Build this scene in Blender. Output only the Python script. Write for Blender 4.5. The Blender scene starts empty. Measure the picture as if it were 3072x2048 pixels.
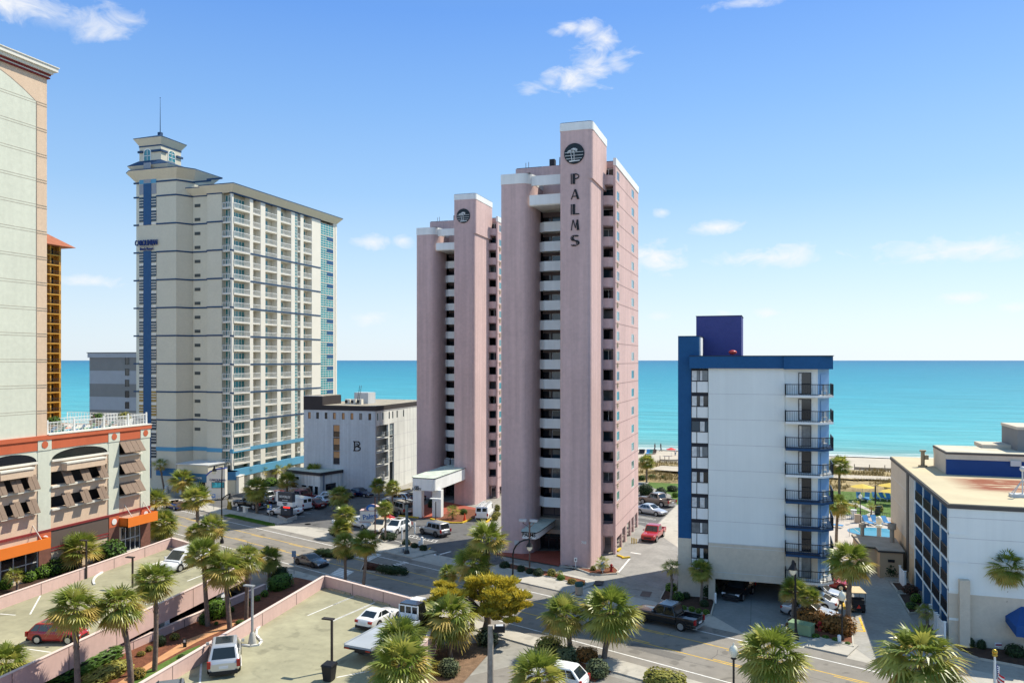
import bpy, math, random
from mathutils import Vector, Matrix
random.seed(7)
rad=math.radians
sc=bpy.context.scene; COL=sc.collection
# ---------------------------------------------------------------- survey of the photograph
REG=dict(A=(0,100,.38265),B=(360,280,.33171),C=(360,760,.4719),D=(0,1150,.38893),E=(440,1340,.2679),F=(0,1560,.3112),G=(500,1500,.34945),H=(880,1160,.28056),I=(1200,560,.35714),J=(1200,1100,.3445),K=(1480,340,.35714),L=(1480,900,.31878),M=(1440,1340,.28067),N=(1900,1280,.43357),O=(1980,940,.29335),Q=(2420,1260,.34443),R=(1000,1560,.3112),S=(1500,1640,.26019),T=(2000,1640,.26022),U=(2480,1600,.28571),V=(2640,1260,.25517),W=(1000,1380,.2381),X=(1880,1320,.20408),Y=(680,1340,.18707),Z=(0,0,1.30612))
FO=2389.;HZ=1080.;EYE=25.;YAW=rad(18.1);cY,sY=math.cos(YAW),math.sin(YAW)
def px(r,x,y):
    a=REG[r]; return a[0]+x*a[2],a[1]+y*a[2]
def g(r,x,y,z=0.):                      # where a sight line meets the level z
    u,v=px(r,x,y);Z=FO*(EYE-z)/(v-HZ);X=(u-1536)/FO*Z
    return X*cY-Z*sY,X*sY+Z*cY
def dep(x,y): return -x*sY+y*cY
def hgt(r,y,p):                         # height seen above the place p
    v=px(r,0,y)[1]; return EYE-(v-HZ)*dep(p[0],p[1])/FO
def onx(r,x,y,c):
    u,v=px(r,x,y);k=(u-1536)/FO;Y=(-k*c*sY-c*cY)/(sY-k*cY)
    return Y,EYE-(v-HZ)*dep(c,Y)/FO
def ony(r,x,y,c):
    u,v=px(r,x,y);k=(u-1536)/FO;X=(k*c*cY-c*sY)/(cY+k*sY)
    return X,EYE-(v-HZ)*dep(X,c)/FO
SA=rad(21.);ca,sa=math.cos(SA),math.sin(SA)
def ST(t,n): return t*ca+n*sa,-t*sa+n*ca      # street frame: t along, n across (towards the sea)
def toST(p): return p[0]*ca-p[1]*sa,p[0]*sa+p[1]*ca
# ---------------------------------------------------------------- materials
MATS={}
def M(name,col,rough=.7,var=.12,scale=.6,bump=0.,bscale=8.,spec=.3,metal=0.,streak=0.,trans=0.,var2=0.,coat=0.,stain=0.):
    if name in MATS: return MATS[name]
    m=bpy.data.materials.new(name);m.use_nodes=True;nt=m.node_tree;N=nt.nodes;L=nt.links
    b=N['Principled BSDF'];b.inputs['Roughness'].default_value=rough;b.inputs['Metallic'].default_value=metal
    b.inputs['Specular IOR Level'].default_value=spec
    if coat: b.inputs['Coat Weight'].default_value=coat;b.inputs['Coat Roughness'].default_value=.05
    col=tuple(col)+(1,)
    b.inputs['Base Color'].default_value=col
    tc=N.new('ShaderNodeTexCoord')
    out=None
    if var or streak or var2:
        src=None
        def layer(sc_,amt,mapscale=None,src=None):
            n=N.new('ShaderNodeTexNoise');n.inputs['Scale'].default_value=sc_;n.inputs['Detail'].default_value=5
            n.inputs['Roughness'].default_value=.6
            if mapscale:
                mp=N.new('ShaderNodeMapping');mp.inputs['Scale'].default_value=mapscale
                L.new(tc.outputs['Object'],mp.inputs['Vector']);L.new(mp.outputs[0],n.inputs['Vector'])
            else: L.new(tc.outputs['Object'],n.inputs['Vector'])
            mr=N.new('ShaderNodeMapRange');mr.inputs['From Min'].default_value=.3;mr.inputs['From Max'].default_value=.7
            mr.inputs['To Min'].default_value=1-amt;mr.inputs['To Max'].default_value=1+amt
            L.new(n.outputs['Fac'],mr.inputs['Value'])
            mx=N.new('ShaderNodeVectorMath');mx.operation='SCALE'
            if src is None: mx.inputs[0].default_value=col[:3]
            else: L.new(src,mx.inputs[0])
            L.new(mr.outputs[0],mx.inputs['Scale']);return mx.outputs[0]
        if var: src=layer(scale,var)
        if var2: src=layer(scale*9,var2,None,src)
        if streak: src=layer(1.,streak,(1.6,1.6,.05),src)
        if stain:                      # scattered darker patches of oil, dirt and repair
            for s_,lo,hi,am in ((.55,.60,.66,stain),(2.6,.66,.70,stain*.8)):
                n=N.new('ShaderNodeTexNoise');n.inputs['Scale'].default_value=s_;n.inputs['Detail'].default_value=6;n.inputs['Distortion'].default_value=.4
                L.new(tc.outputs['Object'],n.inputs['Vector'])
                mr=N.new('ShaderNodeMapRange');mr.inputs['From Min'].default_value=lo;mr.inputs['From Max'].default_value=hi;mr.inputs['To Min'].default_value=1;mr.inputs['To Max'].default_value=1-am
                L.new(n.outputs['Fac'],mr.inputs['Value']);mx=N.new('ShaderNodeVectorMath');mx.operation='SCALE';L.new(src,mx.inputs[0]);L.new(mr.outputs[0],mx.inputs['Scale']);src=mx.outputs[0]
        L.new(src,b.inputs['Base Color']);out=src
    if bump:
        n=N.new('ShaderNodeTexNoise');n.inputs['Scale'].default_value=bscale;n.inputs['Detail'].default_value=4
        L.new(tc.outputs['Object'],n.inputs['Vector'])
        bp=N.new('ShaderNodeBump');bp.inputs['Strength'].default_value=bump;bp.inputs['Distance'].default_value=.05
        L.new(n.outputs['Fac'],bp.inputs['Height']);L.new(bp.outputs[0],b.inputs['Normal'])
    if trans:
        t=N.new('ShaderNodeBsdfTranslucent');ms=N.new('ShaderNodeMixShader');ms.inputs[0].default_value=trans
        if out: L.new(out,t.inputs['Color'])
        else: t.inputs['Color'].default_value=col
        L.new(b.outputs[0],ms.inputs[1]);L.new(t.outputs[0],ms.inputs[2]);L.new(ms.outputs[0],N['Material Output'].inputs[0])
    MATS[name]=m;return m
def GL(name,col,rough=.06,spec=.6): return M(name,col,rough,.0,1,spec=spec)
# ---------------------------------------------------------------- mesh building
class MB:
    def __init__(s,off=(0,0,0)): s.v=[];s.f=[];s.mi=[];s.sm=[];s.o=off
    def add(s,vs,fs,mi=0,sm=False):
        n=len(s.v);ox,oy,oz=s.o
        s.v+=[(a+ox,b+oy,c+oz) for a,b,c in vs]
        for f in fs: s.f.append(tuple(i+n for i in f));s.mi.append(mi);s.sm.append(sm)
        return s
    def box(s,x0,y0,z0,x1,y1,z1,mi=0):
        if x0>x1:x0,x1=x1,x0
        if y0>y1:y0,y1=y1,y0
        if z0>z1:z0,z1=z1,z0
        return s.add([(x0,y0,z0),(x1,y0,z0),(x1,y1,z0),(x0,y1,z0),(x0,y0,z1),(x1,y0,z1),(x1,y1,z1),(x0,y1,z1)],[(0,3,2,1),(4,5,6,7),(0,1,5,4),(1,2,6,5),(2,3,7,6),(3,0,4,7)],mi)
    def obox(s,c,a,l,w,z0,z1,mi=0):      # box turned by angle a about the upright axis
        ux,uy=math.cos(a)*l/2,math.sin(a)*l/2;vx,vy=-math.sin(a)*w/2,math.cos(a)*w/2
        return s.prism([(c[0]-ux-vx,c[1]-uy-vy),(c[0]+ux-vx,c[1]+uy-vy),(c[0]+ux+vx,c[1]+uy+vy),(c[0]-ux+vx,c[1]-uy+vy)],z0,z1,mi)
    def prism(s,p,z0,z1,mi=0,top=None,sm=False):
        a=sum(p[i][0]*p[(i+1)%len(p)][1]-p[(i+1)%len(p)][0]*p[i][1] for i in range(len(p)))
        if a<0:p=p[::-1]
        n=len(p)
        s.add([(x,y,z0) for x,y in p]+[(x,y,z1) for x,y in p],[(i,(i+1)%n,n+(i+1)%n,n+i) for i in range(n)],mi,sm)
        s.add([(x,y,z1) for x,y in p],[tuple(range(n))],mi if top is None else top)
        s.add([(x,y,z0) for x,y in p],[tuple(range(n))[::-1]],mi);return s
    def loft(s,rings,mi=0,closed=True,cap=True,sm=True):
        n=len(rings[0]);vs=[p for r in rings for p in r];fs=[]
        for k in range(len(rings)-1):
            for i in range(n if closed else n-1):
                j=(i+1)%n;fs.append((k*n+i,k*n+j,(k+1)*n+j,(k+1)*n+i))
        s.add(vs,fs,mi,sm)
        if cap:
            s.add(list(rings[0]),[tuple(range(n))[::-1]],mi);s.add(list(rings[-1]),[tuple(range(n))],mi)
        return s
    def tube(s,pts,r,n=8,mi=0,cap=True):
        rs=r if isinstance(r,(list,tuple)) else [r]*len(pts)
        rings=[]
        for i,p in enumerate(pts):
            d=Vector(pts[min(i+1,len(pts)-1)])-Vector(pts[max(i-1,0)]);d.normalize()
            a=d.orthogonal() if abs(d.z)<.95 else Vector((1,0,0))
            a=(a-d*a.dot(d)).normalized();b=d.cross(a)
            rings.append([tuple(Vector(p)+(a*math.cos(t)+b*math.sin(t))*rs[i]) for t in [2*math.pi*k/n for k in range(n)]])
        return s.loft(rings,mi,True,cap)
    def cyl(s,x,y,z0,z1,r,n=12,mi=0,r2=None): return s.tube([(x,y,z0),(x,y,z1)],[r,r if r2 is None else r2],n,mi)
    def lathe(s,x,y,prof,n=12,mi=0):
        return s.loft([[(x+r*math.cos(2*math.pi*k/n),y+r*math.sin(2*math.pi*k/n),z) for k in range(n)] for r,z in prof],mi)
    def quad(s,a,b,c,d,mi=0): return s.add([a,b,c,d],[(0,1,2,3)],mi)
    def ball(s,c,r,n=10,mi=0):
        rx,ry,rz=r if isinstance(r,(tuple,list)) else (r,r,r)
        return s.loft([[(c[0]+rx*math.cos(2*math.pi*k/n)*max(math.sin(t),.02),c[1]+ry*math.sin(2*math.pi*k/n)*max(math.sin(t),.02),c[2]-rz*math.cos(t)) for k in range(n)] for t in [math.pi*i/6 for i in range(7)]],mi)
    def wall(s,ax,c,t,a0,a1,z0,z1,holes=(),mi=0):   # wall slab on plane ax=c, thickness t (signed, inward), with openings
        As=sorted({a0,a1,*[min(max(h[i],a0),a1) for h in holes for i in (0,1)]});Zs=sorted({z0,z1,*[min(max(h[i],z0),z1) for h in holes for i in (2,3)]})
        for k in range(len(Zs)-1):
            zm=(Zs[k]+Zs[k+1])/2;run=None
            for i in range(len(As)-1):
                am=(As[i]+As[i+1])/2
                hole=any(h[0]<am<h[1] and h[2]<zm<h[3] for h in holes)
                if not hole:
                    if run is None: run=As[i]
                if run is not None and (hole or i==len(As)-2):
                    e=As[i] if hole else As[i+1]
                    if ax=='x': s.box(c,run,Zs[k],c+t,e,Zs[k+1],mi)
                    else: s.box(run,c,Zs[k],e,c+t,Zs[k+1],mi)
                    run=None
        return s
    def build(s,name,mats,parent=None,smooth=None):
        if not isinstance(mats,(list,tuple)): mats=[mats]
        me=bpy.data.meshes.new(name);vs=s.v;loc=(0,0,0)
        if parent is None and vs:
            xs=[v[0] for v in vs];ys=[v[1] for v in vs];zs=[v[2] for v in vs]
            loc=((min(xs)+max(xs))/2,(min(ys)+max(ys))/2,min(zs));vs=[(a-loc[0],b-loc[1],c-loc[2]) for a,b,c in vs]
        me.from_pydata(vs,[],s.f)
        for m in mats: me.materials.append(m)
        me.polygons.foreach_set('material_index',s.mi)
        me.polygons.foreach_set('use_smooth',[bool(x) if smooth is None else smooth for x in s.sm])
        me.update()
        o=bpy.data.objects.new(name,me);COL.objects.link(o);o.location=loc
        if parent is not None: attach(o,parent)
        return o
BASE={}
def attach(o,parent):
    o.parent=parent
    b=BASE.get(parent.name)
    if b is not None: o.matrix_parent_inverse=Matrix.Translation(b).inverted()
def tag(o,label=None,cat=None,group=None,kind=None):
    if label:o['label']=label
    if cat:o['category']=cat
    if group:o['group']=group
    if kind:o['kind']=kind
    return o
def thing(name,label,cat,loc=(0,0,0),group=None):
    o=bpy.data.objects.new(name,None);COL.objects.link(o);o.empty_display_size=.5
    o.location=loc;BASE[o.name]=Vector(loc);return tag(o,label,cat,group)
def copy_tree(o,parent=None):
    c=o.copy();COL.objects.link(c)
    if parent is not None:
        mi=o.matrix_parent_inverse.copy();c.parent=parent;c.matrix_parent_inverse=mi
    for ch in list(o.children): copy_tree(ch,c)
    return c
def text(s,size,mat,loc,rot,parent,name='lettering',ext=.03,align='CENTER',sx=1.,bold=0.):
    cu=bpy.data.curves.new('t','FONT');cu.body=s;cu.size=size;cu.extrude=ext;cu.align_x=align;cu.align_y='CENTER';cu.offset=bold
    cu.resolution_u=3
    t=bpy.data.objects.new('t',cu);COL.objects.link(t)
    dg=bpy.context.evaluated_depsgraph_get();me=bpy.data.meshes.new_from_object(t.evaluated_get(dg))
    me.transform(Matrix.Translation(loc)@rot.to_4x4()@Matrix.Diagonal((sx,1,1,1)))
    COL.objects.unlink(t);bpy.data.objects.remove(t)
    me.materials.clear();me.materials.append(mat);me.name=name
    o=bpy.data.objects.new(name,me);COL.objects.link(o)
    if parent is not None: attach(o,parent)
    return o
def face_rot(a): # upright text whose reading direction points along angle a
    return Matrix.Rotation(a,3,'Z')@Matrix.Rotation(math.pi/2,3,'X')
FR=face_rot(0);SD=face_rot(math.pi/2)
def window(parent,ax,c,a0,a1,z0,z1,fm,gm,nx=1,nz=1,w=.06,out=1,rec=.12,name='window',sub=True):
    """frame on plane ax=c (out=+1: faces the positive way); pane set back inside"""
    b=MB();d=.05*out
    def bar(p0,p1,q0,q1,dd=d):
        if ax=='x': b.box(c-rec*out,p0,q0,c-rec*out+dd,p1,q1)
        else: b.box(p0,c-rec*out,q0,p1,c-rec*out+dd,q1)
    bar(a0,a1,z0,z0+w);bar(a0,a1,z1-w,z1);bar(a0,a0+w,z0+w,z1-w);bar(a1-w,a1,z0+w,z1-w)
    for i in range(1,nx): p=a0+(a1-a0)*i/nx;bar(p-w/2,p+w/2,z0+w,z1-w,d*.9)
    for i in range(1,nz): p=z0+(z1-z0)*i/nz;bar(a0+w,a1-w,p-w/2,p+w/2,d*.8)
    o=b.build(name,fm,parent)
    q=MB();r=c-(rec-.015)*out
    if ax=='x': q.box(r,a0+.02,z0+.02,r-.03*out,a1-.02,z1-.02)
    else: q.box(a0+.02,r,z0+.02,a1-.02,r-.03*out,z1-.02)
    q.build('pane',gm,o if sub else parent);return o
def rail(b,pts,z,h,r=.03,step=.14,br=.012,mi=0,close=False):
    """balustrade along a plan polyline"""
    for i in range(len(pts)-1):
        (x0,y0),(x1,y1)=pts[i],pts[i+1];L=math.hypot(x1-x0,y1-y0);a=math.atan2(y1-y0,x1-x0);m=((x0+x1)/2,(y0+y1)/2)
        b.obox(m,a,L,r*2,z+h-r*2,z+h,mi);b.obox(m,a,L,r*1.4,z+.06,z+.06+r*1.4,mi)
        n=max(1,int(L/step))
        for k in range(n+1):
            t=k/n;w=r*2 if k in(0,n) else br*2
            b.obox((x0+(x1-x0)*t,y0+(y1-y0)*t),a,w,w,z,z+h-.01,mi)
# ---------------------------------------------------------------- palette
white=M('white_paint',(.78,.79,.76),.6,.05,.4,streak=.05)
dark=M('dark_metal',(.025,.027,.03),.45,.1)
black=M('black_trim',(.012,.012,.014),.5,.0)
steel=M('grey_metal',(.35,.36,.37),.4,.08,metal=.6)
conc=M('concrete',(.43,.41,.36),.85,.14,.25,var2=.1,bump=.15)
# ---------------------------------------------------------------- light, sky, camera
K_=(.52,.59)                                   # shadow run per metre of height
sd=Vector((K_[0],K_[1],1)).normalized();EL=math.asin(sd.z);AZ=math.atan2(sd.x,sd.y)
su=bpy.data.lights.new('sun','SUN');su.energy=4.2;su.angle=rad(.5);su.color=(1,.93,.8)
so=bpy.data.objects.new('sun',su);COL.objects.link(so);so.rotation_euler=sd.to_track_quat('Z','Y').to_euler();so.location=(40,40,120)
w=bpy.data.worlds.new("World");sc.world=w;w.use_nodes=True;nt=w.node_tree;N=nt.nodes;L=nt.links
bg=N['Background'];bg.inputs[1].default_value=.15
sk=N.new('ShaderNodeTexSky');sk.sky_type='NISHITA';sk.sun_disc=False;sk.sun_elevation=EL;sk.sun_rotation=AZ
sk.air_density=1.;sk.dust_density=.6;sk.ozone_density=2.5;sk.altitude=0
tc=N.new('ShaderNodeTexCoord');DIR=tc.outputs['Generated']
def vm(op,a,b=None,out=0):
    n=N.new('ShaderNodeVectorMath');n.operation=op
    for i,q in enumerate((a,b)):
        if q is None: continue
        if isinstance(q,(tuple,Vector)): n.inputs[i].default_value=tuple(q)
        else: L.new(q,n.inputs[i])
    return n.outputs[1] if op in('DOT_PRODUCT','LENGTH') else n.outputs[0]
def ma(op,a,b=None,c=None,clamp=False):
    n=N.new('ShaderNodeMath');n.operation=op;n.use_clamp=clamp
    for i,q in enumerate((a,b,c)):
        if q is None: continue
        if isinstance(q,(int,float)): n.inputs[i].default_value=q
        else: L.new(q,n.inputs[i])
    return n.outputs[0]
mpn=N.new('ShaderNodeMapping');mpn.inputs['Scale'].default_value=(1,1,1.9);L.new(DIR,mpn.inputs[0])
ns=N.new('ShaderNodeTexNoise');ns.inputs['Scale'].default_value=26;ns.inputs['Detail'].default_value=9;ns.inputs['Roughness'].default_value=.62;ns.inputs['Distortion'].default_value=.6
L.new(mpn.outputs[0],ns.inputs['Vector']);NO=ns.outputs['Fac']
fwd=Vector((-sY,cY,0));rgt=Vector((cY,sY,0));up=Vector((0,0,1))
CL=[(1318,180,62,36,1),(1370,150,55,40,1),(1412,142,38,26,.9),(1388,98,36,30,.95),(1352,62,34,20,.9),(1310,62,34,13,.75),(1278,74,24,10,.6),(1222,200,40,15,.75),(1265,190,30,16,.6),(50,12,110,35,.9),(240,55,80,40,.8),(150,50,120,30,.35),
(1510,595,60,36,1),(1648,522,62,15,.9),(1775,592,115,26,.9),(2205,572,170,28,.8),(2215,683,45,11,.7),(858,556,42,17,.85),(925,552,24,14,.7),(215,645,60,13,.7),(845,732,48,16,.6),(1762,718,44,10,.6),(1520,488,16,10,.6),(1515,726,30,11,.5),(1715,8,90,14,.7),(1660,718,20,8,.5),(2330,705,30,9,.5)]
tot=None
for (u,v,rx,ry,dn) in CL:
    a=(u-1176)/1829.;b=(827-v)/1829.
    c0=(fwd+rgt*a+up*b);ln=c0.length;c0.normalize();t1=Vector((c0.y,-c0.x,0)).normalized();t2=t1.cross(c0).normalized()
    if t2.z<0:t2=-t2
    p=ma('DIVIDE',vm('DOT_PRODUCT',DIR,t1),1.5*rx/1829./ln);q=ma('DIVIDE',vm('DOT_PRODUCT',DIR,t2),1.5*ry/1829./ln)
    r=ma('SQRT',ma('ADD',ma('MULTIPLY',p,p),ma('MULTIPLY',q,q)))
    e=ma('SUBTRACT',ma('MULTIPLY_ADD',NO,2.2,-.35),r)      # noisy edge
    mk=ma('MULTIPLY',ma('MULTIPLY',e,1.15,clamp=True),dn)
    mk=ma('MULTIPLY',mk,ma('GREATER_THAN',vm('DOT_PRODUCT',DIR,c0),.5))
    tot=mk if tot is None else ma('MAXIMUM',tot,mk)
# clear maritime air: the physical sky, corrected towards a whiter horizon and deeper blue above, its zenith lifted for fill
sp=N.new('ShaderNodeSeparateXYZ');L.new(DIR,sp.inputs[0])
rp=N.new('ShaderNodeValToRGB');L.new(sp.outputs['Z'],rp.inputs[0]);e=rp.color_ramp.elements
e[0].position=0;e[0].color=(.80,.91,1,1);e[1].position=1;e[1].color=(.17,.32,.52,1)
for p_,c_ in ((.05,(.72,.87,1,1)),(.12,(.55,.77,1,1)),(.20,(.36,.62,.97,1)),(.30,(.235,.49,.94,1)),(.40,(.14,.365,.90,1)),(.55,(.15,.33,.64,1))):
    q=e.new(p_);q.color=c_
gr=vm('SCALE',rp.outputs[0]);gr.node.inputs['Scale'].default_value=4.4
# brighter towards the sun's side
dsun=vm('DOT_PRODUCT',DIR,Vector((sd.x,sd.y,0)).normalized())
az=ma('ADD',ma('MULTIPLY_ADD',dsun,.10,.95),ma('MULTIPLY',ma('MULTIPLY_ADD',dsun,-2.,-.1,clamp=True),.5))   # sky opposite the sun raised as added fill for the shaded fronts
g2=vm('SCALE',gr);L.new(az,g2.node.inputs['Scale'])
ms=N.new('ShaderNodeMix');ms.data_type='RGBA';ms.inputs['Factor'].default_value=.88;L.new(sk.outputs[0],ms.inputs['A']);L.new(g2,ms.inputs['B'])
mx=N.new('ShaderNodeMix');mx.data_type='RGBA';L.new(tot,mx.inputs['Factor']);L.new(ms.outputs['Result'],mx.inputs['A']);mx.inputs['B'].default_value=(4.3,4.35,4.4,1)
L.new(mx.outputs['Result'],bg.inputs[0])
cam=bpy.data.cameras.new('camera');co=bpy.data.objects.new('camera',cam);COL.objects.link(co)
co.location=(0,0,EYE);co.rotation_euler=(math.pi/2,0,YAW);cam.sensor_width=36;cam.lens=FO/3072*36
cam.shift_y=56/3072.;cam.clip_start=.5;cam.clip_end=90000;sc.camera=co
sc.view_settings.view_transform='Standard';sc.view_settings.look='None';sc.view_settings.exposure=.6;sc.view_settings.gamma=1
# ---------------------------------------------------------------- ground, road, sea
asph=M('road_asphalt',(.235,.215,.185),.85,.10,.12,var2=.10,bump=.2,bscale=30,stain=.28)
asph_d=M('lot_asphalt',(.125,.122,.118),.85,.16,.2,var2=.12,bump=.2,bscale=30,stain=.35)
walk=M('pale_concrete',(.44,.41,.35),.85,.10,.2,var2=.08,bump=.1,stain=.22)
drive=M('drive_concrete',(.30,.285,.25),.85,.16,.18,var2=.12,bump=.1,stain=.25)
sand=M('sand',(.47,.41,.32),.95,.08,.3,var2=.1,bump=.4,bscale=3)
dune=M('dune_grass_ground',(.33,.25,.12),.95,.35,.35,var2=.3,bump=1,bscale=2)
lawn_m=M('lawn',(.085,.15,.025),.9,.3,.4,var2=.25,bump=.6,bscale=20)
mulch=M('mulch',(.17,.062,.032),.95,.3,2,var2=.4,bump=1,bscale=14)
mulchd=M('dark_mulch',(.06,.033,.022),.95,.3,2,var2=.4,bump=1,bscale=14)
brick=M('red_brick_paving',(.33,.085,.055),.85,.15,3,var2=.15)
yel=M('yellow_marking',(.70,.43,.04),.7,.25,1.5)
wht=M('white_marking',(.72,.71,.67),.7,.2,1.5)
kerb=M('kerb_concrete',(.47,.44,.37),.85,.12,.5)
tan_w=M('tan_walk',(.52,.27,.13),.9,.12,1)
ykerb=M('yellow_kerb',(.62,.42,.03),.8,.15,2)
def S(name,kind='structure'): return lambda b,m:tag(b.build(name,m),kind=kind)
LV=[0.]
def sheet(name,pts,m,z=.008,b=None):
    b2=b or MB();b2.add([(x,y,z) for x,y in pts],[tuple(range(len(pts)))] if sum(pts[i][0]*pts[(i+1)%len(pts)][1]-pts[(i+1)%len(pts)][0]*pts[i][1] for i in range(len(pts)))>0 else [tuple(range(len(pts)))[::-1]])
    if b is None: return tag(b2.build(name,m),kind='structure')
def strip(b,t0,t1,n0,n1,z,mi=0): b.add([(*ST(t0,n0),z),(*ST(t1,n0),z),(*ST(t1,n1),z),(*ST(t0,n1),z)],[(0,1,2,3)],mi)
b=MB();b.add([(-4000,-300,0),(4000,-300,0),(4000,164,0),(-4000,164,0)],[(0,1,2,3)]);S('ground')(b,drive)
# dunes and beach as gently uneven sheets
def terrain(name,y0,y1,ny,x0,x1,nx,f,m):
    b=MB();vs=[(x0+(x1-x0)*i/nx,y0+(y1-y0)*j/ny,f(x0+(x1-x0)*i/nx,y0+(y1-y0)*j/ny)) for j in range(ny+1) for i in range(nx+1)]
    b.add(vs,[(j*(nx+1)+i,j*(nx+1)+i+1,(j+1)*(nx+1)+i+1,(j+1)*(nx+1)+i) for j in range(ny) for i in range(nx)],0,True);return tag(b.build(name,m),kind='structure')
from mathutils import noise as nz_
dn=lambda x,y:(.0 if y<=164.5 else .5+.55*nz_.noise((x*.12,y*.12,3)))*min(1,max(0,(204-y)/12)) - max(0,(y-192)*.08)
terrain('dune_field',164,204,22,-400,300,160,dn,dune)
terrain('beach',196,268,20,-2000,2000,140,lambda x,y:-.25-.05*(y-196)*1.06+.05*nz_.noise((x*.2,y*.2,1)),sand)
b=MB();b.add([(-2000,164,-.01),(2000,164,-.01),(2000,200,-.6),(-2000,200,-.6)],[(0,1,2,3)]);tag(b.build('back_beach',sand),kind='structure')
sheet('sand_path',[(-26,176.),(-20,174.6),(60,176),(60,181),(-2,180),(-24,183)],sand,1.02)
# sea: colour follows the depth of the water off the shore
sea=M('sea_water',(.03,.3,.38),.35,0,spec=.1)
nt=sea.node_tree;N=nt.nodes;L=nt.links;bs=N['Principled BSDF']
tcx=N.new('ShaderNodeTexCoord');sp=N.new('ShaderNodeSeparateXYZ');L.new(tcx.outputs['Object'],sp.inputs[0])
wv=N.new('ShaderNodeTexNoise');wv.inputs['Scale'].default_value=1;wv.inputs['Detail'].default_value=4
mp=N.new('ShaderNodeMapping');mp.inputs['Scale'].default_value=(.006,.05,1);L.new(tcx.outputs['Object'],mp.inputs[0]);L.new(mp.outputs[0],wv.inputs['Vector'])
lg=N.new('ShaderNodeMath');lg.operation='LOGARITHM';lg.inputs[1].default_value=10
mxs=N.new('ShaderNodeMath');mxs.operation='MAXIMUM';mxs.inputs[1].default_value=1;L.new(sp.outputs['Y'],mxs.inputs[0]);L.new(mxs.outputs[0],lg.inputs[0])
ad=N.new('ShaderNodeMath');ad.operation='MULTIPLY_ADD';ad.inputs[1].default_value=.55;L.new(wv.outputs['Fac'],ad.inputs[0]);L.new(lg.outputs[0],ad.inputs[2])
dv=N.new('ShaderNodeMath');dv.operation='DIVIDE';dv.inputs[1].default_value=5;L.new(ad.outputs[0],dv.inputs[0])
rp=N.new('ShaderNodeValToRGB');L.new(dv.outputs[0],rp.inputs[0]);e=rp.color_ramp.elements
e[0].position=.12;e[0].color=(.45,.50,.44,1);e[1].position=.95;e[1].color=(.0,.105,.21,1)
for p_,c_ in ((.28,(.13,.30,.27,1)),(.40,(.085,.36,.37,1)),(.52,(.05,.31,.35,1)),(.66,(.012,.22,.295,1)),(.8,(.0,.15,.245,1))):
    q=e.new(p_);q.color=c_
sw=N.new('ShaderNodeTexNoise');sw.inputs['Scale'].default_value=1;sw.inputs['Detail'].default_value=6;sw.inputs['Roughness'].default_value=.65
mp3=N.new('ShaderNodeMapping');mp3.inputs['Scale'].default_value=(.012,.11,1);L.new(tcx.outputs['Object'],mp3.inputs[0]);L.new(mp3.outputs[0],sw.inputs['Vector'])
mr3=N.new('ShaderNodeMapRange');mr3.inputs[1].default_value=.35;mr3.inputs[2].default_value=.68;mr3.inputs[3].default_value=.82;mr3.inputs[4].default_value=1.3;L.new(sw.outputs['Fac'],mr3.inputs[0])
sc3=N.new('ShaderNodeVectorMath');sc3.operation='SCALE';L.new(rp.outputs[0],sc3.inputs[0]);L.new(mr3.outputs[0],sc3.inputs['Scale']);L.new(sc3.outputs[0],bs.inputs['Base Color'])
mp2=N.new('ShaderNodeMapping');mp2.inputs['Scale'].default_value=(.05,.22,1);L.new(tcx.outputs['Object'],mp2.inputs[0])
w2=N.new('ShaderNodeTexNoise');w2.inputs['Scale'].default_value=1;w2.inputs['Detail'].default_value=7;L.new(mp2.outputs[0],w2.inputs['Vector'])
bp=N.new('ShaderNodeBump');bp.inputs['Strength'].default_value=.8;bp.inputs['Distance'].default_value=2.5;L.new(w2.outputs['Fac'],bp.inputs['Height']);L.new(bp.outputs[0],bs.inputs['Normal'])
me=bpy.data.meshes.new('sea');xs=70000
me.from_pydata([(-xs,0,0),(xs,0,0),(xs,70000,0),(-xs,70000,0)],[],[(0,1,2,3)]);me.materials.append(sea)
o=bpy.data.objects.new('sea',me);COL.objects.link(o);o.location=(0,249.5,-2.85);tag(o,kind='structure')
foam=M('foam',(.85,.87,.85),.7,.05)
b=MB()
for y0,wd,ph in ((249.2,1.1,0),(254.5,.5,2.),(261,.45,4)):
    pts=[];n=260
    for i in range(n+1):
        x=-160+i*1.6;yy=y0+.9*math.sin(x*.06+ph)+.5*nz_.noise((x*.13,ph,0));ww=wd*max(0,.55+1.0*nz_.noise((x*.05,ph,5)))
        pts.append((x,yy,ww))
    z=-2.83
    b.add([(x,y-w_,z) for x,y,w_ in pts]+[(x,y+w_,z+.004) for x,y,w_ in pts],[(i,i+1,n+2+i,n+1+i) for i in range(n)],0)
tag(b.build('surf_foam',foam),kind='stuff')
# road
b=MB();strip(b,-600,300,56.9,70.1,.004);S('road')(b,asph)
b=MB()
for n0 in (58.6,68.06): strip(b,-300,120,n0-.07,n0+.07,.010,0)
for n0,dd in ((62.05,.32),(65.35,-.32)):
    strip(b,-300,-86.5,n0-.06,n0+.06,.010,1);strip(b,-67.3,120,n0-.06,n0+.06,.010,1);strip(b,-86.5,-67.3,n0-.06,n0+.06,.010,1)
    t=-200
    while t<60:
        if not -87<t<-66: strip(b,t,t+3,n0+dd-.06,n0+dd+.06,.010,1)
        t+=9
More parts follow.
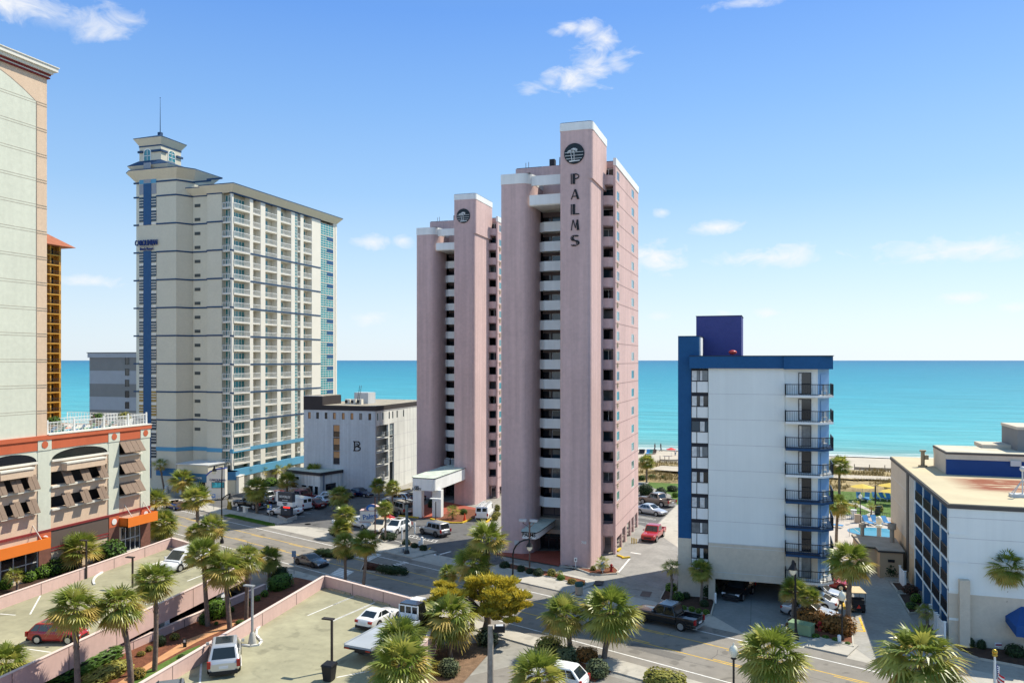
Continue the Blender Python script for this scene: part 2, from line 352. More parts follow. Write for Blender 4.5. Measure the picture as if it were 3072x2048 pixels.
# tar seams and utility cuts worn into the road
ts=random.Random(4)
tar=M('tar_seam',(.09,.085,.08),.8,.2,3);pat=M('asphalt_patch',(.155,.145,.13),.85,.12,.5,var2=.1)
q=MB()
for k in range(34):
    t=ts.uniform(-130,20);n_=ts.uniform(58,69);a=n_
    if ts.random()<.5:
        for j in range(6): c=a+ts.uniform(-.12,.12);q.add([(*ST(t,a-.02),.008),(*ST(t+1.6,c-.02),.008),(*ST(t+1.6,c+.02),.008),(*ST(t,a+.02),.008)],[(0,1,2,3)],0);t+=1.6;a=c
    else:
        x=t
        for j in range(5): c=x+ts.uniform(-.25,.25);q.add([(*ST(x-.02,a),.008),(*ST(x+.02,a),.008),(*ST(c+.02,a+.6),.008),(*ST(c-.02,a+.6),.008)],[(0,1,2,3)],0);a+=.6;x=c
for t,n_,w_,h_ in ((-36,60.2,5,1.3),(-58,66.3,3,1.2),(-15,63,7,1.1),(-98,60,6,1.4),(-27,66.2,4,1.2)): strip(q,t,t+w_,n_,n_+h_,.0065,1)
tag(q.build('road_repairs',[tar,pat]),kind='structure')
# zebra crossings
def zebra(a,bq,n,wd):
    (x0,y0),(x1,y1)=a,bq
    for k in range(n):
        f=(k+.5)/n;c=(x0+(x1-x0)*f,y0+(y1-y0)*f)
        t,nn=toST(c);strip(b,t-wd/2,t+wd/2,nn-.2,nn+.2,.010,0)
zebra(g('R',130,475),g('R',20,550),6,2.6);zebra(g('R',400,315),g('R',280,375),6,2.6)
for k in range(5):
    c=toST(g('R',570+32*k,440-9*k));strip(b,c[0]-.5,c[0]+.5,c[1]-.12,c[1]+.12,.010,0)
S('road_markings')(b,[wht,yel])
# pavements with kerbs
b=MB()
def pave(t0,t1,n0,n1,z=.13):
    b.prism([ST(t0,n0),ST(t1,n0),ST(t1,n1),ST(t0,n1)],0,z,0)
pave(-190,-117,70.0,73.2);pave(-117,-104,71.4,74.2);pave(-88,-84.5,70,73.4);pave(-78.6,-73,70.0,74.3);pave(-62.5,-48.8,70.0,76.)
pave(-37.2,-34.2,70.0,71.8);pave(-24,-20.4,70,73.2);pave(-8.8,120,70,73)
pave(-300,-52,54,57.);pave(-49,-40,55.0,57.);pave(-37,-18,54.6,57.);pave(-18,100,54,57)
S('pavement')(b,walk)
b=MB()
for t0,t1 in ((-104,-88),(-84.5,-78.6),(-73,-62.5),(-48.8,-37.2),(-34.2,-24),(-20.4,-8.8)): strip(b,t0,t1,69.6,73.4,.012)
strip(b,-52,-49,54,57.3,.012);strip(b,-40,-37,54,57.3,.012)
S('driveway_aprons')(b,walk)
# verge, lots, drives
b=MB();b.prism([ST(-116.5,70.05),ST(-104.3,70.05),ST(-103.6,70.7),ST(-104.5,71.35),ST(-117,71.35)],0,.14);S('grass_verge')(b,lawn_m)
sheet('hotel_parking_lot',[g('E',1470,880),g('E',840,740),(-92,113),(-97,124),(-92,132),(-70.3,132.5),(-60,146),(-50,146),(-57,124),(-62.5,104),g('E',1960,900)],asph_d,.016)
sheet('tower_forecourt',[ST(-72.5,73.4),ST(-78.6,74.4),(-58,100),(-62,106),(-58.5,124),(-47,122),(-33.8,98),ST(-62.8,76.),ST(-62.8,73.4)],asph_d,.020)
b=MB()
sheet('',[g('M',1480,1350),(-10.6,86.5),(-9.9,106),(-11.5,106.8),(-12.,124),(-15.,131),(-19,126),(-19,101.5),(-19.2,94.),g('M',1380,1370)],drive,.020,b)
S('side_drive')(b,M('side_drive_concrete',(.27,.26,.24),.85,.2,.3,var2=.12))
sheet('rear_parking',[(-15.8,139),(-40,150),(-40,122),(-19,121),(-17,118.6)],asph_d,.026)
sheet('sunlit_apron',[(-11.5,107),(-6,107),(-6,138),(-15.6,139),(-16.8,118)],walk,.029)
sheet('garage_floor',[g('N',540,1300),g('N',800,1450),g('N',1060,1420),(1.5,84),(1.4,98),(-5.6,98),(-5.6,81)],M('garage_concrete',(.22,.235,.23),.8,.15,.3,var2=.1),.024)
sheet('motel_drive',[(1.6,84),g('T',1380,1000),g('U',300,1200),g('U',580,1400),(15,71),(15.2,78),g('U',1000,1080),(12.6,93),(12.3,102.5),(9.5,104),(4,106),(2,98)],M('motel_drive_concrete',(.33,.315,.28),.85,.15,.3,var2=.12,bump=.1),.022)
b=MB()
def mark(r,p,q,w_,mi,z=.03):
    a=g(r,*p);c=g(r,*q);d=math.atan2(c[1]-a[1],c[0]-a[0]);b.add([(a[0]-w_*math.sin(d),a[1]+w_*math.cos(d),z),(a[0]+w_*math.sin(d),a[1]-w_*math.cos(d),z),(c[0]+w_*math.sin(d),c[1]-w_*math.cos(d),z),(c[0]-w_*math.sin(d),c[1]+w_*math.cos(d),z)],[(0,1,2,3)],mi)
for p,q in (((1250,2130-1000),(1250,1130)),): pass
mark('W',(940,965),(1290,1035),.06,0);mark('W',(975,940),(1325,1012),.06,0)
for k in range(8): mark('W',(945+48*k,965+9.6*k),(978+48*k,942+9.6*k),.05,0)
mark('W',(765,1010),(905,1045),.06,0);mark('W',(1225,1100),(1160,1160),.09,1)
mark('W',(1330,1190),(1480,1150),.16,0);mark('W',(1295,1180),(1300,1200),.3,0);mark('W',(1297,1190),(1345,1187),.33,0)
mark('M',(1480,1340),(1600,1195),.11,0);mark('M',(1610,1128),(1720,1145),.18,0)
for y in (1060,1140,1155,1215,1100): mark('X',(165,y-20),(430,y+20),.06,0,.034)
for k in range(9): mark('Y',(1130+150*k*.62,1105-62*k*.9),(1250+150*k*.62,1120-62*k*.9),.05,0)
mark('Y',(480,1105),(640,1060),.06,0);mark('Y',(350,1080),(470,1045),.06,0);mark('Y',(550,1105),(800,1140),.06,0)
mark('T',(1955,390),(2055,720),.12,1);mark('U',(345,880),(400,1030),.10,1);mark('U',(288,1018),(400,1030),.09,1)
for k in range(4): mark('U',(270,925+25*k),(375,965+18*k),.05,1)
for k in range(5): mark('T',(1985,400+70*k),(2090,440+55*k),.05,1)
mark('T',(1935,680),(1962,750),.12,1,.1)
mark('T',(965,1030),(975,600),.025,2);mark('S',(1390,470),(1760,520),.03,2)
S('lot_markings')(b,[wht,yel,asph_d])
# sewer covers and grates
b=MB()
for r,x,y,s_ in (('Y',1300,1240,.5),('H',155,1467,.5),('G',1180,665,.35)):
    p=g(r,x,y);b.add([(p[0]+s_*math.cos(k*.5236),p[1]+s_*math.sin(k*.5236),.034) for k in range(12)],[tuple(range(12))])
tag(b.build('manhole_covers',M('iron',(.05,.05,.05),.7,.2)),kind='structure')
sheet('drain_grate',[g('S',1100,400),g('S',1205,405),g('S',1180,450),g('S',1070,450)],M('iron',(.05,.05,.05)),.15)
sheet('drain_grate',[g('S',1640,510),g('S',1755,520),g('S',1725,580),g('S',1610,565)],M('rust',(.15,.11,.09),.8,.2),.03)
# planting beds
def bed(pts,m=mulchd,z=.12,kw=.12,name='planting_bed'):
    b=MB();b.prism(pts,0,z,0);cx=sum(p[0] for p in pts)/len(pts);cy=sum(p[1] for p in pts)/len(pts)
    n=len(pts)
    for i in range(n):
        a,c=pts[i],pts[(i+1)%n];d=math.atan2(c[1]-a[1],c[0]-a[0]);b.obox(((a[0]+c[0])/2,(a[1]+c[1])/2),d,math.hypot(c[0]-a[0],c[1]-a[1])+kw,kw,0,z+.05,1)
    return tag(b.build(name,[m,kerb]),kind='structure')
bed([g('M',930,1270),g('M',1180,1360),g('M',1290,1372),g('M',1460,1360),g('M',1475,1330),g('M',1430,1290),(-19.9,93.2),(-24.4,93.4)],mulch)
bed([g('R',200,365)]+[g('G',1240,455),g('G',1290,440)]+[g('G',1590,490)],mulchd)
bed([g('R',265,490),g('R',640,530),g('R',700,515),g('R',690,495),g('R',400,420),g('R',310,400)],mulchd)
bed([g('N',185,1200),g('N',535,1310),g('N',560,1220),g('N',520,1130),(-9.3,85.1),g('N',240,1090)],mulchd)
bed([g('T',1385,990),g('T',1700,1040),g('T',2150,1165),g('T',2130,850),g('T',1960,820),g('T',1500,800),g('T',1390,850)],mulch)
bed([g('U',1310,1175),g('U',1400,1250),g('U',1600,1320),g('U',2072,1410),(23,76.2),(23,78.4),(15,78.4)],mulchd)
bed([g('U',680,525),g('U',745,610),g('U',850,615),g('U',905,560),(14.6,98.5)],mulchd)
bed([g('U',755,645),g('U',870,845),g('U',930,840),g('U',1010,740),g('U',950,640)],mulchd)
bed([g('U',955,990),g('U',1005,1075),g('U',1165,1080),g('U',1080,960)],mulchd)
bed([g('U',575,405),g('U',610,480),g('U',760,490),(14.4,100.2),(12.2,100)],mulchd)
bed([g('M',190,1290),g('M',330,1260),g('M',800,1360),g('M',1130,1440),g('M',1130,1490),g('M',1060,1480),g('M',780,1410)],mulch,.16)
bed([g('W',850,1070),g('W',1120,1165),g('W',1170,1130),g('W',1100,1080),g('W',890,1020)],mulchd)
bed([g('W',560,1000),g('W',640,1035),g('W',790,985),g('W',770,930),g('W',600,930)],mulchd)
sheet('entrance_paving',[g('M',130,1150),(-33,98.5),(-24.7,101.4),(-24.7,94.2),(-24.5,93.5),g('M',860,1285)],brick,.135)
sheet('lobby_paving',[(-57,121),(-54.6,115.4),(-50,115.2),(-44,119.3),(-47.5,126),(-53,129),(-57,131)],brick,.06)
b=MB()
P_=[g('W',1225,745),g('W',1330,770),g('W',1480,795),g('W',1620,795),g('W',1700,765),g('W',1740,740)]
for i in range(5):
    a,c=P_[i],P_[i+1];b.obox(((a[0]+c[0])/2,(a[1]+c[1])/2),math.atan2(c[1]-a[1],c[0]-a[0]),math.hypot(c[0]-a[0],c[1]-a[1]),.3,0,.2)
for r,p,q in (('W',(1925,790),(1985,745)),('W',(825,705),(1070,730)),('W',(650,450),(760,410)),('W',(760,410),(965,365)),('M',(1470,1165),(1540,1190)),('M',(1520,1195),(1600,1185)),('M',(1470,1120),(1500,1090))):
    a,c=g(r,*p),g(r,*q);b.obox(((a[0]+c[0])/2,(a[1]+c[1])/2),math.atan2(c[1]-a[1],c[0]-a[0]),math.hypot(c[0]-a[0],c[1]-a[1]),.3,0,.2)
tag(b.build('yellow_kerbs',ykerb),kind='structure')
sheet('tower_bed',P_+[(-44.2,119.5),(-45,124.5),(-50,124.4),(-50.2,121)],mulch,.1)
# pool garden
sheet('lawn',[(4,139.8),(22,138),(26,164),(-2,164)],lawn_m,.012)
sheet('lawn_edge',[(-13.8,141),(-16.2,140),(-18,150),(-24,160),(-24,163.9),(-4,163.9),(-6,150)],lawn_m,.012)
sheet('garden_path',[g('Q',350,715),g('Q',560,800),g('Q',480,840),g('Q',520,860),g('Q',620,810),g('Q',430,715)],walk,.03)
sheet('pool_deck',[(3,104.5),(15.5,104.5),(21,139),(4,139.5),(0,125)],M('pool_deck_concrete',(.47,.42,.36),.85,.08,.3),.035)
pts=[(14.3+3.6*math.cos(k*.2618)*(1 if math.cos(k*.2618)<0 else 1.6),126.2+3.1*math.sin(k*.2618)) for k in range(24)]
b=MB();b.prism([(14.3+(x-14.3)*1.07,126.2+(y-126.2)*1.07) for x,y in pts],.03,.09);tag(b.build('pool_rim',M('pool_tile',(.10,.24,.4),.3)),kind='structure')
sheet('pool_water',pts,M('pool_blue',(.04,.25,.33),.1,.1,.5,spec=.5),.095)
sc.cycles.max_bounces=6;sc.cycles.diffuse_bounces=3;sc.cycles.glossy_bounces=2;sc.cycles.transmission_bounces=2;sc.cycles.transparent_max_bounces=4
# ---------------------------------------------------------------- pink towers
pink=M('pink_stucco',(.585,.42,.395),.9,.06,.22,streak=.10,var2=.06,bump=.5,bscale=5,spec=.1)
pinkd=M('pink_joint',(.30,.2,.19),.9,.05)
pgls=GL('dark_glass',(.012,.016,.02));pgl2=GL('blue_glass',(.03,.06,.085));curt=M('curtained_glass',(.16,.18,.19),.15,.35,1.5,spec=.5)
tealg=GL('teal_glass',(.01,.12,.14),.05,.7);alu=M('pale_frame',(.55,.56,.55),.5,.05)
gravel=M('roof_membrane',(.55,.50,.38),.9,.18,.25,var2=.12);mint=M('mint_roof',(.50,.55,.47),.8,.2,.6,var2=.2)
beige=M('beige_trim',(.5,.42,.3),.8,.1)
def rc(x0,y0,x1,y1,r,c):       # rectangle outline with rounded corners; c: {corner index: (rx,ry)}
    P=[(x0,y0),(x1,y0),(x1,y1),(x0,y1)];out=[]
    for i,(x,y) in enumerate(P):
        if i in c:
            rx,ry=c[i];sx=1 if i in(0,3) else -1;sy=1 if i in(0,1) else -1;cx,cy=x+sx*rx,y+sy*ry
            a0={0:math.pi,1:-math.pi/2,2:0,3:math.pi/2}[i]
            for k in range(9):
                t=a0+k*math.pi/16;out.append((cx+rx*math.cos(t),cy+ry*math.sin(t)))
        else: out.append((x,y))
    return out
def grow(p,d):
    cx=sum(q[0] for q in p)/len(p);cy=sum(q[1] for q in p)/len(p)
    return [(x+d*(1 if x>cx else -1),y+d*(1 if y>cy else -1)) for x,y in p]
T=thing('hotel_tower','nearer pink stucco tower with tall dark lettering down its front and a street canopy','tower',(-26.5,98,0))
A1=rc(-33.5,97.7,-29.3,104,0,{0:(.35,.35),1:(1.5,2.2)});A2=rc(-24.6,94,-20.55,102.6,0,{0:(.3,.3),1:(.55,.6)});A3=rc(-24.6,94,-20.75,101.6,0,{0:(.3,.3),1:(.5,.6)})
b=MB()
def psm(poly,z0,z1,mi=0): b.prism(poly,z0,z1,mi)
psm(A1,0,47.7);psm(A3,0,46.9);psm(A2,46.9,52.8)
b.box(-24.6,97.4,0,-21.6,103,51)                                   # core behind the lettered shaft
b.box(-33.2,103.2,0,-26,108.5,50.98);b.box(-26.2,103.6,2.6,-19.5,120,50.97);b.box(-26.2,103.6,0,-24,120,2.6)
b.box(-29.5,103.05,0,-24.5,103.2,51)
b.wall('y',103.3,.3,-21.6,-19.45,0,51,[(-21.3,-19.6,z-.02,z+1.35) for z in [48.8-2.64*k for k in range(18)]]+[(-21.0,-20.1,0,1.9)])
side_w=[(y0,y1,49.65-2.61*k-1.25,49.65-2.61*k) for k in range(17) for y0,y1 in((102.5,104.4),(113.9,116.1))]
b.wall('x',-19.2,-.3,101.7,120,0,51.,side_w+[(102.6,106,0,1.9),(106.6,109,0,2.3),(110,113,0,2.3),(113.8,115.8,0,2.3),(116.6,119.2,0,2.3)])
b.build('wall',pink,T)
b=MB()
for k in range(19): b.box(-19.21,101.7,48.0-2.61*k,-19.185,120,48.07-2.61*k)
b.build('panel_joint',pinkd,T)
b=MB()
psm(grow(A2,.05),52.8,53.75);psm(grow(A1,.05),47.7,49.);b.box(-29.9,98.6,47.5,-24.6,98.9,48.75)
b.box(-19.5,101.66,50.1,-19.12,120.02,51.05);b.build('white_band',white,T)
b=MB();psm(grow(A2,.0),53.75,53.82);b.box(-33.1,103.3,51.,-26,108.4,51.08);b.box(-26.1,103.3,51.,-19.3,119.9,51.09);b.box(-33.3,98,49.,-29.6,103.1,49.06)
b.box(-28.5,103.4,51.05,-27.8,104.2,52);b.build('roof_edge',M('roof_flashing',(.03,.03,.035),.7),T)
for q in ((-26.9,103.8,52.2,.35),(-32,104,51.9,.05),(-31.6,104,52,.05)): MB().cyl(q[0],q[1],51,q[2],q[3],10).build('vent_pipe',steel,T)
b=MB();b.box(-29.4,102.97,4,-24.55,103.06,44.8);b.box(-29.36,102,4,-29.3,103,44.7);b.build('recess_shade_panel',M('recess_shade_taupe',(.17,.125,.12),.9,.08),T)  # dark skin over the pink wall, the recess shade put into its colour
b=MB();b.box(-29.6,97.75,44.85,-24.6,97.95,46.1);b.box(-29.6,97.9,44.75,-24.6,103,44.95);b.build('balcony',white,T)
win=pgls
for k in range(15):
    z=43.16-2.583*k
    b=MB();pl=[(-29.35,102.2),(-29.3,101.6),(-28.5,101.0),(-24.62,101.0)]
    for i in range(3):
        (x0,y0),(x1,y1)=pl[i],pl[i+1];b.obox(((x0+x1)/2,(y0+y1)/2),math.atan2(y1-y0,x1-x0),math.hypot(x1-x0,y1-y0)+.02,.14,z-1.27,z)
    b.prism(pl+[(-24.62,103.1),(-29.35,103.1)],z-1.25,z-1.08)
    b.build('balcony',white,T)
    w_=window(T,'y',102.95,-28.0,-24.8,z-1.0,z+.95,alu if k%3 else dark,[pgl2,curt,pgls,curt,pgl2][k*7%5],2,1,.07,-1,0)
    q=MB();q.box(-29.3,102.9,z-1,-28.2,102.98,z+.9);q.build('door',pgls,T)
for z0,z1 in ((4.3,6.2),):
    window(T,'y',103,-29.2,-24.7,z0,z1,dark,pgls,3,1,.08,-1,0)
window(T,'y',101.7,-29.3,-24.7,.1,2.9,dark,pgls,4,2,.09,-1,.1,'entrance_glazing')
b=MB();b.box(-29.4,99.5,2.6,-24.6,101.9,3.1);b.box(-29.4,101.5,3.1,-24.6,103.1,4.2);b.build('lobby_beam',M('taupe',(.35,.27,.2),.8,.1),T)
oc=[(-21.5,101.2),(-20.3,101.2)]+[(-20.3+.9*math.cos(t),102.1+.9*math.sin(t)) for t in [-math.pi/2+math.pi/2*k/7 for k in range(1,8)]]+[(-19.4,103.3)]
ic=[(x-(.1 if x>-20.3 else 0),y+(.1 if y<102.15 else 0)) for x,y in oc]
for k in range(18):
    z=48.8-2.64*k;b=MB();n=len(oc);h=1.3
    z0=z-h-(.35 if k==17 else 0)
    b.add([(x,y,z0) for x,y in oc]+[(x,y,z) for x,y in oc],[(i,i+1,n+i+1,n+i) for i in range(n-1)],0,True)
    b.add([(x,y,z) for x,y in oc]+[(x,y,z) for x,y in ic],[(i,i+1,n+i+1,n+i) for i in range(n-1)],0)
    b.add([(x,y,z) for x,y in ic]+[(x,y,z0) for x,y in ic],[(i,i+1,n+i+1,n+i) for i in range(n-1)],0,True)
    b.prism(oc+[(-21.5,103.3)],z0,z0+.15)
    b.build('curved_balcony',pink,T)
    window(T,'y',103.3,-21.25,-19.65,z-.9,z+1.3,white if k<4 or k%3==0 else dark,[pgls,pgl2,pgls,curt][k%4],1 if k%3 else 2,1,.09,-1,.12)
for i,(y0,y1,z0,z1) in enumerate(side_w):
    window(T,'x',-19.2,y0,y1,z0,z1,alu,M('sky_window',(.10,.24,.27),.08,.2,.4,spec=.8) if i%5 else curt,1,1,.08,1,.05)
for k in range(1,17):
    b=MB();z=49.65-2.61*k-1.25
    for q in (z-.85,z-.6,z-.35): b.box(-19.2,102.6,q,-19.12,103.4,q+.09)
    b.box(-19.2,102.6,z-.85,-19.12,102.68,z-.26);b.box(-19.2,103.32,z-.85,-19.12,103.4,z-.26)
    b.build('air_grille',beige,T)
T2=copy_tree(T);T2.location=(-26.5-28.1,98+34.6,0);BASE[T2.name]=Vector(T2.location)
tag(T2,'farther pink stucco tower, round palm emblem but no lettering on its front','tower')
# canopy over the entrance of the nearer tower
ct=hgt('M',905,(-28.9,93));cb=hgt('M',980,(-28.9,93))
b=MB();b.prism([(-29.4,94.),(-29.1,93.1),(-27.4,93.1),(-27.2,94),(-27.2,102),(-29.4,102)],cb,ct-.12);b.prism([(-29.5,94.),(-29.2,93.0),(-27.3,93.0),(-27.1,94),(-27.1,102),(-29.5,102)],ct-.12,ct,1,2)
cn=b.build('canopy',[white,dark,mint],T)
text('PALMS',.62,black,(-28.25,93.06,(ct+cb)/2+.05),FR,cn,sx=.95,bold=.012)
text('resort',.18,black,(-28.1,93.06,cb+.13),FR,cn)
text('703',.42,white,(-21.6,93.97,hgt('M',1022,(-21.6,94))),FR,T,'house_number',bold=.01)
b=MB();b.box(-31.6,97.6,hgt('M',1050,(-31,97.6)),-31,97.68,hgt('M',1000,(-31,97.6)));b.build('wall_plaque',alu,T)
# deco lettering: a hairline stroke beside a heavy one
def ring(cx,cy,rx,ry,t,a0,a1,n=14):
    P=[(cx+rx*math.cos(a0+(a1-a0)*i/n),cy+ry*math.sin(a0+(a1-a0)*i/n)) for i in range(n+1)];Q=[(cx+(rx-t)*math.cos(a0+(a1-a0)*i/n),cy+(ry-t)*math.sin(a0+(a1-a0)*i/n)) for i in range(n+1)]
    return [[P[i],P[i+1],Q[i+1],Q[i]] for i in range(n)]
def qd(*p): return [list(p)]
def rct(x0,y0,x1,y1): return qd((x0,y0),(x1,y0),(x1,y1),(x0,y1))
def sband(off,t):
    out=[];pts=[]
    for i in range(11): a=rad(35+i*23.5);pts.append((.5+off+.34*math.cos(a),.74+.25*math.sin(a)))
    for i in range(11): a=rad(90-i*23.5);pts.append((.5+off+.36*math.cos(a),.26+.25*math.sin(a)))
    for i in range(len(pts)-1): (x0,y0),(x1,y1)=pts[i],pts[i+1];out.append([(x0-t/2,y0-.03),(x0+t/2,y0+.03),(x1+t/2,y1+.03),(x1-t/2,y1-.03)])
    return out
PI=math.pi
DECO={'P':rct(0,0,.09,1)+rct(.2,0,.5,1)+ring(.5,.72,.5,.28,.1,-PI/2,PI/2),
'A':qd((0,0),(.1,0),(.5,.95),(.45,1))+qd((.72,0),(1,0),(.62,1),(.42,1))+rct(.18,.26,.75,.34),
'L':rct(0,0,.09,1)+rct(.2,0,.5,1)+rct(.5,0,1,.1),
'M':qd((0,0),(.09,0),(.27,.95),(.2,1))+qd((.2,1),(.33,1),(.58,.2),(.5,.2))+qd((.5,.2),(.56,.2),(.78,1),(.7,1))+qd((.68,1),(.86,1),(1,0),(.7,0)),
'S':sband(.06,.22)+sband(-.16,.07)}
for ch,zb,zt in (('P',46.3,47.55),('A',44.45,45.65),('L',42.6,43.85),('M',40.7,41.97),('S',38.8,40.1)):
    b=MB();w_=1.05;x0=-22.68-w_/2
    for q in DECO[ch]:
        p=[(x0+u*w_,zb+v*(zt-zb)) for u,v in q];n=len(p)
        for yy in (93.9,): b.add([(x,yy,z) for x,z in p]+[(x,94.02,z) for x,z in p],[tuple(range(n)),tuple(range(2*n-1,n-1,-1))]+[(i,(i+1)%n,n+(i+1)%n,n+i) for i in range(n)])
    b.build('sign_letter',black,T)
def emblem(par,cx,y,cz,r):
    b=MB();n=36
    for r_,y0,y1,mi in ((r,y-.12,y+.05,1),(r*.94,y-.14,y-.1,0)):
        P=[(cx+r_*math.cos(k*2*PI/n),cz+r_*math.sin(k*2*PI/n)) for k in range(n)]
        b.add([(x,y0,z) for x,z in P]+[(x,y1,z) for x,z in P],[tuple(range(n))]+[(i,(i+1)%n,n+(i+1)%n,n+i) for i in range(n)],mi)
    d=b.build('emblem_disc',[M('emblem_navy',(.01,.018,.022),.4),black],par)
    b=MB();Y=y-.16
    def fl(pts): b.add([(cx+u*r,Y,cz+v*r) for u,v in pts],[tuple(range(len(pts)))])
    for v in (.1,-.2,-.5):
        s=math.sqrt(.88-v*v);fl([(-s,v-.02),(s,v+.0),(s,v+.035),(-s,v+.02)])
    for ox,oz,k in ((-.34,.2,.85),(.0,.36,.9)):
        fl([(ox-.02,oz),(ox+.02,oz),(ox*.6+.04,-.7),(ox*.6-.02,-.7)])
        for i in range(11):
            a=rad(-35+i*25);L_=.42*k;dx,dz=math.cos(a)*L_,math.sin(a)*L_*.62;fl([(ox,oz),(ox+dx*.6-dz*.18,oz+dz*.6+dx*.14),(ox+dx,oz+dz-.06),(ox+dx*.6+dz*.18,oz+dz*.6-dx*.14)])
    fl([(-.45,-.8),(.55,-.74),(.6,-.66),(-.5,-.7)])
    b.build('palm_emblem',white,d)
emblem(T,-22.79,94,49.97,1.25)
emblem(T2,-22.79-28.1,94+34.6,49.97,1.25)
# lobby canopy of the farther tower
Yc=115.4;zt=ony('J',80,960,Yc)[1];zb=ony('J',80,1070,Yc)[1];xl=ony('J',80,960,Yc)[0];xr=ony('J',300,965,Yc)[0]
cpt=rc(xl,Yc,xr,133,0,{0:(1.6,1.6),1:(.6,.6)})
b=MB();b.prism(cpt,zb,zt-.12);b.prism(grow(cpt,.06),zt-.12,zt,1,2)
c2=b.build('canopy',[white,dark,mint],T2)
for u0,u1 in ((128,170),(297,340)):
    p=g('J',(u0+u1)/2,1312);b=MB();b.obox((p[0],p[1]+.5),0,1.5,1.,0,zb);b.build('canopy_pillar',white,c2)
text('2500',.42,dark,(ony('J',143,1040,Yc)[0],Yc-.03,hgt('J',1040,(xl,Yc))),FR,c2)
text('LOBBY',.52,dark,(ony('J',145,1058,Yc)[0],Yc-.03,hgt('J',1059,(xl,Yc))),FR,c2,bold=.01)
b=MB()
for x in (-55.6,-54.3,-53.2): b.box(x,131.2,zt,x+1,132.1,zt+.95)
b.build('roof_condenser',M('condenser',(.2,.22,.24),.6,.1),T2)
# ---------------------------------------------------------------- white and blue block
blue=M('royal_blue_stucco',(.022,.095,.225),.85,.06,.3,var2=.05,bump=.3,bscale=6,spec=.15)
cream=M('cream_stucco',(.60,.53,.42),.9,.05,.3,var2=.06,bump=.5,bscale=6,spec=.1)
wst=M('white_stucco',(.77,.80,.76),.9,.03,.25,streak=.03,bump=.3,bscale=6,spec=.1)
sky_b=M('pale_blue_stucco',(.26,.45,.68),.9,.04,.3)
pur=M('indigo_stucco',(.065,.075,.23),.85,.06,.3,var2=.05,bump=.3,bscale=6)
T=thing('condo_block','white and royal blue block with a stack of black railed balconies','building',(-2,92,0))
b=MB();b.box(-6.33,85.3,6.0,1.19,99,24.2,0);b.box(1.19,85.45,6.0,4.34,99,24.2,0)
b.box(-6.33,85.3,2.3,1.19,86,6.0,1);b.box(1.19,85.45,2.3,4.34,99,6.0,1);b.box(-6.33,86,2.35,1.19,99,6,1)
b.box(-6.33,85.3,0,-5.66,86.1,2.3,1);b.box(-6.3,98,0,5,99,2.35,1);b.box(1.37,97,0,4.3,99,2.3,1)
b.box(-9.5,85.75,0,-6.33,99,6.2,1);b.box(-8.2,86.0,6.2,-6.33,99,24.2,0)
b.prism([(4.34,85.45),(5.5,87.2),(5.5,99),(4.34,99)],2.3,24.2,2)
b.build('wall',[wst,cream,sky_b],T)
b=MB();b.box(-9.5,85.75,6.2,-7.33,92.5,27.5);b.box(-9.5,92,6.2,-8.2,99,24);b.build('stair_shaft',blue,T)
b=MB();b.box(-9.5,85.7,27.5,-7.28,92.5,27.56);b.box(-7.58*91.5/85.3-.05,91.45,29.9,-3.02*91.5/85.3+.05,97,29.96);b.box(-8.25,84.9,25.41,1.25,99,25.47);b.box(1.0,84.5,25.41,5.8,99,25.47)
b.build('roof_edge',M('roof_flashing',(.03,.03,.035)),T)
zp=29.1+(29.1-25)*.075;xk=91.5/85.3
b=MB();b.box(-7.58*xk,91.5,25.3,-3.02*xk,97,29.9);b.build('penthouse',pur,T)
b=MB();b.box(-8.25,84.95,24.15,1.15,99,25.41);b.prism([(1.1,84.6),(4.5,84.6),(5.75,85.2),(5.75,99),(1.1,99)],24.1,25.4);b.build('cornice',blue,T)
b=MB();b.box(-7.35,86.3,25.45,-7.2,89,27.4);b.build('parapet_panel',white,T)
b=MB();b.ball((-4.1,90,25.85),(.45,.45,.25),10);b.build('roof_fan',M('red_enamel',(.5,.06,.05),.4),T)
fw=M('brown_black_frame',(.02,.02,.028),.5)
b=MB();b.box(-8.12,85.7,2.8,-6.33,86.02,24.1);b.build('window_strip_backing',fw,T)
PT=(24.05-.0);st=2.64
for k in range(9):
    z=24.0-2.655*k
    if z<3: break
    w_=window(T,'y',85.62,-8.1,-6.36,z-1.2,z-.05,fw,[curt,pgls,pgl2][k%3],2,1,.05,-1,-.06)
    q=MB();q.box(-8.03,85.5,z-1.13,-7.55,85.54,z-.12) if k%4!=2 else None;q.box(-7.2,85.5,z-1.13,-6.98+.12*(k%3),85.54,z-.12);q.build('curtain',M('curtain',(.6,.6,.58),.9,.2,3),w_)
    b=MB();b.box(-8.06,85.56,z-2.38,-7.58,85.7,z-1.25);b.box(-7.5,85.56,z-2.38,-6.4,85.7,z-1.25);b.build('spandrel_panel',white,T)
jn=M('pale_joint',(.58,.59,.58),.9)
b=MB()
for k in range(8): z=21.5-2.64*k;b.box(-6.33,85.285,z-.02,1.19,85.31,z+.03)
b.box(-6.33,85.28,5.98,1.19,85.31,6.06);b.build('wall_joint',jn,T)
blk=M('railing_black',(.012,.014,.018),.4)
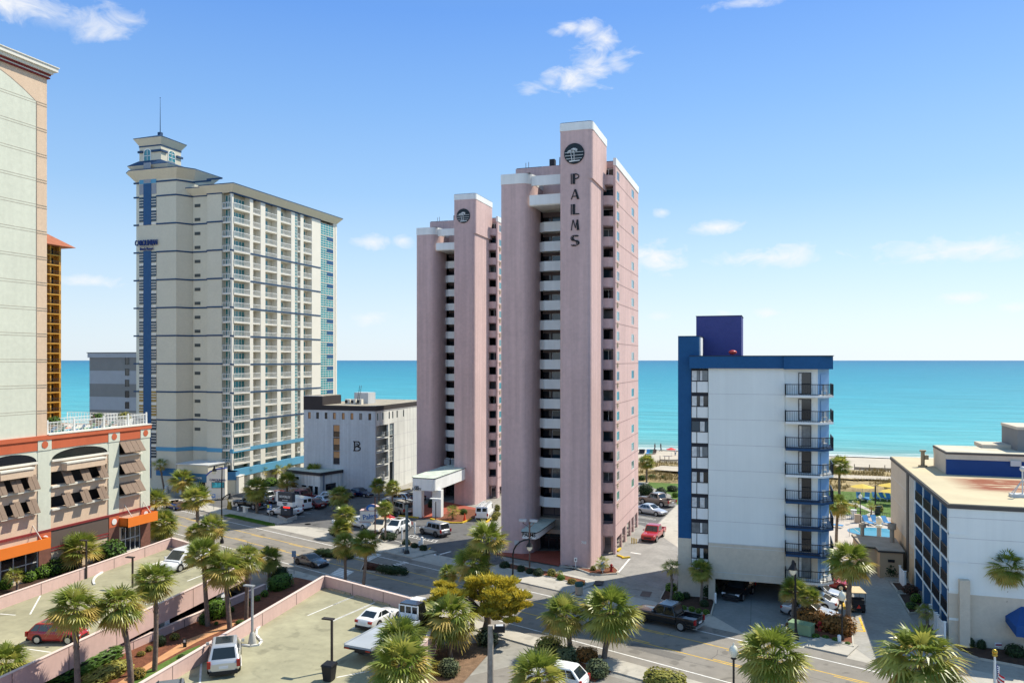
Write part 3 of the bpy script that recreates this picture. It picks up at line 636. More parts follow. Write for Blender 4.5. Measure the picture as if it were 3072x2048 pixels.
for k in range(8):
    z=21.5-2.64*k
    b=MB();pl=[(1.27,84.1),(4.75,84.1),(5.75,85.3),(5.75,89)]
    b.prism([(1.27,85.45),(1.27,84.05)]+[(4.77,84.05),(5.8,85.28),(5.8,89),(5.5,89),(5.5,87.2),(4.34,85.45)],z-.22,z,1 if k in(2,5,4,6) else 0)
    s_=b.build('balcony',[white,M('slate_blue_edge',(.02,.065,.145),.8,.05)],T)
    b=MB();rail(b,[(1.27,85.4)]+pl,z,1.12,.035,.16,.014);b.build('railing',blk,s_)
    w_=window(T,'y',85.45,2.5,3.72,z+.08,z+2.25,fw,[pgls,pgls,curt,pgls,pgls,curt,pgls,curt][k],1,1,.06,-1,-.04)
    q=MB();q.box(2.58,85.38,z+.15,2.8,85.42,z+2.18);q.build('curtain',M('curtain',(.6,.6,.58)),w_)
    q=MB();q.prism([(4.62,85.78),(5.2,86.68),(5.24,86.66),(4.66,85.76)],z+.05,z+2.1);q.build('balcony_door',sky_b,T)
chairs_at=[(4.95,85.35,21.5-2.64*k,k) for k in range(8)]
# ---------------------------------------------------------------- cream resort tower with blue trim
def rep(o,n,dz,skip=()):
    for k in range(1,n+1):
        if k in skip: continue
        c=copy_tree(o,o.parent);c.location.z+=dz*k
tealw=GL('resort_glass',(.03,.20,.225),.08,.8)
crm=M('resort_cream',(.62,.58,.455),.9,.03,.3,var2=.04,spec=.1);crw=M('resort_white',(.73,.70,.61),.9,.03,.3,spec=.1)
navy=M('navy_trim',(.02,.06,.13),.7,.05);mid=M('mid_blue',(.05,.17,.33),.8,.05);lbl=M('light_blue',(.10,.31,.47),.8,.05)
spine=M('spine_blue',(.02,.085,.2),.6,.08,1.5);twin=GL('tower_window',(.012,.03,.05));gold=GL('gold_window',(.3,.19,.04),.15)
grl=M('grille_grey',(.28,.3,.33),.7,.1,4);bwall=M('balcony_wall',(.50,.47,.37),.9,.05)
T=thing('resort_tower','cream resort tower with blue banding, teal windows and a spired lookout on its left end','tower',(-108,140,0))
TP=[(-120.3,127.4),(-118.3,126.),(-109.4,126.),(-107.6,129.),(-107.6,134),(-120.3,134)]
BP=[(-107.5,128.6),(-103.4,128.6),(-103.4,127.5),(-97.7,127.5),(-97.7,165.6),(-110,165.6)]
def flare(b,p,z0,z1,d,z2=None,mi=0,cap=1):
    a=[(x,y,z0) for x,y in p];c=[(x,y,z1) for x,y in grow(p,d)]
    b.loft([a,c],mi,True,False,False)
    b.prism(grow(p,d),z1,z2 or z1+.18,cap)
b=MB();b.prism(TP,0,60.2);b.prism([(-120.1,128),(-114.8,128),(-114.8,133.6),(-120.1,133.6)],60,67.6)
b.prism([(-107.6,128.6),(-103.4,128.6),(-103.4,127.5),(-100.07,127.5),(-100.07,128.6),(-98.95,128.6),(-98.95,165),(-110,165)],0,57)
b.build('wall',crm,T)
b=MB()
for y0,y1 in ((132.9,133.95),(136.4,137.95),(142,143.3),(147.1,148.5),(150.6,151.8),(155.1,158.7),(164.3,165.6)): b.box(-99.4,y0,0 if y0<150 else 0,-97.7,y1,57)
b.box(-98.1,127.5,0,-97.7,127.95,57);b.box(-99.4,165,3,-97.6,165.7,57);b.build('pier',crw,T)
b=MB();flare(b,BP,56.9,58.3,1.15);flare(b,TP,60.2,61.9,1.3);b.build('cornice',[crm,navy],T)
b=MB();p2=[(-120.6,127.2),(-112.6,127.2),(-112.6,134.2),(-120.6,134.2)];flare(b,p2,62.,63.3,.9,63.4)
r0=grow(p2,.9);r1=[(-120.2,127.9),(-114.7,127.9),(-114.7,133.7),(-120.2,133.7)];b.loft([[(x,y,63.4) for x,y in r0],[(x,y,64.6) for x,y in r1]],1,True,True,False);b.build('lower_roof',[crm,navy],T)
b=MB();bp_=[(-120.1,128),(-114.8,128),(-114.8,133.6),(-120.1,133.6)];flare(b,bp_,67.6,68.9,.8,69.)
b.loft([[(x,y,69.) for x,y in grow(bp_,.85)],[(-117.8,130.4,70.3),(-117.1,130.4,70.3),(-117.1,131.1,70.3),(-117.8,131.1,70.3)]],1,True,True,False);b.box(-117.8,130.4,70.2,-117.1,131.1,70.9,1);b.build('lookout_roof',[crm,navy],T)
b=MB();b.tube([(-117.45,130.75,70.8),(-117.45,130.75,77.9)],[.09,.03],6);b.ball((-117.45,130.75,77.9),.1,6);b.build('spire',navy,T)
b=MB();b.box(-120.3,127.7,66.2,-119.1,128,66.6);b.box(-117,127.7,66.2,-114.5,128,66.6);b.box(-114.8,127.9,66.2,-114.5,129.6,66.6);b.box(-114.8,132.2,66.0,-114.5,133.9,66.4)
b.prism(grow(bp_,.08),67.35,67.6);b.build('lookout_band',navy,T)
def archwin(par,ax,c,a0,a1,z0,z1,out,fm,gm,name='arched_window'):
    r=(a1-a0)/2;m=(a0+a1)/2
    def pt(a,z,d): return (c+d*out,a,z) if ax=='x' else (a,c+d*out,z)
    O=[(a0,z0),(a1,z0)]+[(m+r*math.cos(t),z1-r*.75+r*.75*math.sin(t)) for t in [PI*k/10 for k in range(11)]]
    b=MB();n=len(O);I=[(m+(a-m)*.86,z0+(z-z0)*.95+.05) for a,z in O]
    b.add([pt(a,z,.08) for a,z in O]+[pt(a,z,.08) for a,z in I],[(i,(i+1)%n,n+(i+1)%n,n+i) for i in range(n)])
    b.add([pt(a,z,.0) for a,z in O]+[pt(a,z,.08) for a,z in O],[(i,(i+1)%n,n+(i+1)%n,n+i) for i in range(n)])
    for q in ((z0*2+z1)/3,(z0+2*z1)/3):
        b.add([pt(a0+.1,q,.08),pt(a1-.1,q,.08),pt(a1-.1,q+.1,.08),pt(a0+.1,q+.1,.08)],[(0,1,2,3)])
    b.add([pt(m-.05,z0,.08),pt(m+.05,z0,.08),pt(m+.05,z1-.1,.08),pt(m-.05,z1-.1,.08)],[(0,1,2,3)])
    o=b.build(name,fm,par);q=MB();q.add([pt(a,z,.04) for a,z in I],[tuple(range(n))]);q.build('pane',gm,o)
archwin(T,'y',128,-119,-117.2,62.6,67.0,-1,white,tealw);archwin(T,'x',-114.8,129.9,132,64.8,67,1,white,tealw)
b=MB();b.box(-117.15,125.9,51.4,-115.3,126.02,59.5);b.box(-117.15,125.9,2,-115.3,126.02,46.4);b.build('blue_spine',spine,T)
b=MB();b.box(-118.2,125.93,59.5,-114.1,126.02,62.2,0);b.build('crest_panel',lbl,T)
b=MB();b.box(-117.1,125.9,59.6,-115.4,125.95,63.6);b.box(-118.2,125.94,57.4,-117.2,126.02,59.4);b.box(-115.25,125.94,57.4,-114.1,126.02,59.4);b.build('vent_grille',grl,T)
for x0,x1 in ((-118.2,-117.2),(-115.25,-114.1)):
    for k in range(17):
        z=56.9-2.72*k if k<2 else 46.2-2.72*(k-2)
        b=MB();b.box(x0,125.92,z-2.1,x1,126.03,z)
        for i in range(1,4): b.box(x0,125.9,z-2.1*i/4-.06,x1,126.0,z-2.1*i/4+.06,1)
        b.box(x0,125.9,z-2.72,x1,126.01,z-2.3,1)
        b.build('window',[gold if k in(12,13) else twin,crw],T)
def band(z,h,m,name='trim_band',side=True):
    b=MB()
    for x0,x1 in ((-118.3,-117.15) if False else (-120.3,-118.3),(-114.1,-109.4)): 
        if x0>-119: b.box(x0,125.9,z,x1,126.05,z+h)
    q=MB();q.box(-119.6,125.92,z,-118.3,126.2,z+h);q.build(name,m,T)
    b.prism([(-109.4,125.9),(-107.5,128.9),(-107.6,129.1),(-109.5,126.1)],z,z+h)
    b.box(-107.6,128.5,z,-103.4,128.7,z+h);b.box(-103.5,127.4,z,-99.95,127.6,z+h)
    if side:
        b.box(-97.72,127.45,z-.1,-97.62,158.7,z-.1+h);b.box(-98.2,127.42,z-.1,-97.62,127.52,z-.1+h)
    b.build(name,m,T)
for k in range(9): band(56.8-5.44*k,.28,navy,side=k!=1)
band(59.6,.3,navy,side=False);band(7.4,.75,lbl);band(2.6,1.5,mid,side=False)
b=MB();b.box(-99.5,127.6,2.6,-97.6,151.8,4.1);b.build('blue_fascia',lbl,T)
for k in range(17):
    b=MB();z=55.4-2.72*k;b.box(-107.2,128.52,z-.6,-105.9,128.64,z);b.build('louvre_vent',M('vent_dark',(.07,.08,.075),.7,.1),T)
BAY=((127.95,132.9,'w'),(133.95,136.4,'n'),(137.95,142,'d'),(143.3,147.1,'d'),(149.6,150.6,'s'),(151.8,155.1,'d'))
for y0,y1,t in BAY:
    n=18
    b=MB();b.box(-99.4,y0,53.85,-97.75 if t!='w' else -97.6,y1,54.1);s_=b.build('balcony',crw,T)
    b=MB();x_=-97.78 if t!='w' else -97.62;rail(b,[(x_,y0+.03),(x_,y1-.03)],54.1,1.,.04,.32,.022);rl=b.build('railing',white,s_)
    rep(s_,18,-2.72)
    if t=='w': window(T,'x',-98.9,y0+.1,y1-.1,54.2,56.35,crw,tealw,5,1,.1,1,0.0);
    elif t=='d': window(T,'x',-98.9,y0+.15,y0+2.5,54.2,56.35,crw,tealw,2,1,.09,1,0.0)
    else: continue
    o=[c for c in T.children if c.name.startswith('window')][-1]
    o=max((c for c in T.children if c.name.split('.')[0]=='window'),key=lambda c:c.name if '.' in c.name else '')
    rep(o,18,-2.72)
window(T,'y',128.5,-100.0,-98.15,54.15,56.7,crw,tealw,3,2,.09,-1,.0);o=max((c for c in T.children if c.name.split('.')[0]=='window'),key=lambda c:c.name if '.' in c.name else '');rep(o,18,-2.72)
b=MB();b.box(-100.0,127.6,53.85,-98.1,128.6,54.1);s_=b.build('balcony',crw,T);b=MB();rail(b,[(-100.0,127.65),(-98.1,127.65)],54.1,1,.04,.32,.022);b.build('railing',white,s_);rep(s_,18,-2.72)
window(T,'x',-97.7,148.5,149.6,54.0,56.6,crw,tealw,2,4,.08,1,.1);o=max((c for c in T.children if c.name.split('.')[0]=='window'),key=lambda c:c.name if '.' in c.name else '');rep(o,17,-2.72)
for k in range(15):
    z=56.3-2.72*k;w_=window(T,'x',-97.75,158.7,164.3,z-2.66,z,crw,M('sea_glass',(.02,.25,.28),.12,.3,.7,spec=.5),5,5,.09,1,.0,'curtain_wall_window')
    if k: q=MB();q.box(-97.8,161.5,z-.95,-97.68,164.2,z-.1);q.build('blue_panel',spine,w_)
b=MB();b.box(-99.6,128,0.2,-99.2,151,2.5);b.build('garage_opening',M('garage_dark',(.02,.02,.022),.9,0),T)
zt=ony('B',240,1355,126)[1]
text('CAROLINIAN',1.5,M('sign_navy',(.006,.03,.16),.4),(-116.35,125.75,zt),FR,T,'lettering',.1,sx=.6,bold=.025)
text('Beach Resort',.75,M('sign_navy',(.006,.03,.16)),(-116.3,125.8,ony('B',240,1408,126)[1]),FR,T,'lettering',.06,sx=.8,bold=.015)
b=MB();b.box(-118.2,125.8,ony('B',240,1388,126)[1],-114.6,125.9,ony('B',240,1385,126)[1]+.02);b.build('sign_rule',grl,T)
b=MB();b.box(-105.6,121.9,4.05,-98.7,127.6,5.7);b.box(-105.8,121.7,5.55,-98.5,127.6,5.75,1);b.box(-105.7,121.85,2.5,-98.6,127.6,4.05,2);b.box(-105.4,122.1,0,-104.6,123,2.5,3);b.box(-99.5,122.1,0,-98.8,123,2.5,3);b.box(-105.2,127.2,0,-99,127.5,2.5,4)
cn=b.build('entrance_canopy',[crm,alu,mid,crw,black],T);text('REGISTRATION',.55,white,(-101.7,121.82,3.25),FR,cn,sx=.9)
b=MB();b.prism([(-98.6,124.2),(-95.5,125.6),(-96,127.2),(-98.6,127.4)],0,4.1,0);b.prism([(-98.65,124.1),(-95.4,125.5),(-95.9,127.3),(-98.65,127.5)],2.6,4.1,1);b.build('corner_bay',[crm,mid],T)
# ---------------------------------------------------------------- grey hotel with the monogram
gry=M('grey_stucco',(.50,.53,.55),.9,.05,.3,streak=.12,var2=.05,bump=.3,spec=.1);gryL=M('weathered_white',(.66,.67,.63),.9,.06,.3,streak=.2,bump=.3)
brn=M('dark_brown_fascia',(.045,.038,.038),.8,.1);amb=GL('amber_glass',(.42,.22,.1),.12);gjo=M('grey_joint',(.52,.52,.53),.9)
T=thing('monogram_hotel','grey five storey hotel with a big dark letter on its blank front','building',(-78,140,0))
X0,X1,Y0,Y1=-85.6,-70.3,133.1,158
b=MB();xs=[-84.4,-82.6,-80.75,-78.95,-77.05,-75.2,-73.35,-71.45]
b.wall('y',Y0,.4,X0,X1,0,15.5,[(x-.3,x+.3,13.82,15.05) for x in xs]+[(-79.2,-77.82,5.2,12.72)],0)
b.box(X0,Y0+.4,0,-72,Y1,15.5);b.build('front_wall',gry,T)
b=MB();b.wall('x',X1,-.35,Y0+.4,Y1,0,15.5,[(133.55,138.35,z,z+2.35) for z in (10.35,7.8,5.25,2.7)]+[(138.95,140.8,0.2,12.75)]+[(y-.25,y+.25,13.7,15.05) for y in (134.1,136.2,138.8,140.3,142.2,145.1)],0)
b.build('side_wall',gryL,T)
b=MB();b.box(X0-.05,Y0-.06,15.5,X1+.05,Y1,16.4);b.box(X0-.05,Y0-.06,16.4,-81.5,140,18.12);b.build('fascia',brn,T)
b=MB();b.box(X0+.3,Y0+.4,16.3,X1-.3,Y1-.3,16.42);b.box(X0+.1,Y0+.2,18.1,-81.7,139.8,18.2);b.build('roof_deck',M('old_roof',(.34,.31,.25),.9,.2,.3,var2=.15,stain=.3),T)
b=MB();b.box(X0-.06,Y0-.08,18.1,-81.45,Y0+.1,18.2);b.box(X0-.06,Y0-.08,15.42,X1+.08,Y0,15.5);b.box(X1,Y0,15.42,X1+.08,Y1,15.5);b.build('pale_trim',gjo,T)
for i,x in enumerate(xs): window(T,'y',Y0,x-.3,x+.3,13.82,15.05,brn,[amb,pgls,pgls,amb,amb,amb,curt,pgls][i],1,1,.06,-1,.12)
for k in range(6): window(T,'y',Y0,-79.2,-77.82,5.2+1.253*k,5.2+1.253*(k+1),brn,[brn,amb,pgls,amb,pgls,amb][k],1,1,.05,-1,.12)
for y in (134.1,136.2,138.8,140.3,142.2,145.1): window(T,'x',X1,y-.25,y+.25,13.7,15.05,brn,pgls,1,1,.05,1,.12)
for z in (10.35,7.8,5.25,2.7):
    b=MB();b.box(-72.3,133.5,z-.25,-70.2,138.4,z);s_=b.build('balcony',gryL,T);b=MB();rail(b,[(-70.25,133.6),(-70.25,138.3)],z,1,.03,1.2,.02);b.box(-70.27,133.6,z+.5,-70.23,138.3,z+.54);b.build('railing',steel,s_)
    window(T,'x',-71.95,135,136.6,z+.02,z+2.1,dark,pgls,2,1,.08,1,-.05)
    q=MB();q.box(-71.2,137.2,z,-70.7,137.7,z+.45);q.box(-71.2,137.65,z+.45,-70.7,137.72,z+.95);q.build('chair',alu,s_)
for z in (10.2,7.6,5.1): window(T,'x',X1,139.0,140.75,z+.2,z+2.4,gryL,curt,2,2,.08,1,.2)
b=MB()
for z in (12.87,10.35,7.8,5.25,2.65): b.box(X0,Y0-.012,z,X1,Y0+.01,z+.06);b.box(X1-.01,140.9,z,X1+.012,Y1,z+.06)
b.build('wall_joint',gjo,T)
b=MB()
def fr(poly,y=133.02):
    n=len(poly);b.add([(x,y,z) for x,z in poly]+[(x,y+.1,z) for x,z in poly],[tuple(range(n))]+[(i,(i+1)%n,n+(i+1)%n,n+i) for i in range(n)])
bx,bz,bw,bh=-74.9,7.95,1.55,1.85
for q in rct(0,0,.75,.09)+rct(0,.91,.75,1)+rct(.1,0,.25,1)+ring(.62,.75,.33,.25,.13,-PI/2,PI/2)+ring(.62,.26,.4,.26,.14,-PI/2,PI/2)+ring(.5,.3,.25,.22,.1,0.2,PI)+ring(.45,.62,.25,.16,.09,-.6,2)+rct(.3,.5,.7,.58): fr([(bx+u*bw,bz+v*bh) for u,v in q])
b.build('monogram',brn,T)
for x in (-79.5,-78.2,-76.9): 
    b=MB();b.box(x,138,16.42,x+1,138.8,17.4);b.tube([(x+.3,137.98,16.9),(x+.3,137.9,16.9)],.3,10,1);b.build('air_conditioner',[crw,dark],T)
b=MB();b.box(-78.6,140,16.4,-75.5,143,18.6);b.build('roof_room',gry,T)
b=MB()
for s in (-.2,.2): b.tube([(-76.3+s,137.2,16.4),(-77.1+s,139.9,20.)],.04,5)
for k in range(9): f=k/9;b.tube([(-76.5-.8*f,137.2+2.7*f,16.5+3.6*f),(-76.1-.8*f,137.2+2.7*f,16.5+3.6*f)],.03,4)
tag(b.build('ladder',dark),'dark ladder leaning against the roof room of the grey hotel','ladder')
L4=[g('Y',1075,335,4.4),g('Y',1590,390,4.4),(-77.2,133.05),(-88.,133.05)]
L4[0]=(-87.0,130.0);L4[1]=(-78.9,127.9)
b=MB();b.prism(L4,0,3.8,0);b.prism(grow(L4,.25),3.8,4.35,1);b.prism(grow(L4,.15),4.35,4.4,2);lb=b.build('lobby_wing',[gryL,brn,mint],T)
def facewin(par,p,q,f0,f1,z0,z1,fm,gm,name='window'):
    b=MB();d=math.atan2(q[1]-p[1],q[0]-p[0]);L_=math.hypot(q[0]-p[0],q[1]-p[1]);c=(p[0]+(q[0]-p[0])*(f0+f1)/2,p[1]+(q[1]-p[1])*(f0+f1)/2)
    b.obox(c,d,L_*(f1-f0),.08,z0,z1,0);o=b.build(name,fm,par);b=MB();b.obox(c,d,L_*(f1-f0)-.2,.12,z0+.1,z1-.1,0);b.build('pane',gm,o)
for f0,f1,z0,z1 in ((.2,.36,2.6,3.3),(.1,.3,.5,1.7),(.42,.6,.2,1.9),(.64,.8,.2,1.9),(.84,.96,.2,1.9)): facewin(lb,L4[0],L4[1],f0,f1,z0,z1,white,pgls)
facewin(lb,L4[1],L4[2],.25,.7,.1,2.1,dark,pgls)
b=MB();b.cyl(-78.4,128.5,0,4.,.1,6);b.build('downpipe',navy,lb)
# ---------------------------------------------------------------- hotel with parking podium, far left
peach=M('peach_stucco',(.66,.50,.36),.9,.04,.25,var2=.05,streak=.04,bump=.2,spec=.1);pale=M('pale_green_stucco',(.62,.64,.53),.9,.04,.2,var2=.05,streak=.03,spec=.1)
red=M('brick_red_band',(.53,.125,.055),.85,.06,.4,streak=.05);mar=M('maroon_trim',(.22,.03,.03),.8,.05);orng=M('orange_fascia',(.80,.20,.025),.7,.04);shut=M('brown_shutter',(.20,.14,.10),.7,.1,4);brk=M('brick_brown',(.2,.09,.065),.9,.2,4,var2=.2);brnp=M('brown_panel',(.12,.09,.075),.85,.05)
T=thing('parking_garage_hotel','tan hotel slab on a parking podium with red bands, brown shutters and orange awnings','building',(-90,60,0))
XP=-80.;YE=87.
b=MB();b.box(-108,10,15.,XP-.6,71.06,57.6);b.box(XP-.6,10,15.4,XP-.0,71.06,57.6)
b.build('tower_wall',peach,T)
# pale inset panel with a segmental arch
b=MB();pc=60.0;R_=14.5;pts=[(69.63,15.8),(69.63,54.5)]
for k in range(13): y=69.63-(69.63-50.4)*k/12;pts.append((y,54.5+3.0*(1-((y-60)/9.63)**2)))
pts+= [(50.4,15.8)];n=len(pts)
b.add([(XP+.03,y,z) for y,z in pts],[tuple(range(n))[::-1]])
b.build('pale_panel',pale,T)
b=MB()
for i in range(1,14):
    (y0,z0),(y1,z1)=pts[i],pts[i+1] if i+1<n else pts[0]
    b.add([(XP+.035,y0,z0),(XP+.035,y1,z1),(XP+.035,y1,z1+.1),(XP+.035,y0,z0+.1)],[(0,1,2,3)])
b.box(XP,69.6,16,XP+.05,69.7,54.5);b.build('panel_groove',M('groove',(.25,.21,.17),.9),T)
b=MB()
for k in range(14):
    for d in (0,.28): z=54.6-2.95*k-d;b.box(XP+.028,20,z-.02,XP+.042,71.07,z+.03)
b.build('joint_line',M('joint_line',(.42,.38,.30),.9),T)
b=MB();b.box(XP-.5,10,57.6,XP+.25,71.3,57.75,0);b.box(XP-.5,10,57.75,XP+.15,71.25,57.95,1);b.box(XP-.5,10,57.95,XP+.3,71.35,58.15,0);b.box(XP-.5,10,58.15,XP+.5,71.5,58.5,1);b.box(XP-28,10,58.5,XP+.8,71.9,58.95,1);b.box(XP-28,10,58.95,XP+.9,72.0,59.05,1);b.build('cornice',[mar,crw],T)
b=MB();holes=[]
bays=[(54.7,61.3+.0),(63.0,69.8),(71.5,80.0)]
for a0,a1 in bays: holes+=[(a0+.1,a1-.2,10.4,11.95),(a0+.1,a1-.2,7.72,9.05)]
holes+=[(81.75,85.4,z,z+1.5) for z in (12.8,10.15,7.5)]
b.wall('x',XP,-.4,10,YE,5.2,16.2,holes,0);b.box(-108,YE-.4,0,XP,YE,16.2,0)
b.box(-108,10,15.5,XP-.4,YE-.4,15.9,0);b.build('podium_wall',peach,T)
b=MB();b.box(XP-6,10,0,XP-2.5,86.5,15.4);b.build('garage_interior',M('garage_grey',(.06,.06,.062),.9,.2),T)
b=MB()
for z in (9.6,6.9,12.4): b.box(XP-2.6,10,z,XP-.38,86.5,z+.25)
b.build('garage_slab',conc,T)
b=MB()
for y0,y1 in ((61.3,63.0),(69.8,71.5),(80.,81.72),(85.4,87.05)): b.box(XP,y0,5.3,XP+.09,y1,14.65,0);b.box(XP,y0-.06,14.6,XP+.16,y1+.06,15.85,0)
for a0,a1 in bays:      # pale arch spandrels
    b.box(XP,a0,13.45,XP+.05,a1,14.65,0)
b.build('pale_pier',pale,T)
b=MB();b.box(XP,10,14.65,XP+.12,YE,15.8);b.box(XP-.3,10,15.8,XP+.25,YE+.2,16.3);b.build('red_band',red,T)
b=MB();b.box(XP-.5,71.1,16.3,XP+.3,YE+.25,16.42);b.build('coping',crw,T)
for y in (62.15,70.65,80.85,86.2):
    b=MB();P_=[(y+.42*math.cos(k*PI/12),15.25+.42*math.sin(k*PI/12)) for k in range(24)];b.add([(XP+.2,a,z) for a,z in P_],[tuple(range(24))]);b.add([(XP+.15,a,z) for a,z in P_]+[(XP+.2,a,z) for a,z in P_],[(i,(i+1)%24,24+(i+1)%24,24+i) for i in range(24)]);b.build('red_roundel',red,T)
for a0,a1 in bays:
    m=(a0+a1)/2;h=(a1-a0)/2-.15;b=MB();P_=[(m+h*math.cos(t),13.4+1.1*math.sin(t)) for t in [PI*k/16 for k in range(17)]];b.add([(XP+.07,y,z) for y,z in P_],[tuple(range(17))]);b.build('arched_glazing',pgls,T)
    for z,zh in ((13.15,.3),(10.1,.3),(7.45,.28)):
        b=MB();b.box(XP,a0+.05,z,XP+.3,a1-.15,z+zh*.8);b.build('sill',crw,T)
    b=MB();b.box(XP,a0+1.6,11.95,XP+.8,a1-1.2,12.75);b.box(XP,a0+1.5,12.75,XP+.9,a1-1.1,12.95,1);b.build('ledge_box',[peach,crw],T)
    for z0 in (10.4,7.72):
        for f in (.17,.47,.77):
            y=a0+(a1-a0)*f;b=MB();z1=z0+1.5;w_=1.25
            for q in (0,.64): b.add([(XP+.05,y+q,z1),(XP+.05,y+q+.6,z1),(XP+.85,y+q+.6,z0-.05),(XP+.85,y+q,z0-.05),(XP+.1,y+q,z1+.04),(XP+.1,y+q+.6,z1+.04),(XP+.9,y+q+.6,z0),(XP+.9,y+q,z0)],[(0,1,2,3),(7,6,5,4),(0,4,5,1),(1,5,6,2),(2,6,7,3),(3,7,4,0)])
            b.build('shutter',shut,T)
for z in (12.8,10.15,7.5):
    b=MB()
    for q in (0,.9,1.8,2.7): b.add([(XP+.05,81.78+q,z+1.6),(XP+.05,82.63+q,z+1.6),(XP+1.0,82.63+q,z+.25),(XP+1.0,81.78+q,z+.25),(XP+.1,81.78+q,z+1.65),(XP+.1,82.63+q,z+1.65),(XP+1.05,82.63+q,z+.3),(XP+1.05,81.78+q,z+.3)],[(0,1,2,3),(7,6,5,4),(0,4,5,1),(1,5,6,2),(2,6,7,3),(3,7,4,0)])
    b.build('shutter',shut,T);b=MB();b.box(XP,81.75,z-.25,XP+.35,85.5,z-.05);b.build('sill',crw,T)
b=MB();b.wall('x',XP,-.4,10,YE,0,5.2,[(56,69.9,.3,3.6),(82.1,85.4,.05,3.4)],0);b.build('base_wall',M('base_cream',(.62,.5,.36),.9,.06),T)
b=MB();b.box(XP,71.5,3.2,XP+.08,80,5.15);b.build('brown_panel',brnp,T)
b=MB();b.box(XP,10,5.15,XP+.18,YE+.1,5.4);b.box(XP,71.5,3.0,XP+.1,80,3.2);b.box(XP,71.5,2.7,XP+.1,80,2.8);b.build('maroon_line',mar,T)
for y0,y1 in ((69.9,71.5),(80,81.7),(85.4,87.1)): MB().box(XP,y0,0,XP+.12,y1,3.7).build('brick_pier',brk,T)
for y in (70.7,80.85,86.25):
    b=MB();b.box(XP,y-.8,3.7,XP+.14,y+.8,5.15);rp_=b.build('red_panel',red,T)
    b=MB();P_=[(y+.38*math.cos(k*PI/10),4.4+.38*math.sin(k*PI/10)) for k in range(20)];b.add([(XP+.2,a,z) for a,z in P_],[tuple(range(20))]);b.add([(XP+.14,a,z) for a,z in P_]+[(XP+.2,a,z) for a,z in P_],[(i,(i+1)%20,20+(i+1)%20,20+i) for i in range(20)]);b.build('white_roundel',white,rp_)
for y0,y1 in ((50,70.2),(81.7,86.9)):
    b=MB();b.box(XP,y0,3.55,XP+1.5,y1,3.7);b.box(XP+1.4,y0,3.55,XP+1.55,y1,4.75);b.box(XP,y0,3.55,XP+1.5,y0+.12,4.75);b.box(XP,y1-.12,3.55,XP+1.5,y1,4.75);aw=b.build('awning',orng,T)
    b=MB()
    for y in (y0+1,y1-1): b.tube([(XP,y,6.2),(XP+1.3,y,4.7)],.05,5)
    b.build('tie_rod',crw,aw)
window(T,'x',XP,56,69.9,.3,3.6,alu,pgls,9,2,.12,1,.1,'shopfront')
window(T,'x',XP,82.1,85.4,.05,3.4,alu,pgls,4,2,.12,1,.1,'entrance_glazing')
b=MB();rail(b,[(XP-.2,71.2),(XP-.2,86.7)],16.42,1.35,.04,.5,.02)
for q in (.35,.55,.75,.95,1.15): b.box(XP-.22,71.2,16.42+q,XP-.18,86.7,16.45+q)
for y in (71.3,75,79.5,83.5,86.7): b.box(XP-.28,y-.08,16.4,XP-.12,y+.08,18.)
b.build('terrace_railing',white,T)
b=MB()
for (p,q) in (((XP-.2,86.8),(XP-14,86.8)),((XP-5,86.6),(XP-5,76)),):
    rail(b,[p,q],16.42,1.35,.04,.5,.02)
    for h in (.4,.7,1.): b.obox(((p[0]+q[0])/2,(p[1]+q[1])/2),math.atan2(q[1]-p[1],q[0]-p[0]),math.hypot(q[0]-p[0],q[1]-p[1]),.04,16.42+h,16.45+h)
b.build('terrace_railing',white,T)
b=MB();b.box(-108,71.06,15.9,XP-.4,86.6,16.1);b.build('terrace_floor',M('terrace_concrete',(.5,.48,.42),.85,.1,.3),T)
# ---------------------------------------------------------------- far background towers
och=M('ochre_stucco',(.52,.27,.045),.9,.08,.2);terra=M('terracotta_roof',(.36,.12,.06),.85,.15,1)
T=thing('ochre_tower','ochre balcony tower with a terracotta roof behind the tan hotel','tower',(-183,165,0))
XO=-188.5
b=MB();b.box(-205,160,0,XO-1.5,172,56.5);b.box(XO-1.5,160,0,XO,163,56.5);b.box(XO-1.5,171.4,0,XO,172,56.5)
for y in (165.6,168.4): b.box(XO-1.5,y,0,XO,y+.4,56.5)
b.build('wall',och,T)
for k in range(20):
    b=MB();z=2.75+2.7*k;b.box(XO-1.6,163,z-.3,XO+.35,171.5,z);s_=b.build('balcony',och,T)
    b=MB();rail(b,[(XO+.3,163),(XO+.3,171.5)],z,1,.04,.4,.025);b.build('railing',dark,s_)
    b=MB();b.box(XO-1.5,163.6,z,XO-1.45,165,z+2);b.box(XO-1.5,166.4,z,XO-1.45,167.8,z+2);b.box(XO-1.5,169.2,z,XO-1.45,170.8,z+2);b.build('balcony_door',pgls,s_)
b=MB();b.loft([[(-206,157.,56.5),(XO+2.2,157.,56.5),(XO+2.2,175,56.5),(-206,175,56.5)],[(-200,163,61.),(XO-5,163,61.),(XO-5,170,61.),(-200,170,61.)]],0,True,True,False);b.build('roof',terra,T)
gs=M('striped_grey',(.22,.22,.21),.9,.05);gs2=M('striped_pale',(.36,.38,.40),.9,.05)
T=thing('striped_block','grey striped block half hidden behind the cream resort tower','building',(-148,158,0))
b=MB()
for k in range(6):
    z=25.6-3.1*k;b.box(-155.6,150,z-3.1,-140,166,z,k%2)
b.box(-155.9,149.7,25.6,-140,166,26.7,1);b.box(-155.6,150,0,-140,166,7,0);b.build('wall',[gs,gs2],T)
for k in range(7): window(T,'y',150,-144.9,-143.7,24-2.6*k,25.6-2.6*k,dark,pgls,1,1,.08,-1,-.02)
b=MB();b.box(-156.1,149.6,26.7,-140,166,26.85);b.build('roof_edge',dark,T)
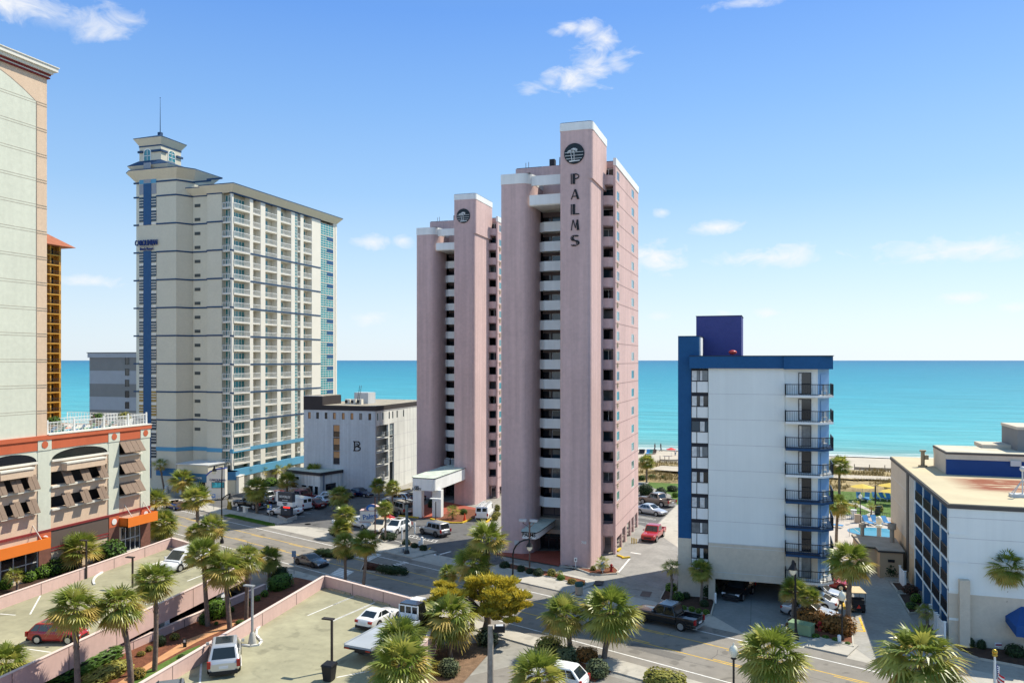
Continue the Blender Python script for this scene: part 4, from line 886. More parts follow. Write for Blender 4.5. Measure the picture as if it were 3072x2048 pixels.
# ---------------------------------------------------------------- motel on the right
mbl=M('motel_blue',(.085,.20,.37),.9,.06,.4);mnv=M('motel_navy',(.02,.06,.2),.85,.06)
rust=M('rusty_roof',(.54,.46,.30),.9,.08,.3);nt=rust.node_tree;N=nt.nodes;L=nt.links;bs=N['Principled BSDF']
tcx=N.new('ShaderNodeTexCoord');sp=N.new('ShaderNodeSeparateXYZ');L.new(tcx.outputs['Object'],sp.inputs[0])
mp=N.new('ShaderNodeMapping');mp.inputs['Scale'].default_value=(.35,1.6,1);mp.inputs['Rotation'].default_value=(0,0,.3);L.new(tcx.outputs['Object'],mp.inputs[0])
nn=N.new('ShaderNodeTexNoise');nn.inputs['Scale'].default_value=1;nn.inputs['Detail'].default_value=6;L.new(mp.outputs[0],nn.inputs['Vector'])
def mr(sock,a,b_,c,d):
    m=N.new('ShaderNodeMapRange');m.inputs[1].default_value=a;m.inputs[2].default_value=b_;m.inputs[3].default_value=c;m.inputs[4].default_value=d;L.new(sock,m.inputs[0]);return m.outputs[0]
def mm(a,b_):
    m=N.new('ShaderNodeMath');m.operation='MULTIPLY';L.new(a,m.inputs[0]);L.new(b_,m.inputs[1]);return m.outputs[0]
f=mm(mr(nn.outputs['Fac'],.36,.47,0,1),mm(mm(mr(sp.outputs['Y'],86,88.5,0,1),mr(sp.outputs['Y'],97,95,0,1)),mr(sp.outputs['X'],17,20,0,1)))
mxr=N.new('ShaderNodeMix');mxr.data_type='RGBA';L.new(f,mxr.inputs['Factor']);mxr.inputs['B'].default_value=(.25,.075,.035,1)
old=bs.inputs['Base Color'].links[0].from_socket;L.new(old,mxr.inputs['A']);L.new(mxr.outputs['Result'],bs.inputs['Base Color'])
XM=14.75
T=thing('motel_block','low cream and white motel wing with blue balconies and a rust stained roof','building',(26,95,0))
b=MB();b.box(XM,78.5,4.55,45,78.9,12.0,0);b.box(XM,78.5,0,45,78.9,4.55,1);b.box(XM,96.1,4.3,XM+.4,114.5,12.0,1);b.box(XM,96.1,0,XM+.4,114.5,4.3,2);b.box(XM+.4,114.1,0,45,114.5,12,1);b.box(XM+1.5,78.9,0,XM+1.7,96.2,12,3)
b.build('wall',[wst,cream,M('tan_base',(.62,.45,.27),.9,.06),mbl],T)
b=MB();b.box(XM-.1,78.4,12.0,45,114.6,12.35);b.build('roof_edge',M('roof_fascia',(.10,.09,.08),.8),T)
b=MB();b.box(XM+.05,78.55,12.3,45,114.4,12.42);b.build('roof',rust,T)
yb=[78.45,82.35,86.6,91.2,96.1]
for z in (9.85,7.35,4.9,2.4):
    for i in range(4):
        b=MB();b.box(XM,yb[i],z-.2,XM+1.5,yb[i+1],z);s_=b.build('balcony',wst,T)
        b=MB();rail(b,[(XM+.05,yb[i]+.1),(XM+.05,yb[i+1]-.1)],z,1.05,.03,.14,.016);b.build('railing',blk,s_)
        b=MB();b.box(XM+1.42,yb[i]+1.,z,XM+1.5,yb[i]+2.8,z+2.0);b.build('balcony_door',pgls,s_)
for y in [78.99]+yb[1:]:
    b=MB();b.box(XM+.1,y-.07,0,XM+1.5,y+.07,12,0);b.box(XM-.02,y-.09,0,XM+.1,y+.09,12,1);b.build('partition',[mbl,wst],T)
b=MB();b.box(XM+1.4,78.7,0,XM+1.5,92,2.2);b.build('ground_glazing',pgls,T)
for z in (11.7,9.2,6.7,4.2): window(T,'x',XM,97.6,98.7,z-1.2,z-.0,cream,curt,1,2,.07,-1,.02)
b=MB();b.box(XM-.12,99.9,1,XM,101.1,12);b.build('service_duct',M('duct_brown',(.12,.1,.08),.8,.1),T)
b=MB()
for z in (9.9,7.4): b.box(XM-.01,101.2,z,XM+.02,114.5,z+.06)
for z in (11.2,7.3,9.4): b.box(XM,78.485,z,45,78.51,z+.05)
b.build('wall_joint',jn,T)
b=MB();b.box(15.5,77.9,0,16.3,78.5,5.9);b.build('wall_buttress',cream,T)
b=MB();b.loft([[(19.1,78.49,3.0),(19.1,78.49,2.5),(26,78.49,2.5),(26,78.49,3.9),(20.3,78.49,3.9)],[(19.4,76.4,2.7),(19.4,76.4,1.9),(26,76.4,1.7),(26,76.4,2.9),(20.2,76.4,3.0)]],0,True,True,False);b.box(20.3,77,2.9,26,78.49,3.4);b.build('awning',M('blue_canvas',(.012,.07,.24),.7,.08),T)
b=MB();b.box(18.3,98.4,12.4,45,99,14.1,1);b.box(18.3,99,12.4,18.6,106,14.1,0);b.box(18.25,98.35,14.1,45,106,14.65,0);b.box(18.2,98.3,14.65,45,106,14.85,2);b.box(18.3,98.5,14.8,45,105.9,14.9,3);b.box(25.9,101.5,14.8,40,108,17.3,4);b.box(25.8,101.4,17.3,40,108,17.6,0);b.box(23,104,14.85,40,108,15.3,0)
b.build('roof_house',[cream,mnv,M('roof_fascia',(.1,.09,.08)),gravel,gs],T)
b=MB();b.box(24.4,98.15,13.6,25.4,98.4,14.2);b.build('wall_unit',alu,T)
b=MB();b.cyl(16.9,104.5,12.4,14.3,.22,8);b.cyl(16.9,104.5,14.2,14.4,.35,8);b.cyl(16.9,104.5,12.4,12.6,.5,8);b.box(17.1,104.3,13.3,17.5,104.7,13.8);b.build('flue',M('flue_tan',(.33,.25,.15),.7,.2),T)
b=MB();p_=(21.9,84.3);b.box(20.9,83.8,12.42,22.9,84.8,12.7);b.cyl(p_[0],p_[1],12.6,14.9,.07,6);b.ball((p_[0],p_[1],15.),.25,8)
for dx,dy in ((-.8,.3),(.8,.3),(-.8,-.3),(.8,-.3)): b.tube([(p_[0]+dx,p_[1]+dy,12.7),(p_[0],p_[1],14)],.04,5)
tag(b.build('roof_antenna',alu),'pale antenna mast on a ballast frame standing on the rust stained roof','antenna')
# ---------------------------------------------------------------- plant room by the pool
T=thing('plant_room','small tan flat roofed plant room with pipes on its roof beside the pool','building',(12,104,0))
R3=[(9.6,107.9),(10.1,101.9),(11.6,101.7),(11.75,100.1),(14.2,100.3),(14.2,107.2)]
b=MB();b.prism(R3,0,3.0);b.build('wall',M('tan_stucco',(.45,.33,.21),.9,.06,.4),T)
b=MB();b.prism(grow(R3,.2),3.0,3.15,1);b.prism(grow(R3,.15),3.15,3.25,0);b.build('roof',[M('roof_grey',(.38,.33,.26),.9,.15),dark],T)
b=MB();b.box(12.6,100.05,1.9,13.3,100.15,2.2);b.build('louvre',black,T)
b=MB();b.box(10.3,101.82,0,11.2,101.9,2.1);b.build('door',M('door_tan',(.4,.27,.16),.7),T)
for x,y,h,r in ((13.6,104.6,2.3,.25),(10.6,107.2,1.6,.22)):
    b=MB();b.cyl(x,y,3.2,3.2+h,r,10);b.cyl(x,y,3.2+h*.7,3.2+h,r*1.9,10);b.build('flue',M('flue_grey',(.33,.29,.24),.7,.15),T)
# ---------------------------------------------------------------- parking decks
deckc=M('deck_concrete',(.315,.297,.195),.9,.2,.16,var2=.10,bump=.1,stain=.22);pinkw=M('pink_parapet',(.60,.42,.37),.9,.04,.3,var2=.05,streak=.05)
DZ=2.4;WZ=3.5
def wallrun(b,p,q,z0,z1,t=.22,mi=0,jt=6.):
    d=math.atan2(q[1]-p[1],q[0]-p[0]);L_=math.hypot(q[0]-p[0],q[1]-p[1]);b.obox(((p[0]+q[0])/2,(p[1]+q[1])/2),d,L_,t,z0,z1,mi)
    n=int(L_/jt)
    for i in range(1,n+1): f=i*jt/L_;b.obox((p[0]+(q[0]-p[0])*f,p[1]+(q[1]-p[1])*f),d,.06,t+.02,z0,z1-.005,1)
    b.obox(((p[0]+q[0])/2,(p[1]+q[1])/2),d,L_+.06,t+.08,z1,z1+.05,2)
jm=M('parapet_joint',(.16,.11,.10),.9);cpm=M('parapet_cap',(.66,.52,.46),.85,.05)
D1=[(-42.5,69.8),(-28.0,64.4),(-26.2,58),(-26.0,30),(-38.8,30)]
T=thing('parking_deck','nearer raised parking deck with pink parapets beside the road','parking deck',(-35,50,0))
b=MB();b.prism(D1,0,DZ);b.build('deck_slab',deckc,T)
b=MB();wallrun(b,D1[0],D1[4],0,WZ);b.build('parapet',[pinkw,jm,cpm],T)
b=MB();wallrun(b,(D1[0][0]+.1,D1[0][1]-.1),D1[1],0,WZ,jt=4.3);b.build('parapet',[pinkw,jm,cpm],T)
b=MB();wallrun(b,D1[1],D1[2],0,WZ-.8);wallrun(b,D1[2],D1[3],0,WZ-.8);b.build('parapet',[pinkw,jm,cpm],T)
b=MB()
def dm(p,q,w_,z=DZ+.006,b=None):
    d=math.atan2(q[1]-p[1],q[0]-p[0]);s,c=math.sin(d)*w_,math.cos(d)*w_;b.add([(p[0]+s,p[1]-c,z),(q[0]+s,q[1]-c,z),(q[0]-s,q[1]+c,z),(p[0]-s,p[1]+c,z)],[(0,1,2,3)])
G2=lambda r,x,y:g(r,x,y,DZ)
for r,p,q in (('G',(1210,988),(1600,825)),('G',(1425,1035),(1760,890)),('R',(180,1045),(300,985)),('G',(625,1175),(637,1420)),('G',(298,1385),(285,1568)),('R',(30,1512),(340,1452)),('R',(0,815),(195,735)),('R',(0,962),(400,790))): dm(G2(r,*p),G2(r,*q),.07,b=b)
b.build('bay_line',wht,T)
b=MB();cv=[(820,1062),(775,1110),(770,1160),(800,1195),(818,1215),(790,1245),(720,1255),(640,1245),(570,1240)]
for i in range(len(cv)-1): p,q=G2('G',*cv[i]),G2('G',*cv[i+1]);b.obox(((p[0]+q[0])/2,(p[1]+q[1])/2),math.atan2(q[1]-p[1],q[0]-p[0]),math.hypot(q[0]-p[0],q[1]-p[1])+.1,.16,DZ,DZ+.13)
b.build('island_kerb',wht,T)
D2=[(-69.1,78.8),(-63.8,76.6),(-53.15,72.4),(-50.0,43),(-48.6,30),(-64.3,30)]
T=thing('parking_deck','farther raised parking deck with an open level showing beneath its pink parapet','parking deck',(-59,52,0))
b=MB();b.prism(D2,1.75,DZ);b.build('deck_slab',deckc,T)
b=MB();wallrun(b,D2[2],D2[4],1.72,WZ,jt=5.2);b.build('parapet',[pinkw,jm,cpm],T)
b=MB();wallrun(b,D2[0],D2[5],0,WZ,jt=5.);b.build('parapet',[pinkw,jm,cpm],T)
b=MB();wallrun(b,D2[0],D2[2],0,WZ,jt=5.);b.build('parapet',[pinkw,jm,cpm],T)
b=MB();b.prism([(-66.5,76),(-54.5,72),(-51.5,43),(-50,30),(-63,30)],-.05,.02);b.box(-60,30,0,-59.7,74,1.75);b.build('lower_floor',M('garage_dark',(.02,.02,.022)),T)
for f in (.12,.33,.55,.78):
    x=D2[2][0]+(D2[4][0]-D2[2][0])*f-.35;y=D2[2][1]+(D2[4][1]-D2[2][1])*f
    MB().box(x-.3,y-.3,0,x+.3,y+.3,1.74).build('column',white,T)
b=MB()
for r,p,q in (('F',(390,725),(290,905)),('F',(0,900),(150,912)),('F',(780,950),(1085,998)),('F',(150,1222),(490,1270)),('E',(0,1335),(230,1265)),('E',(290,1440),(640,1320)),('E',(455,1500),(700,1405)),('F',(1390,445),(1590,385)),('F',(1660,535),(1928,440)),('F',(1400,810),(1560,785))): dm(G2(r,*p),G2(r,*q),.07,b=b)
b.build('bay_line',wht,T)
b=MB();cv=[(985,505),(930,540),(905,570),(900,600),(910,620)]
for i in range(len(cv)-1): p,q=G2('F',*cv[i]),G2('F',*cv[i+1]);b.obox(((p[0]+q[0])/2,(p[1]+q[1])/2),math.atan2(q[1]-p[1],q[0]-p[0]),math.hypot(q[0]-p[0],q[1]-p[1])+.1,.2,DZ,DZ+.13)
b.build('island_kerb',wht,T)
b=MB();wallrun(b,(-51.05,72),(-51.9,30),0,1.3,.25);tag(b.build('retaining_wall',[pinkw,jm,cpm]),'low pink retaining wall along the mulch strip, below the farther parking deck','wall')
def wstop(r,p,q,label):
    a,c=G2(r,*p),G2(r,*q);b=MB();L_=min(2.4,math.hypot(c[0]-a[0],c[1]-a[1]));d=math.atan2(c[1]-a[1],c[0]-a[0]);m=((a[0]+c[0])/2,(a[1]+c[1])/2)
    b.obox(m,d,L_,.22,DZ,DZ+.07);b.obox(m,d,L_-.04,.14,DZ+.07,DZ+.15);tag(b.build('wheel_stop',M('wheel_stop',(.42,.34,.22),.9,.12)),label,'wheel stop','wheel stops on the parking decks')
wstop('G',(1355,752),(1575,815),'concrete wheel stop in the corner of the nearer deck where its parapets meet')
wstop('R',(5,672),(170,718),'concrete wheel stop second from the corner along the road parapet')
wstop('R',(215,732),(380,778),'concrete wheel stop before the empty bay beside the white coupe')
wstop('R',(415,788),(545,820),'concrete wheel stop in front of the white coupe')
wstop('E',(248,1135),(375,1172),'concrete wheel stop at the far corner of the farther deck near the minivan')
# planted strip between the decks
b=MB();b.prism([(-51,72),(-51.8,32),(-39.2,32),(-42.7,69.9),ST(-66,55.3),ST(-75.5,54.2)],0,.6);tag(b.build('mulch_strip',mulch),kind='structure')
G6=lambda r,x,y:g(r,x,y,.6)
sheet('tan_walk',[G6('F',1130,1568),G6('F',1240,1500),G6('F',1330,1440),G6('F',1800,1150),G6('G',560,1050),G6('G',615,1055),G6('F',1900,1170),G6('F',1480,1400),G6('F',1330,1500),G6('F',1240,1568)],tan_w,.612)
sheet('grass_strip',[G6('F',1270,1568),G6('F',1400,1460),G6('F',1800,1250),G6('F',1928,1200),G6('F',1928,1240),G6('F',1340,1620)],lawn_m,.616)
sheet('hotel_bed',[(-69.4,79),(-64.5,30),(-79.9,30),(-79.9,79.5),(-76,81)],mulchd,.03)
sheet('hotel_grass',[(-66.6,50),(-65,30),(-70,30),(-71,50)],lawn_m,.04)
sheet('corner_parking_lot',[ST(-40,53.9),ST(-13,53.9),ST(-10,30),ST(-50,25)],asph,.006)
sheet('deck_side_bed',[(-27.9,64.5),(-24.2,66.2),g('R',1600,1180),g('R',1480,1310),g('R',1260,1560),g('R',1120,1750),(-25.8,42),(-26,58)],M('pine_straw',(.20,.125,.075),.95,.3,2,var2=.4,bump=1),.05)
sheet('palm_bed',[g('S',440,1270),g('S',640,1230),g('S',1280,1320),g('S',1300,1430),g('S',1100,1560),g('S',940,1520)],mulch,.07)
# ---------------------------------------------------------------- vehicles
tyre=M('tyre',(.012,.012,.012),.85,.1);rimm=M('rim',(.48,.49,.5),.3,.05,metal=.7);rimd=M('dark_rim',(.05,.05,.055),.35,metal=.5)
cgl=GL('car_glass',(.012,.018,.022),.04,.8);hl=M('headlamp',(.7,.72,.75),.1,0,spec=.8);tl=M('tail_lamp',(.35,.008,.008),.2,0,spec=.6);plate=M('number_plate',(.7,.71,.72),.5)
trim=M('black_plastic',(.018,.018,.02),.6);bedm=M('bed_liner',(.06,.065,.07),.7,.1)
def paint(n,c,metal=0.,r=.22): return M(n,c,r,.02,.5,spec=.5,metal=metal,coat=.6)
PA=dict(white=paint('paint_white',(.80,.80,.78)),silver=paint('paint_silver',(.55,.56,.57),.5,.28),red=paint('paint_red',(.38,.012,.015)),maroon=paint('paint_maroon',(.12,.01,.015)),black=paint('paint_black',(.008,.008,.01)),grey=paint('paint_grey',(.09,.095,.10),.4),blue=paint('paint_blue',(.008,.03,.2)),navy=paint('paint_navy',(.006,.012,.05)),gold=paint('paint_gold',(.27,.21,.165),.3),tan=paint('paint_tan',(.33,.27,.2),.2),bronze=paint('paint_bronze',(.22,.13,.09),.3),teal=paint('paint_teal',(.03,.08,.08),.2),dsilver=paint('paint_darksilver',(.27,.28,.29),.5,.3),cream=paint('paint_cream',(.62,.55,.43)))
#        L    W    H   belt  zl  front overhang / wheelbase / r  cowl roofF roofR deck hoodz rearz
KIND=dict(sedan=(4.8,1.82,1.45,.95,.2,.9,2.8,.33,.95,.15,-1.05,-1.75,.85,.98),coupe=(4.65,1.86,1.33,.92,.18,.9,2.7,.34,.75,-.1,-1.0,-1.85,.82,.95),sport=(4.5,1.9,1.24,.84,.14,.95,2.7,.35,.75,-.2,-.95,-1.9,.74,.9),
 suv=(4.65,1.87,1.66,1.03,.22,.9,2.7,.37,1.1,.3,-1.55,-2.2,.98,1.05),boxsuv=(4.5,1.9,1.82,1.12,.3,.8,2.7,.40,.95,.6,-1.95,-2.15,1.08,1.12),minivan=(5.1,1.97,1.75,1.0,.2,.95,3.0,.35,1.6,.65,-2.15,-2.5,.92,1.0),hatch=(4.3,1.78,1.5,.95,.2,.85,2.6,.32,.95,.25,-1.5,-2.05,.85,.95),
 pickup=(5.8,1.98,1.85,1.15,.35,.95,3.55,.41,1.15,.55,-.85,-1.1,1.1,1.15),van=(5.5,2.05,2.15,1.2,.25,.85,3.4,.37,2.2,1.35,-2.6,-2.72,1.1,1.2),convert=(4.75,1.9,1.36,.93,.18,.9,2.75,.34,.7,.2,-.9,-1.6,.85,.95))
def frus(b,xa,xb,wa,za,xf,xr,wt,zt,mi):
    lo=[(xa,-wa,za),(xb,-wa,za),(xb,wa,za),(xa,wa,za)];hi=[(xr,-wt,zt),(xf,-wt,zt),(xf,wt,zt),(xr,wt,zt)]
    m=.06;hi2=[(xr+m*2,-wt+m,zt+.04),(xf-m*2,-wt+m,zt+.04),(xf-m*2,wt-m,zt+.04),(xr+m*2,wt-m,zt+.04)]
    b.loft([lo,hi,hi2],mi,True,True,False);return lo,hi
def panel(b,a,bq,c,d,u0,u1,v0,v1,off=.012,mi=0):
    a,bq,c,d=map(Vector,(a,bq,c,d));n=(bq-a).cross(d-a).normalized()*off
    def P(u,v): return tuple((a*(1-u)+bq*u)*(1-v)+(d*(1-u)+c*u)*v+n)
    b.quad(P(u0,v0),P(u1,v0),P(u1,v1),P(u0,v1),mi)
NCAR=[0]
def car(kind,color,label,pos,head,cat='car',group=None,rim=None,z=0.,scale=1.06,dark_roof=False,roofm=None,extra=None,name=None):
    Lc,W,H,belt,zl,fo,wb,r,xc,xf,xr,xd,hz,rz=KIND[kind];w=W/2;pm=PA[color]
    T=thing(name or {'pickup':'pickup_truck','van':'cargo_van','suv':'suv','boxsuv':'suv','minivan':'minivan','sport':'sports_car','coupe':'coupe_car','convert':'convertible_car','hatch':'hatchback_car'}.get(kind,'sedan_car'),label,cat,group=group)
    x1,x0=Lc/2,-Lc/2;fa=x1-fo;ra=fa-wb
    b=MB()
    def ring(x,ww,a,c):
        return [(x,-ww*.82,a),(x,-ww*.98,a+.14),(x,-ww,a+(c-a)*.5),(x,-ww*.975,c-.09),(x,-ww*.9,c),(x,0,c+.025),(x,ww*.9,c),(x,ww*.975,c-.09),(x,ww,a+(c-a)*.5),(x,ww*.98,a+.14),(x,ww*.82,a)]
    if kind=='pickup':
        st=[(xd-.02,w,zl,belt),(xc+.1,w,zl,belt),(xc+.35,w,zl,hz+.02),(x1-.5,w*.98,zl,hz-.03),(x1-.12,w*.94,zl,hz-.1),(x1,w*.86,zl+.12,hz-.22)]
    elif kind=='van':
        st=[(x0,w*.96,zl+.15,belt),(x0+.1,w,zl,belt),(xc-.1,w,zl,belt),(xc+.3,w*.97,zl,hz-.05),(x1-.1,w*.9,zl,hz-.3),(x1,w*.8,zl+.15,hz-.42)]
    else:
        st=[(x0,w*.82,zl+.22,rz-.2),(x0+.1,w*.92,zl+.1,rz-.06),(x0+.45,w*.98,zl,rz),(ra,w,zl,rz),(xd*.5,w,zl,belt),(xc,w,zl,belt),(xc+.15,w*.995,zl,hz+.02),(fa,w*.985,zl,hz-.03),(x1-.35,w*.93,zl,hz-.11),(x1-.08,w*.84,zl+.06,hz-.22),(x1,w*.74,zl+.16,hz-.32)]
    b.loft([ring(*s) for s in st],0,True,True,True)
    wt=w*(.76 if kind not in('van','boxsuv','minivan','pickup') else .84)
    if kind=='van': wt=w*.9
    lo=hi=None
    if kind!='convert': lo,hi=frus(b,xd,xc,w*.93,belt-.03,xf,xr,wt,H,0)
    if kind=='pickup':
        bx0,bx1=x0+.02,xd-.04;t=.09
        b.box(bx0,-w*.98,zl+.1,bx1,w*.98,zl+.35,0);b.box(bx0,-w*.98,zl+.3,bx1,-w*.98+t,belt-.02,0);b.box(bx0,w*.98-t,zl+.3,bx1,w*.98,belt-.02,0);b.box(bx0,-w*.98+t,zl+.3,bx0+t,w*.98-t,belt-.02,0);b.box(bx1-t,-w*.98+t,zl+.3,bx1,w*.98-t,belt-.02,0)
    bo=b.build('body',pm,T,True);bv=bo.modifiers.new('bevel','BEVEL');bv.width=.07;bv.segments=2;bv.limit_method='ANGLE';bv.angle_limit=rad(25)
    if roofm and hi:
        q=MB();q.loft([[(x,y,H+.0) for x,y,_ in hi],[(x*.96,y*.92,H+.07) for x,y,_ in hi]],0,True,True,False);q.build('roof',roofm,T)
    if kind=='pickup':
        q=MB();q.box(x0+.12,-w*.85,zl+.36,xd-.14,w*.85,zl+.4);q.build('truck_bed',bedm if extra!='light' else M('bed_grey',(.38,.4,.42),.6),T)
    # glazing
    if hi:
        def pn(a,bq,c,d,u0,u1,v0,v1,nm='window'): q=MB();panel(q,a,bq,c,d,u0,u1,v0,v1);q.build(nm,cgl,T)
        pn(lo[1],lo[2],hi[2],hi[1],.07,.93,.08,.93,'windscreen')
        if kind=='van':
            pn(lo[3],lo[0],hi[0],hi[3],.08,.44,.25,.8,'rear_window');pn(lo[3],lo[0],hi[0],hi[3],.56,.92,.25,.8,'rear_window')
            sides=((.80,.97),)
        else:
            pn(lo[3],lo[0],hi[0],hi[3],.1,.9,.12,.88,'rear_window')
            sides={'sedan':((.10,.30),(.32,.56),(.58,.86)),'coupe':((.16,.36),(.40,.86)),'sport':((.38,.84),),'pickup':((.10,.46),(.5,.9)),'minivan':((.05,.32),(.34,.62),(.65,.86))}.get(kind,((.06,.26),(.29,.57),(.6,.88)))
        for a,bq in sides:
            v1=.88;pn(lo[0],lo[1],hi[1],hi[0],a,bq,.12,v1);pn(lo[2],lo[3],hi[3],hi[2],1-bq,1-a,.12,v1)
    else:
        q=MB();q.box(xd-.1,-w*.8,belt-.35,xc,w*.8,belt+.03);q.build('cabin',trim,T)
        q=MB();lo=[(xc,-w*.85,belt),(xc,w*.85,belt)];hi_=[(xf,w*.7,H),(xf,-w*.7,H)];q.quad(lo[0],lo[1],hi_[0],hi_[1]);q.build('windscreen',cgl,T)
        for yy in (-.4,.4):
            for xx in (-.35,-1.1): q=MB();q.box(xx-.12,yy-.22,belt-.1,xx+.05,yy+.22,belt+.28);q.build('seat',M('tan_seat',(.25,.16,.1),.7),T)
    if dark_roof and hi:
        q=MB();q.box(xr+.35,-wt*.72,H+.042,xf-.25,wt*.72,H+.055);q.build('sunroof',cgl,T)
    for sgn in (-1,1):
        for xx in (fa,ra):
            q=MB();yo=sgn*(w+.015);yi=sgn*(w-.22)
            q.tube([(xx,yi,r),(xx,sgn*(w-.01),r),(xx,yo,r)],[r,r,r*.93],16)
            wl=q.build('wheel',tyre,T)
            q=MB();q.tube([(xx,sgn*(w-.02),r),(xx,yo+sgn*.006,r)],r*.66,12,0)
            for k in range(5): a=k*2*PI/5;q.obox((0,0),0,0,0,0,0) if False else None
            q.build('rim',rim or rimm,wl)
            q=MB();n=14;P=[(xx+r*1.2*math.cos(PI*k/n-.0),r+r*1.2*math.sin(PI*k/n)) for k in range(n+1)]
            q.add([(x,sgn*(w+.004),z_) for x,z_ in P]+[(P[-1][0],sgn*(w+.004),zl+.05),(P[0][0],sgn*(w+.004),zl+.05)],[tuple(range(n+3)) if sgn<0 else tuple(range(n+3))[::-1]]);q.build('wheel_arch',trim,T)
        ft=zl+.3
        q=MB();q.box(x1-.3,sgn*w*.5,hz-.36,x1-.03,sgn*w*.86,hz-.2);q.build('headlight',hl,T)
        q=MB();q.box(x0-.015,sgn*w*.55,rz-.32,x0+.2,sgn*w*.915,rz-.12) if kind not in('pickup','van','suv','boxsuv','minivan') else q.box(x0-.02,sgn*w*.78,rz-.42,x0+.14,sgn*(w*.99),rz-.02);q.build('taillight',tl,T)
        q=MB();q.box(xc-.42,sgn*(w+.02),belt+.02,xc-.25,sgn*(w+.2),belt+.17);q.build('mirror',pm,T)
    q=MB();q.box(x1-.12,-w*.5,zl+.2,x1+.012,w*.5,hz-.34);q.build('grille',trim,T)
    q=MB();q.box(x1-.3,-w*.8,zl-.02,x1-.02,w*.8,zl+.18);q.build('bumper',trim,T)
    q=MB();q.box(x0-.03,-w*.85,zl-.0,x0+.25,w*.85,zl+.22);q.build('bumper',trim if kind!='pickup' else rimm,T)
    q=MB();q.box(x0-.04,-.26,zl+.35,x0,.26,zl+.5);q.build('number_plate',plate,T)
    if extra=='rack' or extra=='ladder':
        q=MB()
        for sgn in(-1,1): q.box(xr+.2,sgn*wt*.8-.03,H+.04,xf-.2,sgn*wt*.8+.03,H+.12)
        if extra=='ladder':
            for sgn in (-1,1):
                for o_ in (-.28,.05): q.box(x0+.05,sgn*.45+o_-.03,H+.18,xf+.1,sgn*.45+o_+.03,H+.24)
                for k in range(11): q.box(x0+.3+k*.4,sgn*.45-.28,H+.19,x0+.34+k*.4,sgn*.45+.05,H+.22)
            for k in (.2,.5,.8): q.box(xr+(xf-xr)*k-.03,-wt*.9,H+.12,xr+(xf-xr)*k+.03,wt*.9,H+.17)
        q.build('roof_rack',alu if extra=='ladder' else trim,T)
    if extra=='hatch':
        q=MB();q.add([(xr,-wt,H),(xr,wt,H),(xr-1.0,wt*.95,H+.45),(xr-1.0,-wt*.95,H+.45),(xr,-wt,H+.06),(xr,wt,H+.06),(xr-1.0,wt*.95,H+.51),(xr-1.0,-wt*.95,H+.51)],[(0,1,2,3),(7,6,5,4),(0,4,5,1),(1,5,6,2),(2,6,7,3),(3,7,4,0)]);q.build('tailgate',pm,T)
    T.location=(pos[0],pos[1],z);T.rotation_euler=(0,0,head);T.scale=(scale,)*3
    return T
def carw(kind,color,label,r,pf,pr,z=0.,**k):   # placed by the contact points of its two nearer wheels
    a=g(r,*pf,z);c=g(r,*pr,z);h=math.atan2(a[1]-c[1],a[0]-c[0]);wb=math.hypot(a[0]-c[0],a[1]-c[1]);K=KIND[kind]
    s=min(1.16,max(.94,wb/K[6]));m=((a[0]+c[0])/2,(a[1]+c[1])/2)
    n=(-math.sin(h),math.cos(h))
    if n[0]*m[0]+n[1]*m[1]<0: n=(-n[0],-n[1])
    xm=(K[0]/2-K[5]-K[6]/2)*s
    c0=(m[0]+n[0]*K[1]/2*s-math.cos(h)*xm,m[1]+n[1]*K[1]/2*s-math.sin(h)*xm)
    return car(kind,color,label,c0,h,z=z,scale=s,**k)
L_=rad(159);R_=rad(-21);DA=math.atan2(.996,-.092)
carw('minivan','white','white minivan on the farther deck behind the palms','G',(118,615),(316,548),DZ)
carw('suv','red','red SUV with a dark glass roof on the farther deck','F',(620,1200),(385,1195),DZ,dark_roof=True)
p=G2('G',490,1500);car('suv','silver','silver SUV seen from behind beside the white curved kerb line',(p[0]-1.3,p[1]+1.8),rad(126),z=DZ,dark_roof=True,scale=1.2)
p=g('G',70,1568,4.1);car('boxsuv','dsilver','pale SUV with roof ribs cut off by the bottom edge of the photo',(p[0]+.1,p[1]-.6),rad(128),z=DZ,extra='rack')
a_=G2('G',1600,825);c_=G2('G',1210,988);hd=math.atan2(a_[1]-c_[1],a_[0]-c_[0])
p=G2('R',445,985);car('coupe','white','white coupe with a rear spoiler parked beside the flatbed truck',p,hd,z=DZ,scale=1.0)
car('sedan','white','white car mostly hidden beyond the coupe and the flatbed cab',(p[0]+2.9*math.cos(hd-.9),p[1]+2.9*math.sin(hd-.9)+1.9),hd,z=DZ,scale=1.)
carw('sport','grey','dark grey sports car turning on the road past the zebra crossing','G',(1250,582),(1122,552),rim=rimd)
carw('pickup','black','black pickup driving left on the road with a silver tool box in its bed','N',(55,1357),(325,1415),extra='light')
p=g('E',325,690);car('convert','blue','dark blue open convertible driving away at the far left of the road',p,L_)
p=g('E',60,835);car('suv','navy','dark car half hidden by palms at the corner of the orange awning',p,L_)
p=g('S',760,1560);car('suv','white','white SUV in the corner lot behind the cut off palm at the bottom',(p[0]-.6,p[1]-.9),rad(172))
LOT='cars parked in the lot of the grey hotel'
carw('pickup','black','black pickup parked first in the lot under the palm',"Y",(112,968),(470,1018),group=LOT)
p=g('Y',640,880);car('pickup','dsilver','dark pickup bed behind the black pickup in the lot',p,L_+.05,group=LOT)
carw('sedan','white','white sedan parked beside the roadside pylon sign',"Y",(700,1095),(1050,1110),group=LOT)
p=g('Y',1080,1010);car('van','white','white panel van with rear windows parked behind the white sedan',(p[0],p[1]+.9),L_+.05,cat='van',group=LOT,scale=1.)
p=g('Y',1340,985);car('sedan','maroon','maroon sedan parked between the white van and the silver sedan',(p[0],p[1]+.8),L_+.05,group=LOT)
